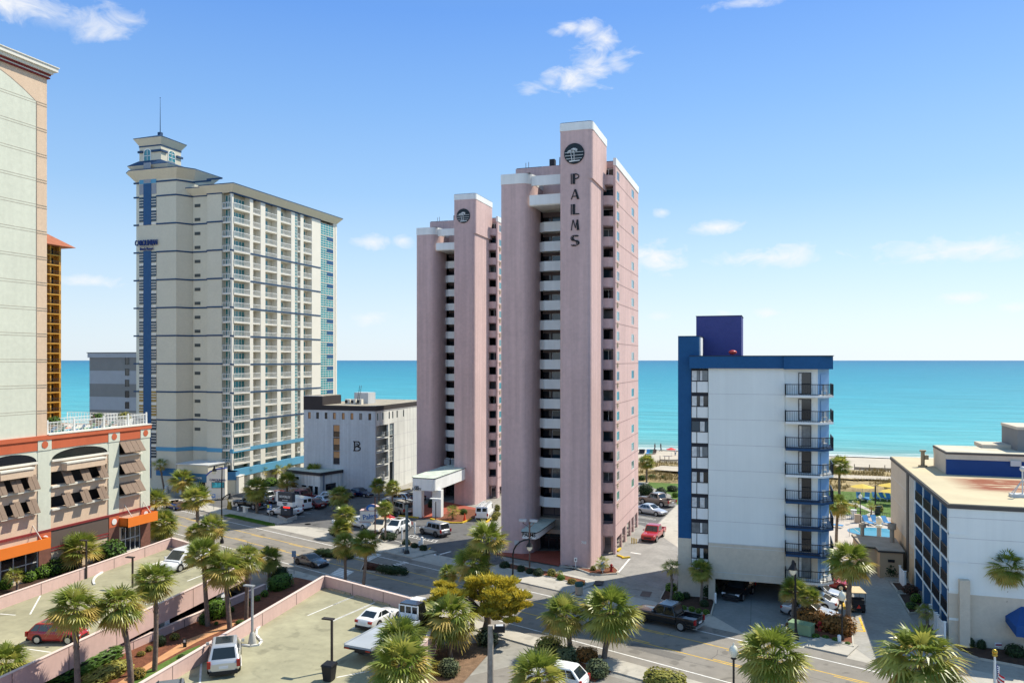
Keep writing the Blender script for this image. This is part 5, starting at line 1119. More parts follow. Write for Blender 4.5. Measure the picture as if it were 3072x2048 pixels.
p=g('Y',1440,925);car('sedan','silver','silver sedan parked beyond the maroon sedan',(p[0]+.3,p[1]+1),L_+.05,group=LOT)
p=g('Y',1570,880);car('suv','silver','silver SUV parked last in the row under the bright palm',(p[0],p[1]+1),L_+.05,group=LOT)
p=g('Y',1720,850);car('sedan','grey','grey car behind the crown of the bright palm in the lot',(p[0],p[1]+3.),L_+.05,group=LOT)
p=g('Y',1140,810);car('minivan','bronze','bronze minivan parked before the lobby wing',p,L_+.1,group=LOT)
p=g('Y',1300,780);car('suv','black','black SUV with its tailgate raised before the lobby wing',(p[0],p[1]+1.6),L_+.05,group=LOT,extra='hatch')
p=g('Y',780,850);car('suv','maroon','maroon SUV parked behind the dark palm in the lot',p,L_+.05,group=LOT)
p=g('Y',1180,865);car('pickup','maroon','maroon pickup behind the white panel van',p,L_+.08,group=LOT)
p=g('Y',2110,800);car('sedan','navy','dark navy sedan parked against the blank wall of the grey hotel',(p[0],p[1]+.7),rad(-8),group=LOT)
PL='cars in the forecourt of the farther pink tower'
p=g('W',800,540);car('suv','silver','silver SUV with a dark nose behind the forecourt palms',p,L_+.5,group=PL)
p=g('W',950,520);car('sedan','teal','dark teal sedan at the foot of the farther pink tower',(p[0],p[1]+1),L_+.3,group=PL)
p=g('W',960,640);car('hatch','white','white hatchback nosing out beside the canopy pillar',(p[0]-.3,p[1]+.8),rad(-35),group=PL)
carw('minivan','tan','tan minivan with a roof rack beside the canopy',"W",(690,650),(830,690),group=PL,extra='rack')
p=g('W',590,770);car('sedan','red','red sedan behind the white and blue pylon sign',(p[0],p[1]+.6),rad(-25),group=PL)
carw('sedan','cream','cream car with a tan roof parked beside the pylon sign',"W",(612,925),(735,865),group=PL,roofm=M('tan_roof',(.45,.33,.19),.6))
carw('suv','white','white SUV with a sunroof facing the road beside the pylon sign',"W",(806,942),(945,890),group=PL,dark_roof=True)
carw('boxsuv','dsilver','grey boxy off road SUV in the middle of the forecourt',"W",(1118,935),(1285,975),group=PL,rim=rimd)
p=g('W',1850,755);car('van','white','white work van with ladders on its roof seen from behind',(p[0]+.0,p[1]+2.2),rad(99),cat='van',extra='ladder',scale=1.02)
p=g('W',330,850);car('sedan','white','white sedan mostly hidden by the dark palm near the pylon sign',(p[0],p[1]+.6),rad(-25),group=PL)
carw('pickup','gold','beige pickup parked by the hedge behind the nearer pink tower',"X",(222,935),(520,988))
carw('sedan','silver','silver and grey sedan parked beside the beige pickup',"X",(430,1118),(192,1080))
p=g('X',300,1500);car('pickup','red','red pickup facing the road in the drive beside the nearer pink tower',(p[0]+.5,p[1]+2.6),rad(-97))
p=g('T',740,625);car('suv','black','black SUV leaving the dark garage opening of the white and blue block',(p[0]+.7,p[1]+2.2),rad(-107),scale=1.12)
DR='cars parked beside the white and blue block'
p=g('T',1650,830);car('sedan','silver','silver sedan nearest the coppery hedge beside the garage',(p[0],p[1]+.7),rad(-14),group=DR)
p=g('T',1790,725);car('coupe','white','white coupe parked between the silver sedan and the silver SUV',(p[0]-.9,p[1]+.9),rad(168),group=DR)
p=g('T',1800,630);car('suv','silver','silver SUV with a dark roof rack beside the garage',(p[0]-.4,p[1]+1.),rad(-12),group=DR,extra='rack')
p=g('T',1860,490);car('hatch','red','bright red car parked farthest in beneath the balconies',(p[0]+.1,p[1]+1),rad(-10),group=DR)
# flatbed recovery truck
q=[g('R',130,1200,3.55),g('R',340,1272,3.55),g('R',820,975,3.75),g('R',612,918,3.75)]
hd2=math.atan2(q[3][1]-q[0][1],q[3][0]-q[0][0]);c0=((q[0][0]+q[1][0])/2,(q[0][1]+q[1][1])/2);Lb=math.hypot(q[3][0]-q[0][0],q[3][1]-q[0][1]);Wb=math.hypot(q[1][0]-q[0][0],q[1][1]-q[0][1])
T=thing('flatbed_truck','flatbed recovery truck with a long pale bed and black cab on the nearer deck','truck')
wb2=min(Wb,2.7)/2
b=MB();b.box(0,-wb2,1.12,Lb,wb2,1.3,0)
for s in (-1,1): b.box(0,s*wb2-.05*(1 if s>0 else -1),1.3,Lb,s*wb2,1.4,0)
b.build('flatbed',M('bed_silver',(.36,.39,.42),.5,.08,.6),T)
b=MB();b.box(-.03,-wb2,1.0,.1,wb2,1.14,0);b.box(.3,-.5,.7,Lb+2.6,.5,1.1,0);b.build('chassis',trim,T)
for s in (-1,1):
    b=MB();b.box(-.05,s*wb2*.95,1.02,0,s*wb2*.6,1.12);b.build('taillight',tl,T)
    b=MB();b.tube([(1.9,s*(wb2-.35),.45),(1.9,s*wb2*.96,.45)],.45,14);w_=b.build('wheel',tyre,T);b=MB();b.tube([(1.9,s*wb2*.95,.45),(1.9,s*wb2*.97,.45)],.26,10);b.build('rim',rimm,w_)
    b=MB();b.tube([(Lb+1.7,s*(wb2-.45),.45),(Lb+1.7,s*wb2*.86,.45)],.45,14);w_=b.build('wheel',tyre,T);b=MB();b.tube([(Lb+1.7,s*wb2*.85,.45),(Lb+1.7,s*wb2*.87,.45)],.26,10);b.build('rim',rimm,w_)
b=MB();b.loft([[(Lb+.25,-wb2*.8,.6),(Lb+.25,wb2*.8,.6),(Lb+.25,wb2*.8,1.6),(Lb+.25,wb2*.7,2.5),(Lb+.25,-wb2*.7,2.5),(Lb+.25,-wb2*.8,1.6)],[(Lb+1.5,-wb2*.8,.6),(Lb+1.5,wb2*.8,.6),(Lb+1.5,wb2*.8,1.6),(Lb+1.3,wb2*.68,2.5),(Lb+1.3,-wb2*.68,2.5),(Lb+1.5,-wb2*.8,1.6)],[(Lb+3.,-wb2*.72,.6),(Lb+3.,wb2*.72,.6),(Lb+2.9,wb2*.7,1.4),(Lb+2.,wb2*.6,1.58),(Lb+2.,-wb2*.6,1.58),(Lb+2.9,-wb2*.7,1.4)]],0,True,True,False)
b.build('cab',PA['black'],T)
b=MB();x_=Lb+.18
for y in (-wb2*.72,-.3,.3,wb2*.72): b.box(x_,y-.05,1.3,x_+.06,y+.05,2.35)
b.box(x_,-wb2*.76,2.3,x_+.06,wb2*.76,2.4);b.box(x_,-wb2*.76,1.3,x_+.06,wb2*.76,1.75);b.build('headboard',white,T)
b=MB();b.box(Lb-1.0,-.5,1.3,Lb-.4,.5,1.6);b.build('winch',trim,T)
T.location=(c0[0],c0[1],DZ);T.rotation_euler=(0,0,hd2)
# golf cart
p=g('U',310,830);T=thing('golf_cart','golf cart with a tan canopy and a red warning triangle parked on the drive','golf cart')
b=MB();b.box(-1.1,-.6,.25,1.1,.6,.5);b.box(-1.15,-.58,.5,-.35,.58,.85);b.loft([[(.6,-.55,.5),(.6,.55,.5),(.6,.55,1.),(.6,-.55,1.)],[(1.2,-.45,.4),(1.2,.45,.4),(1.15,.45,.7),(1.15,-.45,.7)]],0,True,True,False);b.build('body',PA['black'],T)
b=MB();b.box(-1.2,-.65,1.85,1.0,.65,1.93);b.build('canopy',M('canopy_tan',(.62,.47,.26),.6),T)
b=MB();b.box(-.75,-.55,.85,-.2,.55,1.0);b.box(-.8,-.55,1.,-.68,.55,1.4);b.box(-1.15,-.5,.85,-.9,.5,1.25);b.build('seat',trim,T)
for x in (-1.05,.85):
    for y in (-.58,.58): MB().tube([(x,y,.8),(x,y,1.86)],.025,5).build('canopy_post',dark,T)
for x in (-.75,.75):
    for s in (-1,1): MB().tube([(x,s*.42,.24),(x,s*.62,.24)],.24,12).build('wheel',tyre,T)
b=MB();b.add([(-1.17,-.2,.5),(-1.17,.2,.5),(-1.17,0,.85)],[(0,2,1)]);b.build('warning_triangle',M('triangle_red',(.6,.05,.03),.5),T)
T.location=(p[0],p[1]+.9,0.02);T.rotation_euler=(0,0,rad(100));T.scale=(1.08,)*3
# ---------------------------------------------------------------- palms
rnd=random.Random(11)
lfA=M('palm_leaf',(.185,.235,.035),.38,.25,3,trans=.35,spec=.5);lfB=M('palm_leaf_light',(.40,.39,.08),.38,.25,3,trans=.35,spec=.5);lfC=M('palm_leaf_old',(.50,.37,.09),.6,.25,3,trans=.3)
lfD=M('palm_leaf_dead',(.25,.15,.07),.8,.3,3)
bark=M('palm_bark',(.20,.155,.12),.95,.25,3,var2=.25,bump=1,bscale=8);boot=M('palm_boots',(.26,.18,.12),.95,.3,5,var2=.3,bump=1,bscale=10)
def crown_mesh(seed,nf=56,nseg=17,low=-55,droop=1.,dead=3):
    r=random.Random(seed);b=MB()
    for i in range(nf):
        f=(i+.5)/nf;el=rad(82-(82-low)*(f**.85))+r.uniform(-.12,.12);az=i*2.39996+r.uniform(-.25,.25)
        mi=0 if f<.35 else (1 if f<.8 else 2)
        if r.random()<.3: mi=min(2,mi+1)
        if r.random()<.2: mi=0
        d=Vector((math.cos(el)*math.cos(az),math.cos(el)*math.sin(az),math.sin(el)))
        side=Vector((-math.sin(az),math.cos(az),0));lp=r.uniform(.38,.55)
        tip=d*lp+Vector((0,0,-.05*lp))
        # leaf stalk
        w_=side*.012
        b.add([tuple(-w_),tuple(w_),tuple(tip+w_),tuple(tip-w_)],[(0,1,2,3)],mi)
        ax=(d+Vector((0,0,-.22*droop))).normalized();nrm=side.cross(ax).normalized()
        tw=r.uniform(-.5,.5);sd_=(side*math.cos(tw)+nrm*math.sin(tw));nn_=ax.cross(sd_)
        Lm=r.uniform(.5,.66)
        for k in range(nseg):
            a=(k/(nseg-1)-.5)*2;ang=a*1.75
            dr=(ax*math.cos(ang)+sd_*math.sin(ang)).normalized()
            dr=(dr+nn_*(-.22*abs(a)*r.uniform(.6,1.3))).normalized()
            L2=Lm*(1-.35*abs(a)**2)*r.uniform(.9,1.08)
            wv=(nn_*.35+dr.cross(nn_)).normalized()*.031
            m=tip+dr*L2*.55;e=tip+dr*L2+Vector((0,0,-.16*droop*L2*r.uniform(.3,1.6)))
            b.add([tuple(tip),tuple(m-wv),tuple(m+wv),tuple(e)],[(0,1,2),(1,3,2)],mi)
    for i in range(dead):          # withered fronds hanging against the trunk
        az=r.uniform(0,2*PI);d=Vector((math.cos(az)*.28,math.sin(az)*.28,-.2));side=Vector((-math.sin(az),math.cos(az),0))
        for k in range(9):
            a=(k/8-.5)*1.5;e=d+Vector((math.cos(az)*.08,math.sin(az)*.08,-r.uniform(.35,.6)))+side*a*.28;m=d.lerp(e,.5)+side*a*.05;w_=side*.02
            b.add([tuple(d),tuple(m-w_),tuple(m+w_),tuple(e)],[(0,1,2),(1,3,2)],3)
    return raw_mesh(b,[lfA,lfB,lfC,lfD],'palm_crown')
def raw_mesh(b,mats,name):
    me=bpy.data.meshes.new(name);me.from_pydata(b.v,[],b.f)
    for m in mats: me.materials.append(m)
    me.polygons.foreach_set('material_index',b.mi);me.polygons.foreach_set('use_smooth',b.sm);me.update();return me
make_crown=crown_mesh
CR=[make_crown(1),make_crown(2,nf=50,low=-50,dead=7,droop=1.5),make_crown(3,nf=64,low=-66,dead=9),make_crown(4,nf=42,low=-30,dead=0,droop=.7)]
CRS=[make_crown(5,nf=26,nseg=11),make_crown(6,nf=24,nseg=11,low=-40)]
def palm(hub,base,rp,label,var=0,small=False,group=None,pos=None,boots=False,zb=0.):
    r,hx,hy=hub
    p=pos or g(r,*base,zb)
    u=px(r,hx,hy)[0];Zd=dep(*p);hx_w=p[0]+(u-(1536+FO*(p[0]*cY+p[1]*sY)/Zd))*Zd/FO*cY;hy_w=p[1]+(u-(1536+FO*(p[0]*cY+p[1]*sY)/Zd))*Zd/FO*sY
    hz=hgt(r,hy,p);R=rp*REG[r][2]*Zd/FO*1.15
    T=thing('palm_tree',label,'palm tree',(p[0],p[1],zb),group)
    h=hz-zb;tr=min(.2,max(.11,R*.085))
    b=MB();n=7
    pts=[];rs=[]
    bend=rnd.uniform(-.12,.12)
    for i in range(n+1):
        f=i/n;q=math.sin(f*PI)*bend
        pts.append((p[0]+(hx_w-p[0])*f**1.3+q,p[1]+(hy_w-p[1])*f**1.3+q*.5,zb+h*f));rs.append(tr*(1.25-.35*f if f<.7 else 1.0+.25*(f-.7)/.3))
    b.tube(pts,rs,8,0)
    if boots or R>1.0:
        for k in range(26):
            f=rnd.uniform(.55 if not boots else .15,.98);i=min(n-1,int(f*n));c=Vector(pts[i]).lerp(Vector(pts[i+1]),f*n-i);a=rnd.uniform(0,2*PI);d=Vector((math.cos(a),math.sin(a),0));s_=Vector((-d.y,d.x,0))*.05
            c2=c+d*tr;b.add([tuple(c2-s_),tuple(c2+s_),tuple(c2+d*.12+Vector((0,0,.3))+s_*.4),tuple(c2+d*.12+Vector((0,0,.3))-s_*.4)],[(0,1,2,3)],1)
    b.build('trunk',[bark,boot],T)
    o=bpy.data.objects.new('crown',(CRS if small else CR)[var%(2 if small else 4)]);COL.objects.link(o);attach(o,T)
    o.location=(hx_w,hy_w,hz);o.scale=(R,R,R*.92);o.rotation_euler=(0,0,rnd.uniform(0,6.28))
    return T
PG='palms along the road and decks'
for i,a in enumerate([
(('F',725,850),(752,1760),245,'palm in front of the red SUV on the farther deck'),
(('F',1150,830),(1262,1640),240,'leaning palm second along the hedge beneath the farther deck'),
(('F',1490,580),(1490,1450),205,'palm third from the left in the mulch strip, beside the small signpost'),
(('G',315,470),(352,1075),168,'palm standing before the white minivan'),
(('G',510,590),(542,1105),180,'palm in the mulch strip rising where the tan walk ends'),
(('G',685,500),(682,1025),150,'slim palm in the mulch strip nearest the deck lamp with the concrete foot'),
(('G',880,500),(880,690),120,'shaded palm at the road end of the strip between the decks'),
(('E',560,590),(568,1095),185,'tallest palm before the grass verge of the far pavement'),
(('E',735,900),(748,1200),165,'palm behind the lamp pole at the far end of the decks'),
(('E',555,960),(570,1210),125,'darker palm between two bright ones behind the minivan'),
(('E',180,860),(187,1045),185,'palm on the pavement beside the corner of the orange awning'),
(('E',110,600),(62,1000),150,'big palm hiding the podium corner of the tan hotel'),
(('E',40,860),(10,1010),95,'small palm crown peeping past the podium corner'),
]): palm(*a,var=i,group=PG,zb=.6 if i<6 else 0.)
for i,a in enumerate([
(('E',400,370),(397,565),140,'palm in front of the registration canopy'),
(('E',150,200),(197,485),88,'dark thin palm against the base of the cream resort tower'),
(('E',1105,235),(1090,445),85,'palm with a reddish trunk by the corner of the resort tower'),
(('E',1285,265),(1272,410),75,'palm by the second pier of the resort tower'),
(('E',1455,255),(1440,380),72,'palm by the third pier of the resort tower'),
(('E',1600,240),(1602,420),72,'palm crown just left of the lobby wing roof'),
(('E',1235,470),(1235,745),150,'dark shaded palm between the black pickup and the white sedan'),
(('E',1575,390),(1578,540),120,'dark shaded palm beside the lobby wing'),
(('E',1880,290),(1882,500),120,'palm standing against the lobby wing roof'),
(('Y',1820,780),(1818,1020),190,'bright sunlit palm in the middle of the grey hotel lot'),
(('W',150,690),(150,960),150,'upper of two dark palms left of the white and blue pylon sign'),
(('W',105,860),(118,985),140,'lower of two dark palms left of the white and blue pylon sign'),
(('W',565,320),(572,600),110,'shaded palm at the corner of the grey hotel'),
(('W',745,340),(742,695),110,'shaded palm beside the tan minivan'),
(('W',650,600),(652,1015),112,'shaded palm in front of the cream car'),
]): palm(*a,var=i,group='palms in the hotel forecourts',small=i in(1,3,4,5))
for i,a in enumerate([
(('R',110,230),(116,650),135,'left one of two slim palms by the zebra crossing'),
(('R',315,215),(282,690),145,'right one of two slim palms by the zebra crossing'),
(('R',1490,190),(1500,1035),205,'tall round palm in front of the nearer pink tower'),
(('R',1350,420),(1342,1060),195,'tall palm directly above the yellow green conifer'),
(('R',1115,515),(1118,1010),105,'small palm crown left of the taller pair above the conifer'),
]): palm(*a,var=i+1,group=PG)
palm(('R',1130,940),(1130,1330),275,'broad palm with a short booted trunk below the conifer',1,boots=True,group=PG)
palm(('R',660,1165),None,260,'palm covering the rear of the flatbed truck',2,pos=(-25.2,52.6),boots=True,group=PG)
palm(('R',655,1400),None,330,'largest palm at the bottom edge, nearest the flatbed truck',0,pos=(-24.7,48.4),boots=True,group=PG)
palm(('S',740,790),(810,1255),265,'left palm of the thick pair on the near kerb',0,boots=True,group=PG)
palm(('S',1275,740),(1200,1295),345,'right and fuller palm of the thick pair on the near kerb',2,boots=True,group=PG)
palm(('S',440,1490),(400,1900),330,'palm cut off by the bottom edge in front of the white SUV',3,group=PG)
palm(('T',1230,1250),(1195,1680),400,'big palm at the bottom edge right of the globe lamp',2,group=PG)
palm(('U',245,290),(222,1005),230,'tall palm rising from the coppery hedge before the golf cart',0,group=PG)
palm(('U',990,1345),(1000,1830),445,'big palm at the bottom edge before the motel drive',1,group=PG)
palm(('U',1890,350),(1885,1215),205,'palm with a curved trunk against the blank motel wall',2,group=PG)
palm(('U',1040,820),(1050,1005),100,'low dark palm by the motel gates',1,small=True)
palm(('T',1470,500),(1455,840),175,'palm beside the tall street lamp at the garage edge',3,group=PG)
palm(('T',1655,590),(1650,880),140,'short palm in the coppery hedge before the silver sedan',3,group=PG)
palm(('T',50,235),(45,620),115,'slim palm with a netted trunk left of the garage',1,small=True)
palm(('T',245,185),(175,470),145,'leaning palm across the lower wall of the white and blue block',0)
palm(('T',400,265),(395,645),140,'palm with a netted trunk at the left jamb of the garage',2)
palm(('Q',290,395),(285,655),98,'palm beyond the balconies with the dune behind it',0)
palm(('Q',275,740),(258,1095),112,'palm beside the pool deck just right of the balconies',1)
palm(('Q',425,728),(425,822),42,'little palm on the garden lawn left of the path',0,small=True)
palm(('Q',562,748),(560,835),42,'little palm on the garden lawn near the path junction',1,small=True)
palm(('X',300,320),(293,622),125,'palm at the edge of the dunes seen past the nearer pink tower',0)
palm(('F',55,1400),(-20,1800),250,'palm at the bottom left corner of the photo',1,group=PG)
palm(('D',620,1285),(615,1440),155,'broad palm between the round bushes of the tan hotel bed',3)
palm(('D',110,1475),(130,1600),75,'small palm before the shop window of the tan hotel',1,small=True)
palm(('W',1510,640),(1510,745),95,'fan palm clump at the foot of the farther pink tower',1,small=True)
palm(('M',1310,1235),(1310,1345),85,'dark low palm clump at the corner of the nearer pink tower',0,small=True)
palm(('M',855,1350),(855,1395),42,'spiky little palm in the kerbside bed',1,small=True)
# ---------------------------------------------------------------- shrubs
LC={'g':((.085,.17,.022),'leaf_green'),'b':((.13,.24,.02),'leaf_bright'),'d':((.03,.06,.018),'leaf_dark'),'y':((.31,.29,.055),'leaf_yellow'),'c':((.27,.125,.03),'leaf_copper'),'s':((.15,.18,.085),'leaf_silver'),'r':((.13,.05,.03),'leaf_red'),'o':((.30,.22,.035),'leaf_olive')}
def shrub_mesh(col,seed,boxy,loose,n=520):
    key=('sh',col,seed,boxy,loose)
    if key in SHM: return SHM[key]
    r=random.Random(seed);b=MB();c_,nm=LC[col]
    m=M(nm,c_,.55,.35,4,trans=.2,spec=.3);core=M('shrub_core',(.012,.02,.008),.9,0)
    def S_(d):
        if boxy:
            e=5.;k=(abs(d.x)**e+abs(d.y)**e+abs(d.z)**e)**(-1/e);return d*k
        return d
    rings=[]
    for i in range(7):
        t=PI*i/6;rings.append([tuple(S_(Vector((math.cos(2*PI*k/10)*max(math.sin(t),.02),math.sin(2*PI*k/10)*max(math.sin(t),.02),-math.cos(t))))*.86) for k in range(10)])
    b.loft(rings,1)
    for i in range(n):
        z=r.uniform(-.8,1);a=r.uniform(0,2*PI);q=math.sqrt(1-z*z);d=Vector((q*math.cos(a),q*math.sin(a),z));p=S_(d)
        bump=1+.07*nz_.noise(p*2.3+Vector((seed,0,0)))
        p=p*(r.uniform(.9,1.03) if not loose else r.uniform(.8,1.2))*bump
        t1=Vector((r.gauss(0,1),r.gauss(0,1),r.gauss(0,1)));t1=(t1-d*t1.dot(d)*.6).normalized();t2=t1.cross(d+Vector((r.gauss(0,.4),r.gauss(0,.4),r.gauss(0,.4)))).normalized()
        s_=r.uniform(.05,.10)*(1.3 if loose else 1);t1*=s_*1.5;t2*=s_*.8
        b.add([tuple(p-t1),tuple(p+t2),tuple(p+t1),tuple(p-t2)],[(0,1,2,3)],0)
    SHM[key]=raw_mesh(b,[m,core],'shrub');return SHM[key]
SHM={}
NS=[0]
def shrub(r,x,y,rp,hr,col,label,boxy=False,loose=False,ax=1.,rot=0.,name='bush',zb=0.,group=None):
    """x,y: middle of the foot in the photograph, rp: half width there"""
    p=g(r,x,y,zb);Zd=dep(*p);R=rp*REG[r][2]*Zd/FO
    NS[0]+=1;o=bpy.data.objects.new(name,shrub_mesh(col,NS[0]%3,boxy,loose));COL.objects.link(o)
    rz=R*hr
    o.location=(p[0]+R*.5*(-sY),p[1]+R*.5*cY,zb+rz*.72);o.scale=(R,R*ax,rz);o.rotation_euler=(0,0,rot)
    return tag(o,label,'hedge' if boxy else 'bush',group)
def hedge(p,q,w_,h,col,label,z=0.,loose=False):
    NS[0]+=1;o=bpy.data.objects.new('hedge',shrub_mesh(col,NS[0]%3+10,True,loose,1500));COL.objects.link(o)
    L2=math.hypot(q[0]-p[0],q[1]-p[1]);o.location=((p[0]+q[0])/2,(p[1]+q[1])/2,z+h*.45);o.scale=(L2/2,w_/2,h*.55);o.rotation_euler=(0,0,math.atan2(q[1]-p[1],q[0]-p[0]));return tag(o,label,'hedge')
B1='round bushes in the bed of the tan hotel'
for a in (('D',830,1375,110,.85,'g','largest round bush beside the glass entrance of the tan hotel'),('D',405,1480,78,.95,'g','tall bush before the brick pier of the tan hotel'),('D',525,1450,62,.9,'g','bush half behind the broad palm of the tan hotel'),('D',300,1505,66,.9,'b','bright round bush below the shop window'),('D',205,1535,55,.9,'b','smaller bright bush left of the round one below the shop window'),('D',28,1590,52,1.,'b','bright bush at the left edge of the photo')): shrub(*a,group=B1)
for a in (('G',835,830,33,1.,'b','clipped bush nearest the large hedge in the mulch strip'),('G',775,865,28,.95,'b','small clipped bush third from the road in the mulch strip'),('G',690,910,24,1.1,'g','small bush behind the slim palm trunk'),('G',555,960,24,1.1,'g','small bush behind the trunk at the end of the tan walk'),('G',312,1070,46,1.2,'g','bush against the foot of the palm before the minivan'),('G',625,1065,40,.5,'g','low bush on the parapet side of the tan walk'),('G',60,1200,42,.75,'y','yellowish bush beside the walk near the small signpost'),('G',422,1070,18,1.,'g','tiny tuft in the mulch beside the walk'),('F',1540,1215,50,1.15,'d','upright dark bush right of the third palm trunk'),('F',1430,1265,34,.9,'y','yellow green bush touching the third palm trunk'),('F',1350,1310,42,.6,'o','low olive bush left of the third palm trunk'),('F',1240,1345,26,.7,'g','small bush near the second palm trunk'),('F',1310,1530,78,.7,'o','wide olive bush in the grass by the nearer deck'),('F',1745,1330,40,.5,'g','low bush beside the small signpost')): shrub(*a,zb=.6)
hedge(g('G',375,1030,.6),g('G',505,965,.6),1.5,1.6,'b','clipped bright hedge behind the palms in the mulch strip',.6)
hedge(g('G',900,785,.6),g('G',1050,725,.6),1.6,1.4,'g','large box hedge at the road end of the mulch strip',.6)
hedge(g('G',920,690),g('G',1015,650),1.3,1.2,'d','shaded hedge beside the pavement at the road end')
hedge(g('F',440,1600,.9),g('F',1150,1300,.9),1.3,1.3,'g','long dark green hedge below the farther deck parapet',.6)
hedge(g('F',850,1600,.7),g('F',1200,1420,.7),1.4,.8,'y','yellowish low hedge in front of the long green one',.6,loose=True)
for a in (('M',765,1395,50,1.05,'y','pale round bush by the kerb in front of the nearer pink tower'),('M',868,1435,46,.8,'b','bright bush beside the spiky little palm'),('M',625,1390,60,.85,'d','dark round bush left of the pale one'),('M',985,1475,52,.75,'o','olive bush beside the green lidded litter bin'),('M',1085,1490,40,.75,'o','small olive bush behind the green lidded litter bin'),('M',265,1305,60,.75,'d','dark bush beside the curved lamp'),('M',440,1345,46,1.,'d','dark bush between the two lamp posts'),('M',535,1365,46,.8,'d','dark bush at the foot of the floodlight post'),('M',1212,1330,32,1.1,'y','yellow shrub at the corner of the nearer pink tower'),
('W',1130,1150,52,.95,'d','bush beside the yellow kerb tip in the forecourt'),('W',1020,1115,52,.8,'d','middle bush of three by the blue parking marks'),('W',915,1080,56,.9,'d','bush at the foot of the green signal mast'),('W',690,1010,105,.5,'d','low dark bush around the palm before the cream car'),('W',2035,760,46,1.,'y','round pale bush beside the white work van'),('W',2060,705,54,.6,'y','flat topped bush behind the round pale one'),('W',2065,640,40,1.2,'y','bush by the glass door of the farther tower'),('W',1640,690,50,.9,'g','leafy shrub by the red cone'),('W',740,760,60,.9,'d','dark shrub under the forecourt palm'),('W',1225,600,40,1.4,'d','thin dark shrub between the canopy pillars')): shrub(*a)
hedge(g('R',450,500),g('R',690,525),1.2,.8,'d','low hedge on the traffic island right of the crossing',loose=True)
hedge(g('R',310,465),g('R',440,475),1.,.6,'r','low reddish hedge on the traffic island by the crossing',loose=True)
hedge(g('G',1290,470),g('G',1570,500),1.3,.8,'d','low hedge on the traffic island beyond the sports car',loose=True)
hedge(g('W',2,915),g('W',150,990),1.6,1.,'d','dark shrubbery below the two dark palms',loose=True)
for a in (('T',140,630,66,.95,'g','round green bush left of the garage'),('T',60,520,72,.8,'b','bright bush by the slim netted palm'),('T',230,610,50,1.,'d','dark shrub beside the round green bush'),('T',120,700,34,.8,'g','low tuft near the road kerb left of the garage'),('T',200,725,36,.8,'b','second low tuft along the kerb left of the garage'),('T',295,745,40,.8,'b','third low tuft along the kerb left of the garage'),('T',375,765,38,.8,'b','fourth low tuft along the kerb left of the garage'),('T',460,785,40,.9,'b','last low tuft beside the garage drive'),('T',440,700,55,.9,'d','shrub around the right netted palm'),('T',1730,1055,46,.6,'b','bright tuft left of three below the coppery hedge'),('T',1840,1065,42,.6,'b','bright tuft in the middle below the coppery hedge'),('T',1955,1095,40,.7,'b','bright tuft beside the white marker post'),('T',2095,1135,34,.7,'b','bright tuft nearest the drive corner'),('T',1655,985,48,.8,'y','yellow green shrub before the coppery hedge'),('T',1430,940,50,.8,'c','coppery bush at the garage edge'),('T',1430,1005,48,.8,'o','olive bush beside the green utility box')): shrub(*a)
hedge(g('T',360,540),g('T',545,600),1.6,1.5,'d','dark hedge along the garage jamb')
hedge(g('T',150,500),g('T',360,545),1.4,1.4,'d','dark hedge against the lower wall left of the garage')
hedge(g('T',1520,880),g('T',1790,920),2.2,1.4,'c','coppery hedge around the short palm',loose=True)
hedge(g('T',1830,950),g('T',2130,1020),2.2,1.4,'c','coppery hedge behind the three bright tufts',loose=True)
hedge(g('S',460,1260),g('S',660,1200),1.8,1.3,'y','pale yellow clipped hedge left of the thick palm pair')
hedge(g('S',670,1320),g('S',870,1310),1.5,1.1,'s','grey green bush at the foot of the left thick palm',loose=True)
hedge(g('S',880,1310),g('S',1120,1330),1.3,1.1,'c','copper orange hedge between the thick palms')
shrub('S',1130,1520,140,.85,'s','dark clipped bush right of the white SUV')
hedge(g('S',1690,1568),g('S',2120,1660),2.0,1.2,'y','pale yellow hedge at the bottom edge of the photo')
for a in (('U',690,465,100,1.,'d','dark rounded bush by the plant room'),('U',905,645,85,.65,'r','reddish shrubs below the motel balconies'),('U',955,735,58,1.,'b','clipped light green hedge below the motel balconies'),('U',905,800,60,.7,'g','green shrub in the narrow motel bed'),('U',1520,1205,48,1.3,'d','left one of two bare stemmed shrubs by the motel wall'),('U',1640,1225,48,1.3,'d','right one of two bare stemmed shrubs by the motel wall'),('U',2010,1310,100,.8,'d','dark shrub under the curved palm'),('X',290,815,115,.85,'d','big dark clipped bush behind the beige pickup'),('X',510,840,85,1.,'d','bushes to the right behind the beige pickup'),('X',680,755,85,.6,'d','far clipped bush beside the blue stair shaft'),('X',720,840,50,.9,'b','bright bush by the blue stair shaft'),('X',230,600,56,.9,'g','dune bush left of the dune palm'),('X',380,590,62,.8,'g','dune bush right of the dune palm'),('X',545,590,44,.9,'g','small dune bush in the dry grass'),('E',1375,440,95,.55,'b','bright green hedge by the car park wall'),('Q',640,800,36,1.,'y','dry ornamental grass clump on the lawn'),('R',1110,1520,110,.9,'s','grey green bush below the broad palm'),('R',1480,1220,110,.9,'s','grey green bush behind the wooden pole'),('R',1020,1500,80,.9,'o','olive bush beside the largest palm')): shrub(*a)
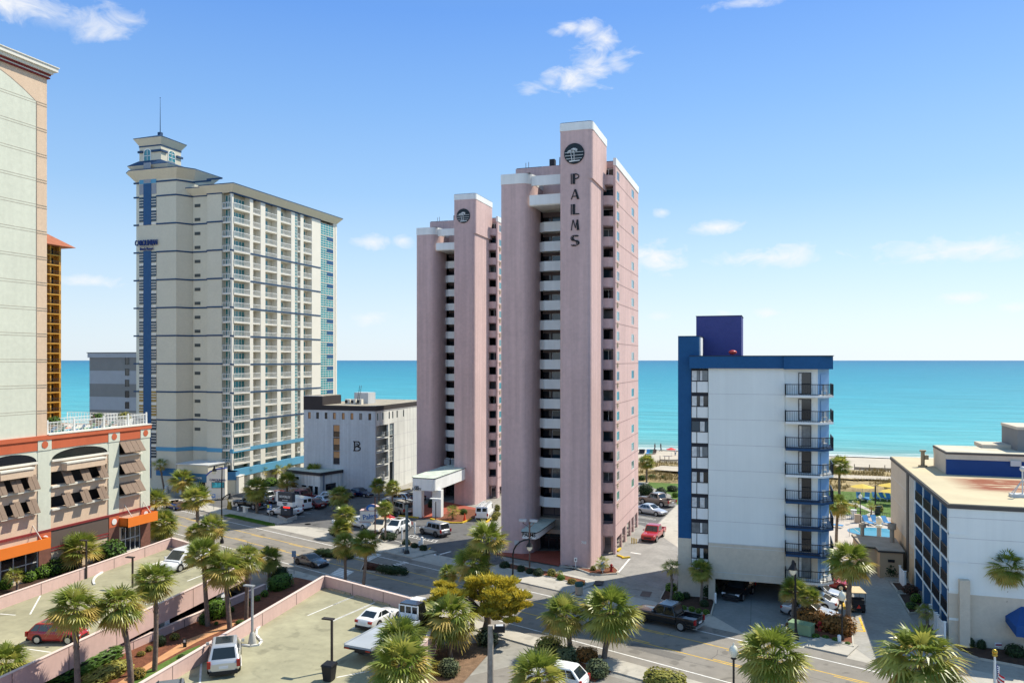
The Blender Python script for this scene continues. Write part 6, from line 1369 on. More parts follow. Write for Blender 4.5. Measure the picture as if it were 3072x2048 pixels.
# conifer with flat yellow green sprays
p=g('R',1440,1130);T=thing('conifer_tree','spreading yellow green conifer behind the palms in the middle of the near kerb','tree',(p[0],p[1],0))
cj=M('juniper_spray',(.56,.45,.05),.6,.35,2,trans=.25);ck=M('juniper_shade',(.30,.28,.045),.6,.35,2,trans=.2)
b=MB();r=random.Random(3)
Zd=dep(*p);CLP=[(1080,690,110),(1000,740,80),(1150,740,120),(1400,610,110),(1530,600,120),(1640,620,110),(1700,700,100),(1760,740,100),(1580,720,130),(1450,740,110),(1680,840,110),(1760,830,70),(1560,850,110),(1250,700,80),(880,830,70),(1060,610,55),(1480,860,90),(1640,930,60),(1720,950,50),(1840,770,50)]
def at(x,y,dd):
    u,v=px('R',x,y);Z=Zd+dd;X=(u-1536)/FO*Z;return Vector((X*cY-Z*sY,X*sY+Z*cY,EYE-(v-HZ)*Z/FO))
tops=[]
for (x,y,rp) in CLP:
    for kk in range(4):
        c=at(x+r.uniform(-75,75),y+r.uniform(-45,45),r.uniform(-2.6,1.4)+(-1.2 if x<1200 else 0));R=rp*.3112*Zd/FO*r.uniform(.55,.92);tops.append(c)
        for i in range(290):
            d=Vector((r.gauss(0,1),r.gauss(0,1),r.gauss(0,.5)));d=d.normalized()*r.uniform(.35,1.05);q=c+Vector((d.x*R*1.15,d.y*R,d.z*R*.5))
            ax=(Vector((d.x,d.y,.5+r.uniform(-.2,.5)))).normalized()*r.uniform(.18,.36);s_=ax.cross(Vector((r.gauss(0,1),r.gauss(0,1),r.gauss(0,1)))).normalized()*.075
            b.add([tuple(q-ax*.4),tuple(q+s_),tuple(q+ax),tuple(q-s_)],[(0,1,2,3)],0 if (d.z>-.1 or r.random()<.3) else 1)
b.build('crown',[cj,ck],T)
b=MB();b.tube([(p[0],p[1],0),(p[0]+.3,p[1]+.2,1.5),(p[0]+.2,p[1],3.)],[.28,.22,.18],8)
for c in tops[::5]: b.tube([(p[0]+.25,p[1]+.1,2.2),tuple((c+Vector((p[0],p[1],3)))/2),tuple(c)],[.13,.08,.03],5)
b.build('trunk',bark,T)
# dune and lawn grass
for nm,reg,n,h,c1,mat_ in (('dune_grass',(-60,164.5,40,193),15000,.8,(.25,.19,.075),'dune_blade'),('lawn_grass',(-16,140,22,163),2500,.14,(.12,.25,.03),'lawn_blade'),('verge_grass',None,2500,.12,(.14,.22,.03),'lawn_blade')):
    b=MB();r=random.Random(5)
    for i in range(n):
        if reg: x=r.uniform(reg[0],reg[2]);y=r.uniform(reg[1],reg[3])
        else: x,y=ST(r.uniform(-116,-104.4),r.uniform(70.1,71.25))
        if nm=='dune_grass':
            if nz_.noise((x*.15,y*.25,1))<-.12 or 175.5<y<181: continue
            z=dn(x,y)-.02
        elif reg:
            if not(x>4 or x<-14) : continue
            z=.01
        else: z=.13
        for k in range(3):
            a=r.uniform(0,2*PI);hh=h*r.uniform(.6,1.3);w_=.05 if h>.3 else .02;dx,dy=math.cos(a),math.sin(a);s_=r.uniform(.1,.6)*hh
            b.add([(x-dy*w_,y+dx*w_,z),(x+dy*w_,y-dx*w_,z),(x+dx*s_,y+dy*s_,z+hh)],[(0,1,2)],0)
    tag(b.build(nm,M(mat_,c1,.8,.3,.5,trans=.2)),kind='stuff')
# ---------------------------------------------------------------- lamps, signs and street furniture
bronze=M('lamp_bronze',(.05,.04,.035),.5,.1,metal=.3);galv=M('galvanised',(.33,.34,.34),.5,.1,metal=.3);gdk=M('green_black',(.015,.03,.028),.4);globe=M('lamp_globe',(.78,.75,.6),.2,.03,spec=.6);wood=M('weathered_wood',(.34,.30,.25),.9,.2,3,bump=.5)
def root(name,label,cat,p,z=0.,group=None): return thing(name,label,cat,(p[0],p[1],z),group)
def decklamp(r,bx,by,ty,label,foot=False,z=DZ,m=bronze):
    p=g(r,bx,by,z);h=hgt(r,ty,p);T=root('deck_lamp',label,'lamp post',p,z,'lamp posts on the parking decks')
    b=MB();b.box(p[0]-.07,p[1]-.07,z,p[0]+.07,p[1]+.07,h);b.build('pole',m,T)
    b=MB();b.box(p[0]-.75,p[1]-.18,h,p[0]+.15,p[1]+.18,h+.1);b.build('lamp_head',m if not foot else galv,T)
    if foot: b=MB();b.lathe(p[0],p[1],[(.34,z),(.32,z+.2),(.2,z+.85),(.14,z+.95)],8);b.build('concrete_foot',conc,T)
    return p,h,T
decklamp('G',735,1232,740,'grey deck lamp on a tapered concrete foot inside the white curved kerb',True,m=galv)
p,h,T=decklamp('G',1418,1462,1025,'brown deck lamp with a pale box on its pole near the black bin')
b=MB();b.box(p[0]-.1,p[1]-.3,DZ+.3,p[0]+.35,p[1]-.05,DZ+.75);b.build('switch_box',alu,T)
decklamp('F',832,562,200,'dark deck lamp in the kerbed corner before the tan hotel bushes')
decklamp('F',1278,645,362,'dark deck lamp above the third palm of the farther deck')
p=G2('G',1395,1545);T=root('wheelie_bin','black wheeled bin standing under the brown deck lamp','bin',p,DZ)
b=MB();b.loft([[(p[0]-.3,p[1]-.3,DZ+.05),(p[0]+.3,p[1]-.3,DZ+.05),(p[0]+.3,p[1]+.3,DZ+.05),(p[0]-.3,p[1]+.3,DZ+.05)],[(p[0]-.4,p[1]-.4,DZ+1.1),(p[0]+.4,p[1]-.4,DZ+1.1),(p[0]+.4,p[1]+.4,DZ+1.1),(p[0]-.4,p[1]+.4,DZ+1.1)]],0,True,True,False);b.build('body',trim,T)
b=MB();b.loft([[(p[0]-.45,p[1]-.45,DZ+1.1),(p[0]+.45,p[1]-.45,DZ+1.1),(p[0]+.45,p[1]+.45,DZ+1.1),(p[0]-.45,p[1]+.45,DZ+1.1)],[(p[0]-.4,p[1]-.38,DZ+1.2),(p[0]+.4,p[1]-.38,DZ+1.2),(p[0]+.4,p[1]+.4,DZ+1.25),(p[0]-.4,p[1]+.4,DZ+1.25)]],0,True,True,False);b.build('lid',black,T)
def bell(T,x,y,z,s=1.):      # hanging bell shade with glass
    b=MB();b.lathe(x,y,[(.05*s,z+.75*s),(.1*s,z+.62*s),(.12*s,z+.42*s),(.3*s,z+.12*s),(.36*s,z)],10);b.build('lamp_shade',black,T)
    b=MB();b.lathe(x,y,[(.3*s,z),(.26*s,z-.25*s),(.12*s,z-.42*s)],10);b.build('lamp_glass',globe,T)
def arclamp(r,base,pts,end,label,m=black,s=1.,extra=None):
    p=g(r,*base);T=root('street_lamp',label,'street lamp',p);Zd=dep(*p)
    def W(x,y):
        u,v=px(r,x,y);X=(u-1536)/FO*Zd;return (X*cY-Zd*sY,X*sY+Zd*cY,EYE-(v-HZ)*Zd/FO)
    b=MB();b.tube([(p[0],p[1],0)]+[W(*q) for q in pts],[.13]+[.09]*len(pts),8);b.lathe(p[0],p[1],[(.28,0),(.26,.3),(.16,.7),(.12,1.)],10);b.build('pole',m,T)
    e=W(*end);bell(T,e[0],e[1],e[2],s);return T,W,p
arclamp('M',(350,1452),[(352,1250),(352,1150),(362,1095),(388,1050),(425,1015),(470,995),(525,985)],(530,1062),'black street lamp with an arched arm before the nearer pink tower',s=1.15)
arclamp('T',(1490,1068),[(1485,700),(1482,230),(1480,185),(1470,165),(1462,175),(1460,195)],(1456,258),'black street lamp with a hanging bell at the garage edge',s=1.15)
T,W_,p=arclamp('E',(842,1078),[(840,700),(840,600),(862,565),(895,540),(925,530),(932,525)],(934,580),'tall street pole with bell lamps and a banner arm on the far pavement',s=1.)
b=MB();b.tube([W_(840,600),W_(842,380),W_(845,215)],[.09,.08,.06],8);b.tube([W_(845,230),W_(800,222),W_(760,222)],.05,6);b.build('upper_pole',black,T);e=W_(757,270);bell(T,*e,1.)
p=g('R',1515,1760);hT=hgt('R',1010,p);T=root('floodlight_pole','weathered wooden pole with a square floodlight, standing in the corner lot','lamp post',p)
MB().tube([(p[0],p[1],0),(p[0],p[1],hT)],[.26,.2],10).build('pole',wood,T)
b=MB();b.tube([(p[0],p[1],hT-.4),(p[0]+.5,p[1]+.3,hT-.5)],.05,6);b.prism([(p[0]+.35,p[1]-.2),(p[0]+1.1,p[1]+.05),(p[0]+.9,p[1]+.6),(p[0]+.2,p[1]+.3)],hT-.45,hT+.0);b.build('lamp_head',black,T)
b=MB();b.prism([(p[0]+.45,p[1]-.1),(p[0]+.95,p[1]+.07),(p[0]+.82,p[1]+.45),(p[0]+.35,p[1]+.22)],hT,hT+.03);b.build('lamp_glass',alu,T)
def post(r,base,top,label,name='sign_post',cat='sign',rad_=.04,m=white,panels=(),z=0.,group=None,txt=None):
    p=g(r,*base,z);h=hgt(r,top,p);T=root(name,label,cat,p,z,group);MB().cyl(p[0],p[1],z,h,rad_,8).build('post',m,T);return p,h,T
p,h,T=post('M',(530,1302),800,'tall post with two white floodlights before the nearer pink tower',name='floodlight_post',cat='lamp post',rad_=.1,m=M('post_brown',(.2,.12,.09),.7))
for x,y in ((460,785),(575,790)):
    u,v=px('M',x,y);Zd=dep(*p);X=(u-1536)/FO*Zd;q=(X*cY-Zd*sY,X*sY+Zd*cY,EYE-(v-HZ)*Zd/FO)
    b=MB();b.tube([(p[0],p[1],h-.7),(q[0],q[1],q[2]-.3),q],.05,6);b.build('arm',M('post_brown',(.2,.12,.09)),T)
    b=MB();b.box(q[0]-.45,q[1]-.25,q[2]-.1,q[0]+.45,q[1]+.25,q[2]+.15);b.build('lamp_head',alu,T)
def globelamp(r,base,top,label,n='globe_lamp',z=0.,s=1.):
    p=g(r,*base,z);h=hgt(r,top,p);T=root(n,label,'street lamp',p,z)
    b=MB();b.cyl(p[0],p[1],z,h-.9*s,.07*s,8);b.lathe(p[0],p[1],[(.2*s,z),(.18*s,z+.3),(.1*s,z+.6)],8);b.lathe(p[0],p[1],[(.06*s,h-1.05*s),(.2*s,h-.95*s),(.12*s,h-.85*s)],8);b.build('pole',bronze,T)
    b=MB();b.lathe(p[0],p[1],[(.14*s,h-.85*s),(.28*s,h-.6*s),(.3*s,h-.4*s),(.18*s,h-.15*s),(.06*s,h-.08*s)],10);b.build('lamp_globe',globe,T)
    b=MB();b.lathe(p[0],p[1],[(.1*s,h-.1*s),(.05*s,h-.05*s),(.06*s,h),(.02*s,h+.08*s)],8);b.build('finial',bronze if False else globe,T)
globelamp('T',(772,1700),1115,'globe lamp on a dark post at the bottom edge, before the yellow road lines',s=1.15)
globelamp('T',(2022,1082),500,'globe lamp on a dark post at the corner of the coppery hedge',s=1.05)
globelamp('Q',(467,892),640,'globe lamp beside the pool fence',s=.9)
p,h,T=post('Q',(630,1098),930,'thick pillar with a white globe rising behind the plant room','globe_lamp','lamp post',.28,galv)
b=MB();b.cyl(p[0],p[1],h,h+.25,.45,10);b.ball((p[0],p[1],h+.9),(.42,.42,.6),10);b.build('lamp_globe',globe,T)
p,h,T=post('Q',(598,755),570,'plain dark pole on the pool lawn','pole','pole',.12,dark)
p,h,T=post('W',(925,1185),560,'green grey signal mast with a curved arm at the forecourt mouth','signal_mast','mast',.2,M('mast_green',(.16,.2,.19),.5,.1))
b=MB();Zd=dep(*p)
def Wp(r,x,y,p):
    Z=dep(*p);u,v=px(r,x,y);X=(u-1536)/FO*Z;return (X*cY-Z*sY,X*sY+Z*cY,EYE-(v-HZ)*Z/FO)
b.tube([Wp('W',a,c,p) for a,c in ((915,570),(915,520),(908,480),(895,450),(875,432),(850,430))],.07,8);b.lathe(p[0],p[1],[(.4,0),(.38,.35),(.24,.6)],8);b.build('arm',dark,T)
p,h,T=post('W',(1290,805),520,'slim lamp post with a flat white double head in the forecourt','double_lamp','lamp post',.07,bronze)
b=MB();b.tube([(p[0],p[1],h-.3),(p[0]-.5,p[1],h+.4)],.04,5);b.tube([(p[0],p[1],h-.3),(p[0]+.5,p[1],h+.4)],.04,5);b.box(p[0]-.9,p[1]-.25,h+.4,p[0]+.9,p[1]+.25,h+.5);b.build('lamp_head',white,T)
p,h,T=post('W',(526,945),460,'thin brown pole with a crossarm beside the white and blue pylon sign','pole','pole',.09,M('pole_rust',(.13,.06,.045),.8))
b=MB();b.box(p[0]-1.4,p[1]-.05,h,p[0]+1.4,p[1]+.05,h+.08);b.build('crossarm',dark,T)
p,h,T=post('Y',(808,760),660,'thin dark pole in the middle of the grey hotel lot','pole','pole',.06,dark)
def sign(r,base,top,w_,h_,m,label,bands=(),ang=.25,pm=galv,rad_=.045,z=0.,dz=0.):
    p,h,T=post(r,base,top,label,m=pm,rad_=rad_,z=z);b=MB();ca_,sa_=math.cos(ang),math.sin(ang)
    b.obox((p[0]+.07*sa_,p[1]-.07*ca_),ang,w_,.05,h-h_,h);q=b.build('sign_panel',m,T)
    for (x0,x1,z0,z1,mm_) in bands:
        b=MB();c=(p[0]+.11*sa_+ca_*(x0+x1)/2*w_,p[1]-.11*ca_+sa_*(x0+x1)/2*w_);b.obox(c,ang,(x1-x0)*w_,.03,h-h_+z0*h_,h-h_+z1*h_);b.build('sign_mark',mm_,q)
    return T
sblue=M('sign_blue',(.03,.16,.50),.5);syel=M('sign_yellow',(.6,.6,.1),.5);smk=M('sign_ink',(.06,.08,.12),.6)
TXT=tuple((-.38,.38,.12+.17*k,.2+.17*k,smk) for k in range(5))
sign('E',(752,708),525,.6,.6,sblue,'blue sign on a pole where the grass verge begins',((-.3,.3,.55,.75,white),(-.3,.3,.25,.4,white)))
sign('Y',(690,1205),920,.7,.8,sblue,'blue and yellow sign on a pole beside the white sedan',((-.5,-.02,.3,.95,syel),(.08,.42,.6,.8,white),(.08,.42,.25,.4,white)))
sign('G',(1094,640),432,.5,.7,M('sign_grey_blue',(.25,.33,.42),.6),'small grey road sign on a pole seen against the sports car')
sign('M',(1022,1298),1180,.36,.5,white,'white notice on a white post at the corner bed of the nearer pink tower',((-.2,.2,.3,.7,smk),),pm=white,rad_=.05)
sign('M',(1311,1352),1225,.42,1.0,white,'tall white notice with blue lines before the dark palm clump',tuple((-.38,.38,.1+.15*k,.17+.15*k,sblue) for k in range(6)),pm=white,rad_=.05)
sign('T',(1740,935),845,.5,.55,white,'white double notice board in the bed before the coppery hedge',TXT[:4],pm=white)
sign('U',(1800,1215),1140,.65,.35,white,'small white notice in the motel wall bed',((-.4,.4,.3,.7,M('sign_red_ink',(.35,.08,.12),.6)),),pm=white)
sign('Q',(500,890),838,.8,.75,white,'white notice board by the pool fence',TXT,pm=white)
sign('F',(1785,1285),1140,.3,1.2,gdk,'small dark signpost beside the tan walk',((-.3,.3,.78,.95,white),),pm=gdk)
def stub(r,base,top,rad_,m,label,name='bollard',cat='post',cap=None,group=None,z=0.):
    p=g(r,*base,z);h=hgt(r,top,p);b=MB();b.lathe(p[0],p[1],[(rad_,z),(rad_,h-.12),(rad_*.9,h-.04),(rad_*.4,h)],10,0);tag(b.build(name,m),label,cat,group);return p,h
for a in (('W',(1028,928),780,.12,white,'white marker post at the edge of the sunlit forecourt'),('W',(866,992),838,.12,white,'white marker post by the yellow free end of the blue bay'),('W',(1116,1062),962,.2,white,'stout white post before the three dark bushes'),('W',(1082,1085),1018,.16,white,'short white post between the dark bushes'),('Y',(1710,1218),1165,.25,white,'white stub post at the exit of the grey hotel lot'),('Y',(182,1020),955,.16,white,'white post on the pavement before the black pickup'),('E',(222,512),435,.35,alu,'pale round bollard by the dark thin palm'),('E',(348,512),430,.2,ykerb,'yellow bollard under the registration canopy'),('E',(585,432),395,.2,ykerb,'yellow bollard at the dark garage mouth'),('T',(1990,1100),1010,.16,white,'white marker post beside the globe lamp'),('T',(562,648),525,.12,white,'thin white post at the left garage jamb'),('W',(875,1170),1105,.22,galv,'grey stub at the foot of the green signal mast'),('U',(1097,790),745,.2,white,'white finial post of the motel planting')): stub(*a)
for k in range(4): stub('M',(1622+16*k,1032),965+4*k,.06,ykerb,['first yellow bollard beside the red pickup, at the left','second yellow bollard from the left beside the red pickup','third yellow bollard from the left beside the red pickup','yellow bollard closest to the red pickup'][k],group='yellow bollards by the red pickup')
p=g('S',910,550);h=hgt('S',400,p);T=root('litter_bin','tan litter bin with a green dome lid on the pavement','bin',p)
MB().cyl(p[0],p[1],.13,h*.68,.42,14).build('body',M('bin_tan',(.5,.38,.27),.8,.1),T)
b=MB();b.lathe(p[0],p[1],[(.45,h*.68),(.46,h*.86),(.38,h*.96),(.15,h)],14);b.build('lid',M('lid_green',(.02,.085,.075),.5),T)
def hydrant(r,base,label):
    p=g(r,*base,.1);b=MB();b.lathe(p[0],p[1],[(.2,.1),(.2,.2),(.14,.25),(.14,.75),(.18,.78),(.16,.9),(.06,1.0)],10);b.tube([(p[0]-.28,p[1],.6),(p[0]+.28,p[1],.6)],.07,8);tag(b.build('fire_hydrant',M('hydrant_red',(.35,.02,.02),.5)),label,'hydrant')
hydrant('S',(1284,282),'red fire hydrant in the corner bed of the nearer pink tower');hydrant('T',(1765,965),'red fire hydrant beside the white double notice board')
p=g('W',1655,770);b=MB();b.obox(p,.3,.55,.55,.1,.16);b.lathe(p[0],p[1],[(.26,.16),(.05,1.25)],10);tag(b.build('traffic_cone',M('cone_red',(.75,.08,.03),.6)),'orange red traffic cone in the bed before the farther pink tower','cone')
p=g('T',1555,1005);b=MB();b.obox(p,rad(-21),2.0,1.1,.12,1.0);b.obox(p,rad(-21),2.1,1.2,1.0,1.08);tag(b.build('utility_box',M('utility_green',(.20,.30,.17),.6,.1)),'pale green utility box beside the tall street lamp','utility box')
p=g('E',925,520);b=MB();b.obox((p[0]-.8,p[1]+.8),.2,5.2,2.2,0,3.2);b.obox((p[0]-.8,p[1]+.8),.2,5.4,2.4,3.2,3.3);tag(b.build('utility_enclosure',crw),'pale block enclosure behind the big pylon sign of the resort','enclosure')
p=g('Y',300,1062);b=MB();b.obox(p,rad(-21),.7,.5,0,1.0);b.obox(p,rad(-21),2.2,.4,1.0,1.08);tag(b.build('meter_box',crw),'grey meter box on the pavement before the black pickup','utility box')
p=g('Y',45,1000);b=MB();b.obox(p,0,.7,.4,0,.7);b.obox((p[0],p[1]),0,.5,.35,.7,1.6);b.obox(p,0,.9,.4,1.6,1.75);tag(b.build('news_rack',M('rack_yellow',(.30,.22,.03),.6,.4,2)),'yellow and black rack on the pavement by the tall street pole','rack')
p0,p1=g('Y',150,660),g('Y',380,590);b=MB();n=14
for k in range(n):
    f=(k+.5)/n;b.obox((p0[0]+(p1[0]-p0[0])*f,p0[1]+(p1[1]-p0[1])*f),math.atan2(p1[1]-p0[1],p1[0]-p0[0]),math.hypot(p1[0]-p0[0],p1[1]-p0[1])/n*.98,.08,0,2.3,k%4)
tag(b.build('striped_fence',[crw,M('fence_yellow',(.55,.42,.1)),crw,M('fence_blue',(.2,.4,.5))]),'fence painted in yellow, white and blue stripes at the foot of the resort tower','fence')
# ---------------------------------------------------------------- pylon signs
p=g('E',682,585);q=(p[0]+3.55,p[1]+.5);d=math.atan2(q[1]-p[1],q[0]-p[0])
T=root('pylon_sign','tall white resort pylon sign with a curved blue crown and a sea coloured screen','sign',p);z0=hgt('E',520,p);zA=hgt('E',435,p);zB=hgt('E',230,p)
def sgnpt(f,z,o=0.): return (p[0]+(q[0]-p[0])*f+math.sin(d)*o,p[1]+(q[1]-p[1])*f-math.cos(d)*o,z)
def slab(b,prof,o0,o1,mi=0):
    n=len(prof);b.add([sgnpt(f,z,o0) for f,z in prof]+[sgnpt(f,z,o1) for f,z in prof],[tuple(range(n))[::-1],tuple(range(n,2*n))]+[(i,(i+1)%n,n+(i+1)%n,n+i) for i in range(n)],mi)
b=MB();slab(b,[(.32,0),(1.,.6),(1.,2.),(0,2.)],-.5,.3);slab(b,[(0,2.),(1,2.),(1,5.6),(.55,5.4),(.2,4.9),(0,4.2)],-.5,.3);b.build('body',crw,T)
b=MB();slab(b,[(0,4.2),(.2,4.9),(.55,5.4),(1,5.6),(1,5.75),(.52,5.6),(.16,5.1),(-.05,4.3)],-.52,.36);b.build('crown_trim',M('crown_blue',(.02,.06,.3),.5),T)
b=MB();slab(b,[(.28,2.1),(.96,2.2),(.96,3.2),(.28,3.15)],.3,.38);b.build('screen_frame',dark,T)
b=MB();slab(b,[(.31,2.17),(.93,2.25),(.93,3.13),(.31,3.08)],.38,.40);b.build('screen',M('screen_sea',(.06,.42,.48),.3,.6,2.),T)
c=sgnpt(.62,3.55,.36);text('CAROLINIAN',.52,M('sign_navy',(.006,.03,.16)),c,face_rot(d),T,sx=1.05);c=sgnpt(.62,3.28,.36);text('Beach Resort',.2,M('sign_navy',(.006,.03,.16)),c,face_rot(d),T)
p=g('Y',965,1150);d=rad(-8);T=root('pylon_sign','dark roadside pylon sign with a white strip and a red light in a square planter','sign',p)
zt,zm,zl=hgt('Y',725,p),hgt('Y',875,p),hgt('Y',945,p)
P4=[g('Y',*c) for c in ((815,1145),(960,1215),(1130,1155),(990,1100))]
b=MB();b.prism(P4,0,.55,0);b.prism([((x-p[0])*.85+p[0],(y-p[1])*.85+p[1]) for x,y in P4],.55,.58,1);b.build('planter',[conc,mulchd],T)
b=MB();b.obox(p,d,2.0,.6,.5,zl);b.build('base_panel',M('sign_charcoal',(.055,.06,.07),.6),T)
b=MB();b.obox((p[0]-.1,p[1]),d,3.2,.7,zl,zm);b.build('white_strip',white,T)
b=MB();b.obox((p[0]-.1,p[1]),d,3.0,.7,zm,zt);b.build('name_panel',M('sign_charcoal',(.055,.06,.07)),T);b=MB();b.obox((p[0]-1.7,p[1]+.22),d,.5,.72,zm,zt);b.build('side_panel',white,T)
f_=lambda z:(p[0]-.1,p[1]-.39,z)
text('BEVERLEY',.52,white,f_((zt+zm)/2+.05),face_rot(d),T,sx=1.0);text('BEACH HOUSE',.16,white,f_(zm+.25),face_rot(d),T);text('ALWAYS\nOPEN',.24,smk,f_((zm+zl)/2),face_rot(d),T,bold=.01);text('2604',.25,white,(p[0],p[1]-.34,zl-.6),face_rot(d),T)
rl_=M('red_sign_light',(.6,.02,.02),.4);bs=rl_.node_tree.nodes['Principled BSDF'];bs.inputs['Emission Color'].default_value=(1,.03,.02,1);bs.inputs['Emission Strength'].default_value=1.
b=MB();b.obox((p[0]+.2,p[1]-.33),d,1.3,.1,zl-.28,zl-.05);b.build('red_light',rl_,T)
p=g('W',470,855);d=rad(15);T=root('pylon_sign','white and blue pylon sign with a round top at the forecourt corner','sign',p)
zA,zB,zC=hgt('W',770,p),hgt('W',625,p),hgt('W',562,p)
b=MB();b.obox(p,d,2.7,1.3,.1,zA);b.build('base_panel',white,T);b=MB();b.obox(p,d,3.0,1.4,zA,zA+.12);b.obox(p,d,3.0,1.4,zB-.05,zB+.05);b.build('pink_trim',pink,T)
b=MB();b.obox(p,d,2.9,1.3,zA+.12,zB-.05);b.build('name_panel',white,T)
b=MB();P_=[];r_=zC-zB
for k in range(13): t=PI*k/12;P_.append((1.15*math.cos(t),zB+.05+(zC-zB)*math.sin(t)))
fr_=lambda x,z,o:(p[0]+x*math.cos(d)+math.sin(d)*o,p[1]+x*math.sin(d)-math.cos(d)*o,z)
n=13;b.add([fr_(x+.3,z,.6) for x,z in P_]+[fr_(x+.3,z,-.6) for x,z in P_],[tuple(range(n)),tuple(range(2*n-1,n-1,-1))]+[(i,(i+1)%n,n+(i+1)%n,n+i) for i in range(n)]);b.build('round_top',pink,T)
b=MB();P_=[(.3+.85*math.cos(2*PI*k/20),zB+.35+.62*math.sin(2*PI*k/20)) for k in range(20)];b.add([fr_(x,z,.64) for x,z in P_],[tuple(range(20))]);b.build('blue_roundel',sblue,T)
b=MB();P_=[(.3+.5*math.cos(2*PI*k/20),zB+.3+.3*math.sin(2*PI*k/20)) for k in range(20)];b.add([fr_(x,z,.66) for x,z in P_],[tuple(range(20))]);b.build('wave_mark',white,T)
text('Palms',1.05,sblue,fr_(.1,(zA+zB)/2,.67),face_rot(d)@Matrix.Rotation(.15,3,'Z'),T,sx=.95,bold=.01);text('WELCOME\nVACANCY',.3,smk,fr_(.2,zA*.6,.67),face_rot(d),T)
# ---------------------------------------------------------------- gates, flag, pool, beach
def vfence(p,q,h,label):
    b=MB();d=math.atan2(q[1]-p[1],q[0]-p[0]);L_=math.hypot(q[0]-p[0],q[1]-p[1]);m=((p[0]+q[0])/2,(p[1]+q[1])/2)
    T=root('vinyl_gate',label,'gate',m);b.obox(m,d,L_,.06,.12,h-.15);b.obox(m,d,L_,.1,h-.55,h-.45);b.obox(m,d,L_,.1,h-.15,h-.05);n=int(L_/.3)
    for k in range(n): f=(k+.5)/n;b.obox((p[0]+(q[0]-p[0])*f,p[1]+(q[1]-p[1])*f),d,.03,.09,.15,h-.2)
    b.build('gate_panel',white,T)
    for c in (p,q): b=MB();b.obox(c,d,.18,.18,0,h+.1);b.prism([(c[0]-.13,c[1]-.13),(c[0]+.13,c[1]-.13),(c[0]+.13,c[1]+.13),(c[0]-.13,c[1]+.13)],h+.1,h+.16);b.build('post',white,T)
vfence(g('U',770,525),g('U',825,590),1.9,'white vinyl fence panel by the plant room path')
vfence(g('U',1090,970),g('U',1150,1062),1.9,'white vinyl gate half hidden by the low dark palm')
vfence(g('U',1168,1085),g('U',1240,1165),1.9,'white vinyl gate at the street corner of the motel')
p=g('U',1765,1760);h=hgt('U',1275,p);T=root('flagpole','white flagpole with a gold ball and a striped flag at the bottom right','flagpole',p)
MB().tube([(p[0],p[1],0),(p[0],p[1],h)],[.12,.07],8).build('pole',white,T);b=MB();b.ball((p[0],p[1],h+.25),.2,10);b.lathe(p[0],p[1],[(.16,h-.05),(.2,h+.04),(.1,h+.1)],8);b.build('finial',M('gold_ball',(.55,.35,.05),.25,metal=.7),T)
b=MB();nu,nv=12,13;zt=hgt('U',1370,p);fw_,fh=2.4,2.0
def fp(i,j):
    u=i/nu;v=j/nv;return (p[0]+.1+u*.55*cY+.12*math.sin(u*9+v*2),p[1]+.05+u*.55*sY+.15*math.sin(u*7),zt-v*fh-u*1.1+.05*math.sin(u*8))
for j in range(nv):
    for i in range(nu):
        mi=2 if (i<5 and j<7) else (0 if j%2==0 else 1);b.add([fp(i,j),fp(i+1,j),fp(i+1,j+1),fp(i,j+1)],[(3,2,1,0)],mi,True)
fl=b.build('flag',[M('flag_red',(.5,.02,.03),.8),white,M('flag_blue',(.02,.04,.2),.8)],T)
b=MB()
for j in range(6):
    for i in range(5): c=Vector(fp(i+.5 if i<5 else i,j+.6))+Vector((sY,-cY,0))*.05;b.add([tuple(c+Vector((.05*cY*math.cos(a),.05*sY*math.cos(a),.05*math.sin(a)))) for a in [k*PI/3 for k in range(6)]],[tuple(range(6))])
b.build('flag_stars',white,fl)
lb=M('lounge_blue',(.06,.25,.5),.7,.1)
def lounge(p,a,label,m=lb,s=1.,z=.03,group='sun loungers by the pool and on the lawn'):
    T=thing('sun_lounger',label,'lounger',group=group)
    b=MB();b.box(-.3,-.35,.32,1.3,.35,.38);b.add([(-.3,-.35,.33),(-.3,.35,.33),(-.85,.35,1.0),(-.85,-.35,1.0),(-.3,-.35,.38),(-.3,.35,.38),(-.83,.35,1.05),(-.83,-.35,1.05)],[(0,1,2,3),(7,6,5,4),(0,4,5,1),(1,5,6,2),(2,6,7,3),(3,7,4,0)]);b.build('sling',m,T)
    for x in (-.2,1.2):
        for y in (-.33,.33): MB().box(x-.03,y-.03,0,x+.03,y+.03,.33).build('leg',white,T)
    T.location=(p[0],p[1],z);T.rotation_euler=(0,0,a);T.scale=(s,)*3;return T
for (x,y),a,lab in (((530,905),-70,'blue lounger on the pool deck, left of the pair by the fence'),((602,905),-70,'blue lounger on the pool deck, right of the pair by the fence'),((702,912),-60,'blue lounger at the pool edge by the motel wall'),((490,700),-50,'blue lounger on the lawn left under the yellow parasol'),((525,692),-100,'blue lounger on the lawn right under the yellow parasol'),((600,690),-80,'blue lounger behind the plain dark pole on the lawn'),((672,695),-60,'blue lounger on the lawn farther right'),((455,690),-90,'blue lounger on the lawn at the path side'),((725,700),-70,'blue lounger on the lawn tight against the motel corner'),((225,930),-20,'blue lounger on the deck seen beside the lowest balconies')): lounge(g('Q',x,y),rad(a),lab,s=1.15)
def parasol(p,h,rr,m,label,z=0.,tilt=0):
    T=root('parasol',label,'parasol',p,z);MB().cyl(p[0],p[1],z,z+h,.04,6).build('pole',white,T)
    b=MB();n=8;b.add([(p[0]+rr*math.cos(k*2*PI/n),p[1]+rr*math.sin(k*2*PI/n),z+h-.55) for k in range(n)]+[(p[0],p[1],z+h)],[(k,(k+1)%n,n) for k in range(n)]+[tuple(range(n))[::-1]]);b.build('canopy',m,T)
yc=M('yellow_canvas',(.62,.45,.08),.8,.05)
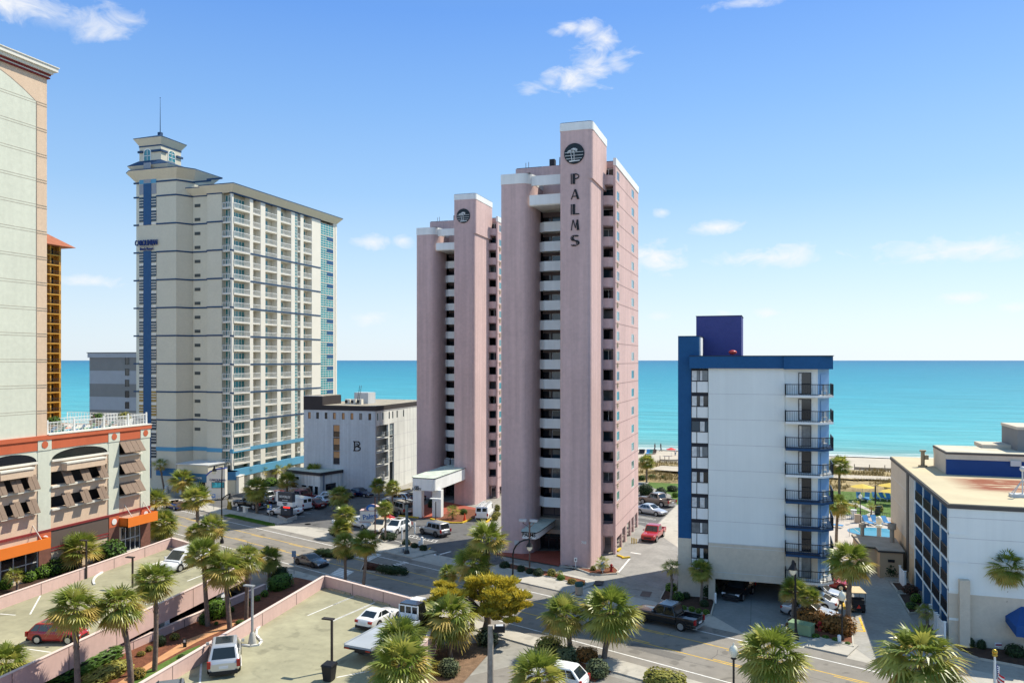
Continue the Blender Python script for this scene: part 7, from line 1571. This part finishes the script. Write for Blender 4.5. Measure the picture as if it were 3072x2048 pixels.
p=g('Q',487,700);parasol(p,3.0,2.1,yc,'yellow parasol open on the pool lawn')
p=g('Q',722,690);parasol(p,3.0,2.0,yc,'yellow parasol partly hidden by the motel corner',)
p=g('Q',735,735);parasol(p,2.8,1.8,yc,'lower yellow parasol at the motel corner')
b=MB();q=[g('Q',x,y) for x,y in ((215,862),(400,885),(545,900),(735,918))];q=[g('Q',215,870),g('Q',330,880),g('Q',480,888),g('Q',640,902),g('Q',735,912)];rail(b,[(x,y+1.2) for x,y in q],.03,1.5,.03,.25,.014);tag(b.build('pool_fence',blk),'black bar fence between the pool deck and the lawn','fence')
for r,x,y,h,m,lab in (('Q',442,892,1.2,M('bin_tan',(.5,.38,.27)),'tan square bin by the pool fence gate'),('Q',617,822,1.3,gdk,'dark green bin on the pool lawn'),('Q',408,855,1.3,white,'white board leaning by the pool fence')):
    p=g(r,x,y);b=MB();b.box(p[0]-.4,p[1]-.3,0.03,p[0]+.4,p[1]+.3,h);b.box(p[0]-.45,p[1]-.35,h,p[0]+.45,p[1]+.35,h+.1);tag(b.build('litter_bin' if m is not white else 'notice_board',m),lab,'bin' if m is not white else 'board')
p=g('Q',372,1010,.05);b=MB();b.tube([(p[0],p[1],0),(p[0],p[1],1.1),(p[0]+.5,p[1]-.1,1.3),(p[0]+1.3,p[1]-.3,.7)],.05,6);tag(b.build('pool_handrail',alu),'curved metal handrail at the pool steps','handrail')
def person(p,z,a,label,shirt,legs,skin=(.35,.2,.13),s=1.,stride=.25,hair=(.03,.02,.015)):
    T=thing('person',label,'person')
    sk_=M('skin_%d'%int(skin[0]*100),skin,.6,.05)
    V=[(0,0,.95),(0,0,1.2),(0,0,1.45),(0,0,1.55),(0,0,1.68),(0,.19,1.42),(.06,.27,1.15),(.16,.26,.93),(0,-.19,1.42),(-.06,-.27,1.15),(.02,-.27,.92),(0,.1,.9),(stride*.6,.1,.5),(stride*.7,.1,.07),(0,-.1,.9),(-stride*.2,-.1,.5),(-stride,-.1,.08),(stride*.7+.14,.1,.03),(-stride+.14,-.1,.03)]
    Ed=[(0,1),(1,2),(2,3),(3,4),(2,5),(5,6),(6,7),(2,8),(8,9),(9,10),(0,11),(11,12),(12,13),(0,14),(14,15),(15,16),(13,17),(16,18)]
    Rd=[.15,.15,.16,.06,.1,.065,.045,.04,.065,.045,.04,.1,.07,.045,.1,.07,.045,.04,.04]
    b=MB();up_=[]
    for (i,j) in Ed: b.tube([V[i],tuple((Vector(V[i])+Vector(V[j]))/2),V[j]],[Rd[i],(Rd[i]+Rd[j])/2,Rd[j]],8,1 if max(i,j)>=11 else (0 if max(i,j) in(1,2,5,8) else 2))
    b.ball((0,0,1.71),(.1,.085,.125),10,2);b.build('body',[shirt,legs,sk_],T)
    b=MB();b.ball((-.015,0,1.745),(.108,.095,.11),10);b.build('hair',M('hair',hair,.8),T)
    T.location=(p[0],p[1],z);T.rotation_euler=(0,0,a);T.scale=(s,)*3
blk_c=M('cloth_black',(.015,.015,.02),.8);wht_c=M('cloth_white',(.7,.72,.74),.8)
p=g('X',415,165,-2.6);person(p,-2.62,rad(200),'person in dark clothes striding left along the waterline',blk_c,blk_c,s=1.35,stride=.4)
p=g('X',502,165,-2.6);person(p,-2.62,rad(20),'person in dark clothes walking right along the waterline',blk_c,blk_c,s=1.35,stride=.3)
p=g('X',715,232,-2.1);person(p,-2.1,rad(100),'person in pale clothes standing beside the red beach parasol',wht_c,M('cloth_blue',(.1,.15,.25),.8),s=1.1,stride=.1)
p=g('X',655,238,-2.);parasol(p,2.6,1.5,M('red_canvas',(.65,.05,.04),.7),'red beach parasol on the sand near the blue stair shaft',z=-2.1)
sg='beach chairs in a row near the water'
for x,m,lab in ((200,blk_c,'dark beach chair at the left end of the row'),(237,blk_c,'dark beach chair second in the row'),(312,lb,'blue beach chair in the middle of the row'),(358,M('cloth_green',(.06,.25,.2),.8),'green striped beach chair in the row'),(408,M('cloth_brown',(.12,.08,.06),.8),'brown beach chair at the right end of the row')):
    p=g('X',x,205,-2.2);lounge(p,rad(-90),lab,m,1.35,-2.3,sg)
b=MB();pts=[g('X',490,340,-1),g('X',560,345,-1),g('X',622,348,-1),g('X',760,345,-1)]
for i in range(3):
    a,c=pts[i],pts[i+1];b.obox(((a[0]+c[0])/2,(a[1]+c[1])/2),math.atan2(c[1]-a[1],c[0]-a[0]),math.hypot(c[0]-a[0],c[1]-a[1]),.03,-.35,.1)
for a in pts: b.cyl(a[0],a[1],-1.2,.9,.1,6)
tag(b.build('sand_fence',M('fence_slats',(.4,.34,.27),.9,.1)),'low sand fence with posts on the beach by the blue stair shaft','fence')
b=MB()
for k in range(8):
    x=18+3.2*k;b.cyl(x,199,-1,1.1,.1,6)
    if k: b.box(x-3.2,198.98,-.2,x,199.02,.45)
tag(b.build('sand_fence',M('fence_slats',(.4,.34,.27))),'low sand fence with posts on the beach beyond the pool lawn','fence')
# terrace on the podium
pot=M('planter_tan',(.36,.27,.2),.8,.1)
for i,(x,y,lab) in enumerate(((418,270,'tan planter with a plant nearest the tower on the podium terrace'),(757,275,'long tan planter with a plant in the middle of the podium terrace'),(960,290,'white planter with a spiky plant at the far end of the podium terrace'))):
    y_=onx('D',x,y,XP-1.2-3.4*(i==0)*0)[0];px_=XP-(3.2 if i<2 else 1.6);yy=onx('D',x,y,px_)[0];T=root('planter_box',lab,'planter',(px_,yy),16.1)
    b=MB();b.loft([[(px_-.6,yy-.5,16.1),(px_+.6,yy-.5,16.1),(px_+.6,yy+.5,16.1),(px_-.6,yy+.5,16.1)],[(px_-.8,yy-.75,17.2),(px_+.8,yy-.75,17.2),(px_+.8,yy+.75,17.2),(px_-.8,yy+.75,17.2)]],0,True,True,False);b.build('planter',pot if i<2 else white,T)
    o=bpy.data.objects.new('plant',shrub_mesh('g' if i!=2 else 'y',1,False,True));COL.objects.link(o);attach(o,T);o.location=(px_,yy,17.5);o.scale=(.75,.75,.6)
cols=[lb,M('cloth_green',(.06,.25,.2)),M('cloth_aqua',(.15,.5,.6),.7),lb,M('cloth_lime',(.25,.5,.2),.7)]
nm_=['nearest the tower wall','second from the tower wall','third from the tower wall','in the middle of the row','fifth from the tower wall','next to the far end','at the far end']
for k in range(7): lounge((XP-1.3,72.4+1.45*k),rad(195),'bright lounger on the podium terrace, '+nm_[k],cols[k%5],1.,16.1,'loungers on the podium terrace')
oc_=M('cloth_orange',(.62,.13,.04),.7)
for k,yy in enumerate((75.2,77.0)): lounge((XP-4.6,yy),rad(90),'orange deck chair on the podium terrace, '+['left','right'][k]+' of two',oc_,1.1,16.1,'loungers on the podium terrace')
person((XP-2.6,80.3),16.1,rad(-60),'person in dark clothes and a pale cap on the podium terrace',blk_c,blk_c,s=1.05,stride=.05,hair=(.4,.55,.6))
# white chairs on the balconies of the white and blue block
fl_=['the top balcony','the second balcony from the top','the third balcony from the top','the fourth balcony from the top','the fourth balcony from the bottom','the third balcony from the bottom','the second balcony from the bottom','the lowest balcony']
for x,y,z,k in chairs_at:
    T=thing('balcony_chair','white slatted chair on '+fl_[k]+' of the white and blue block','chair',group='white chairs on the balconies')
    b=MB();b.box(-.25,-.25,.4,.25,.25,.45);b.build('seat',white,T);b=MB()
    for q in range(4): b.box(-.26,-.22+.125*q,.45,-.22,-.15+.125*q,1.0)
    b.box(-.26,-.25,.95,-.22,.25,1.02);b.build('backrest',white,T)
    for a in(-.22,.22):
        for c in (-.22,.22): MB().box(a-.025,c-.025,0,a+.025,c+.025,.4).build('leg',white,T)
    T.location=(x,y+.35,z+.0);T.rotation_euler=(0,0,rad(-100+k*17%40))
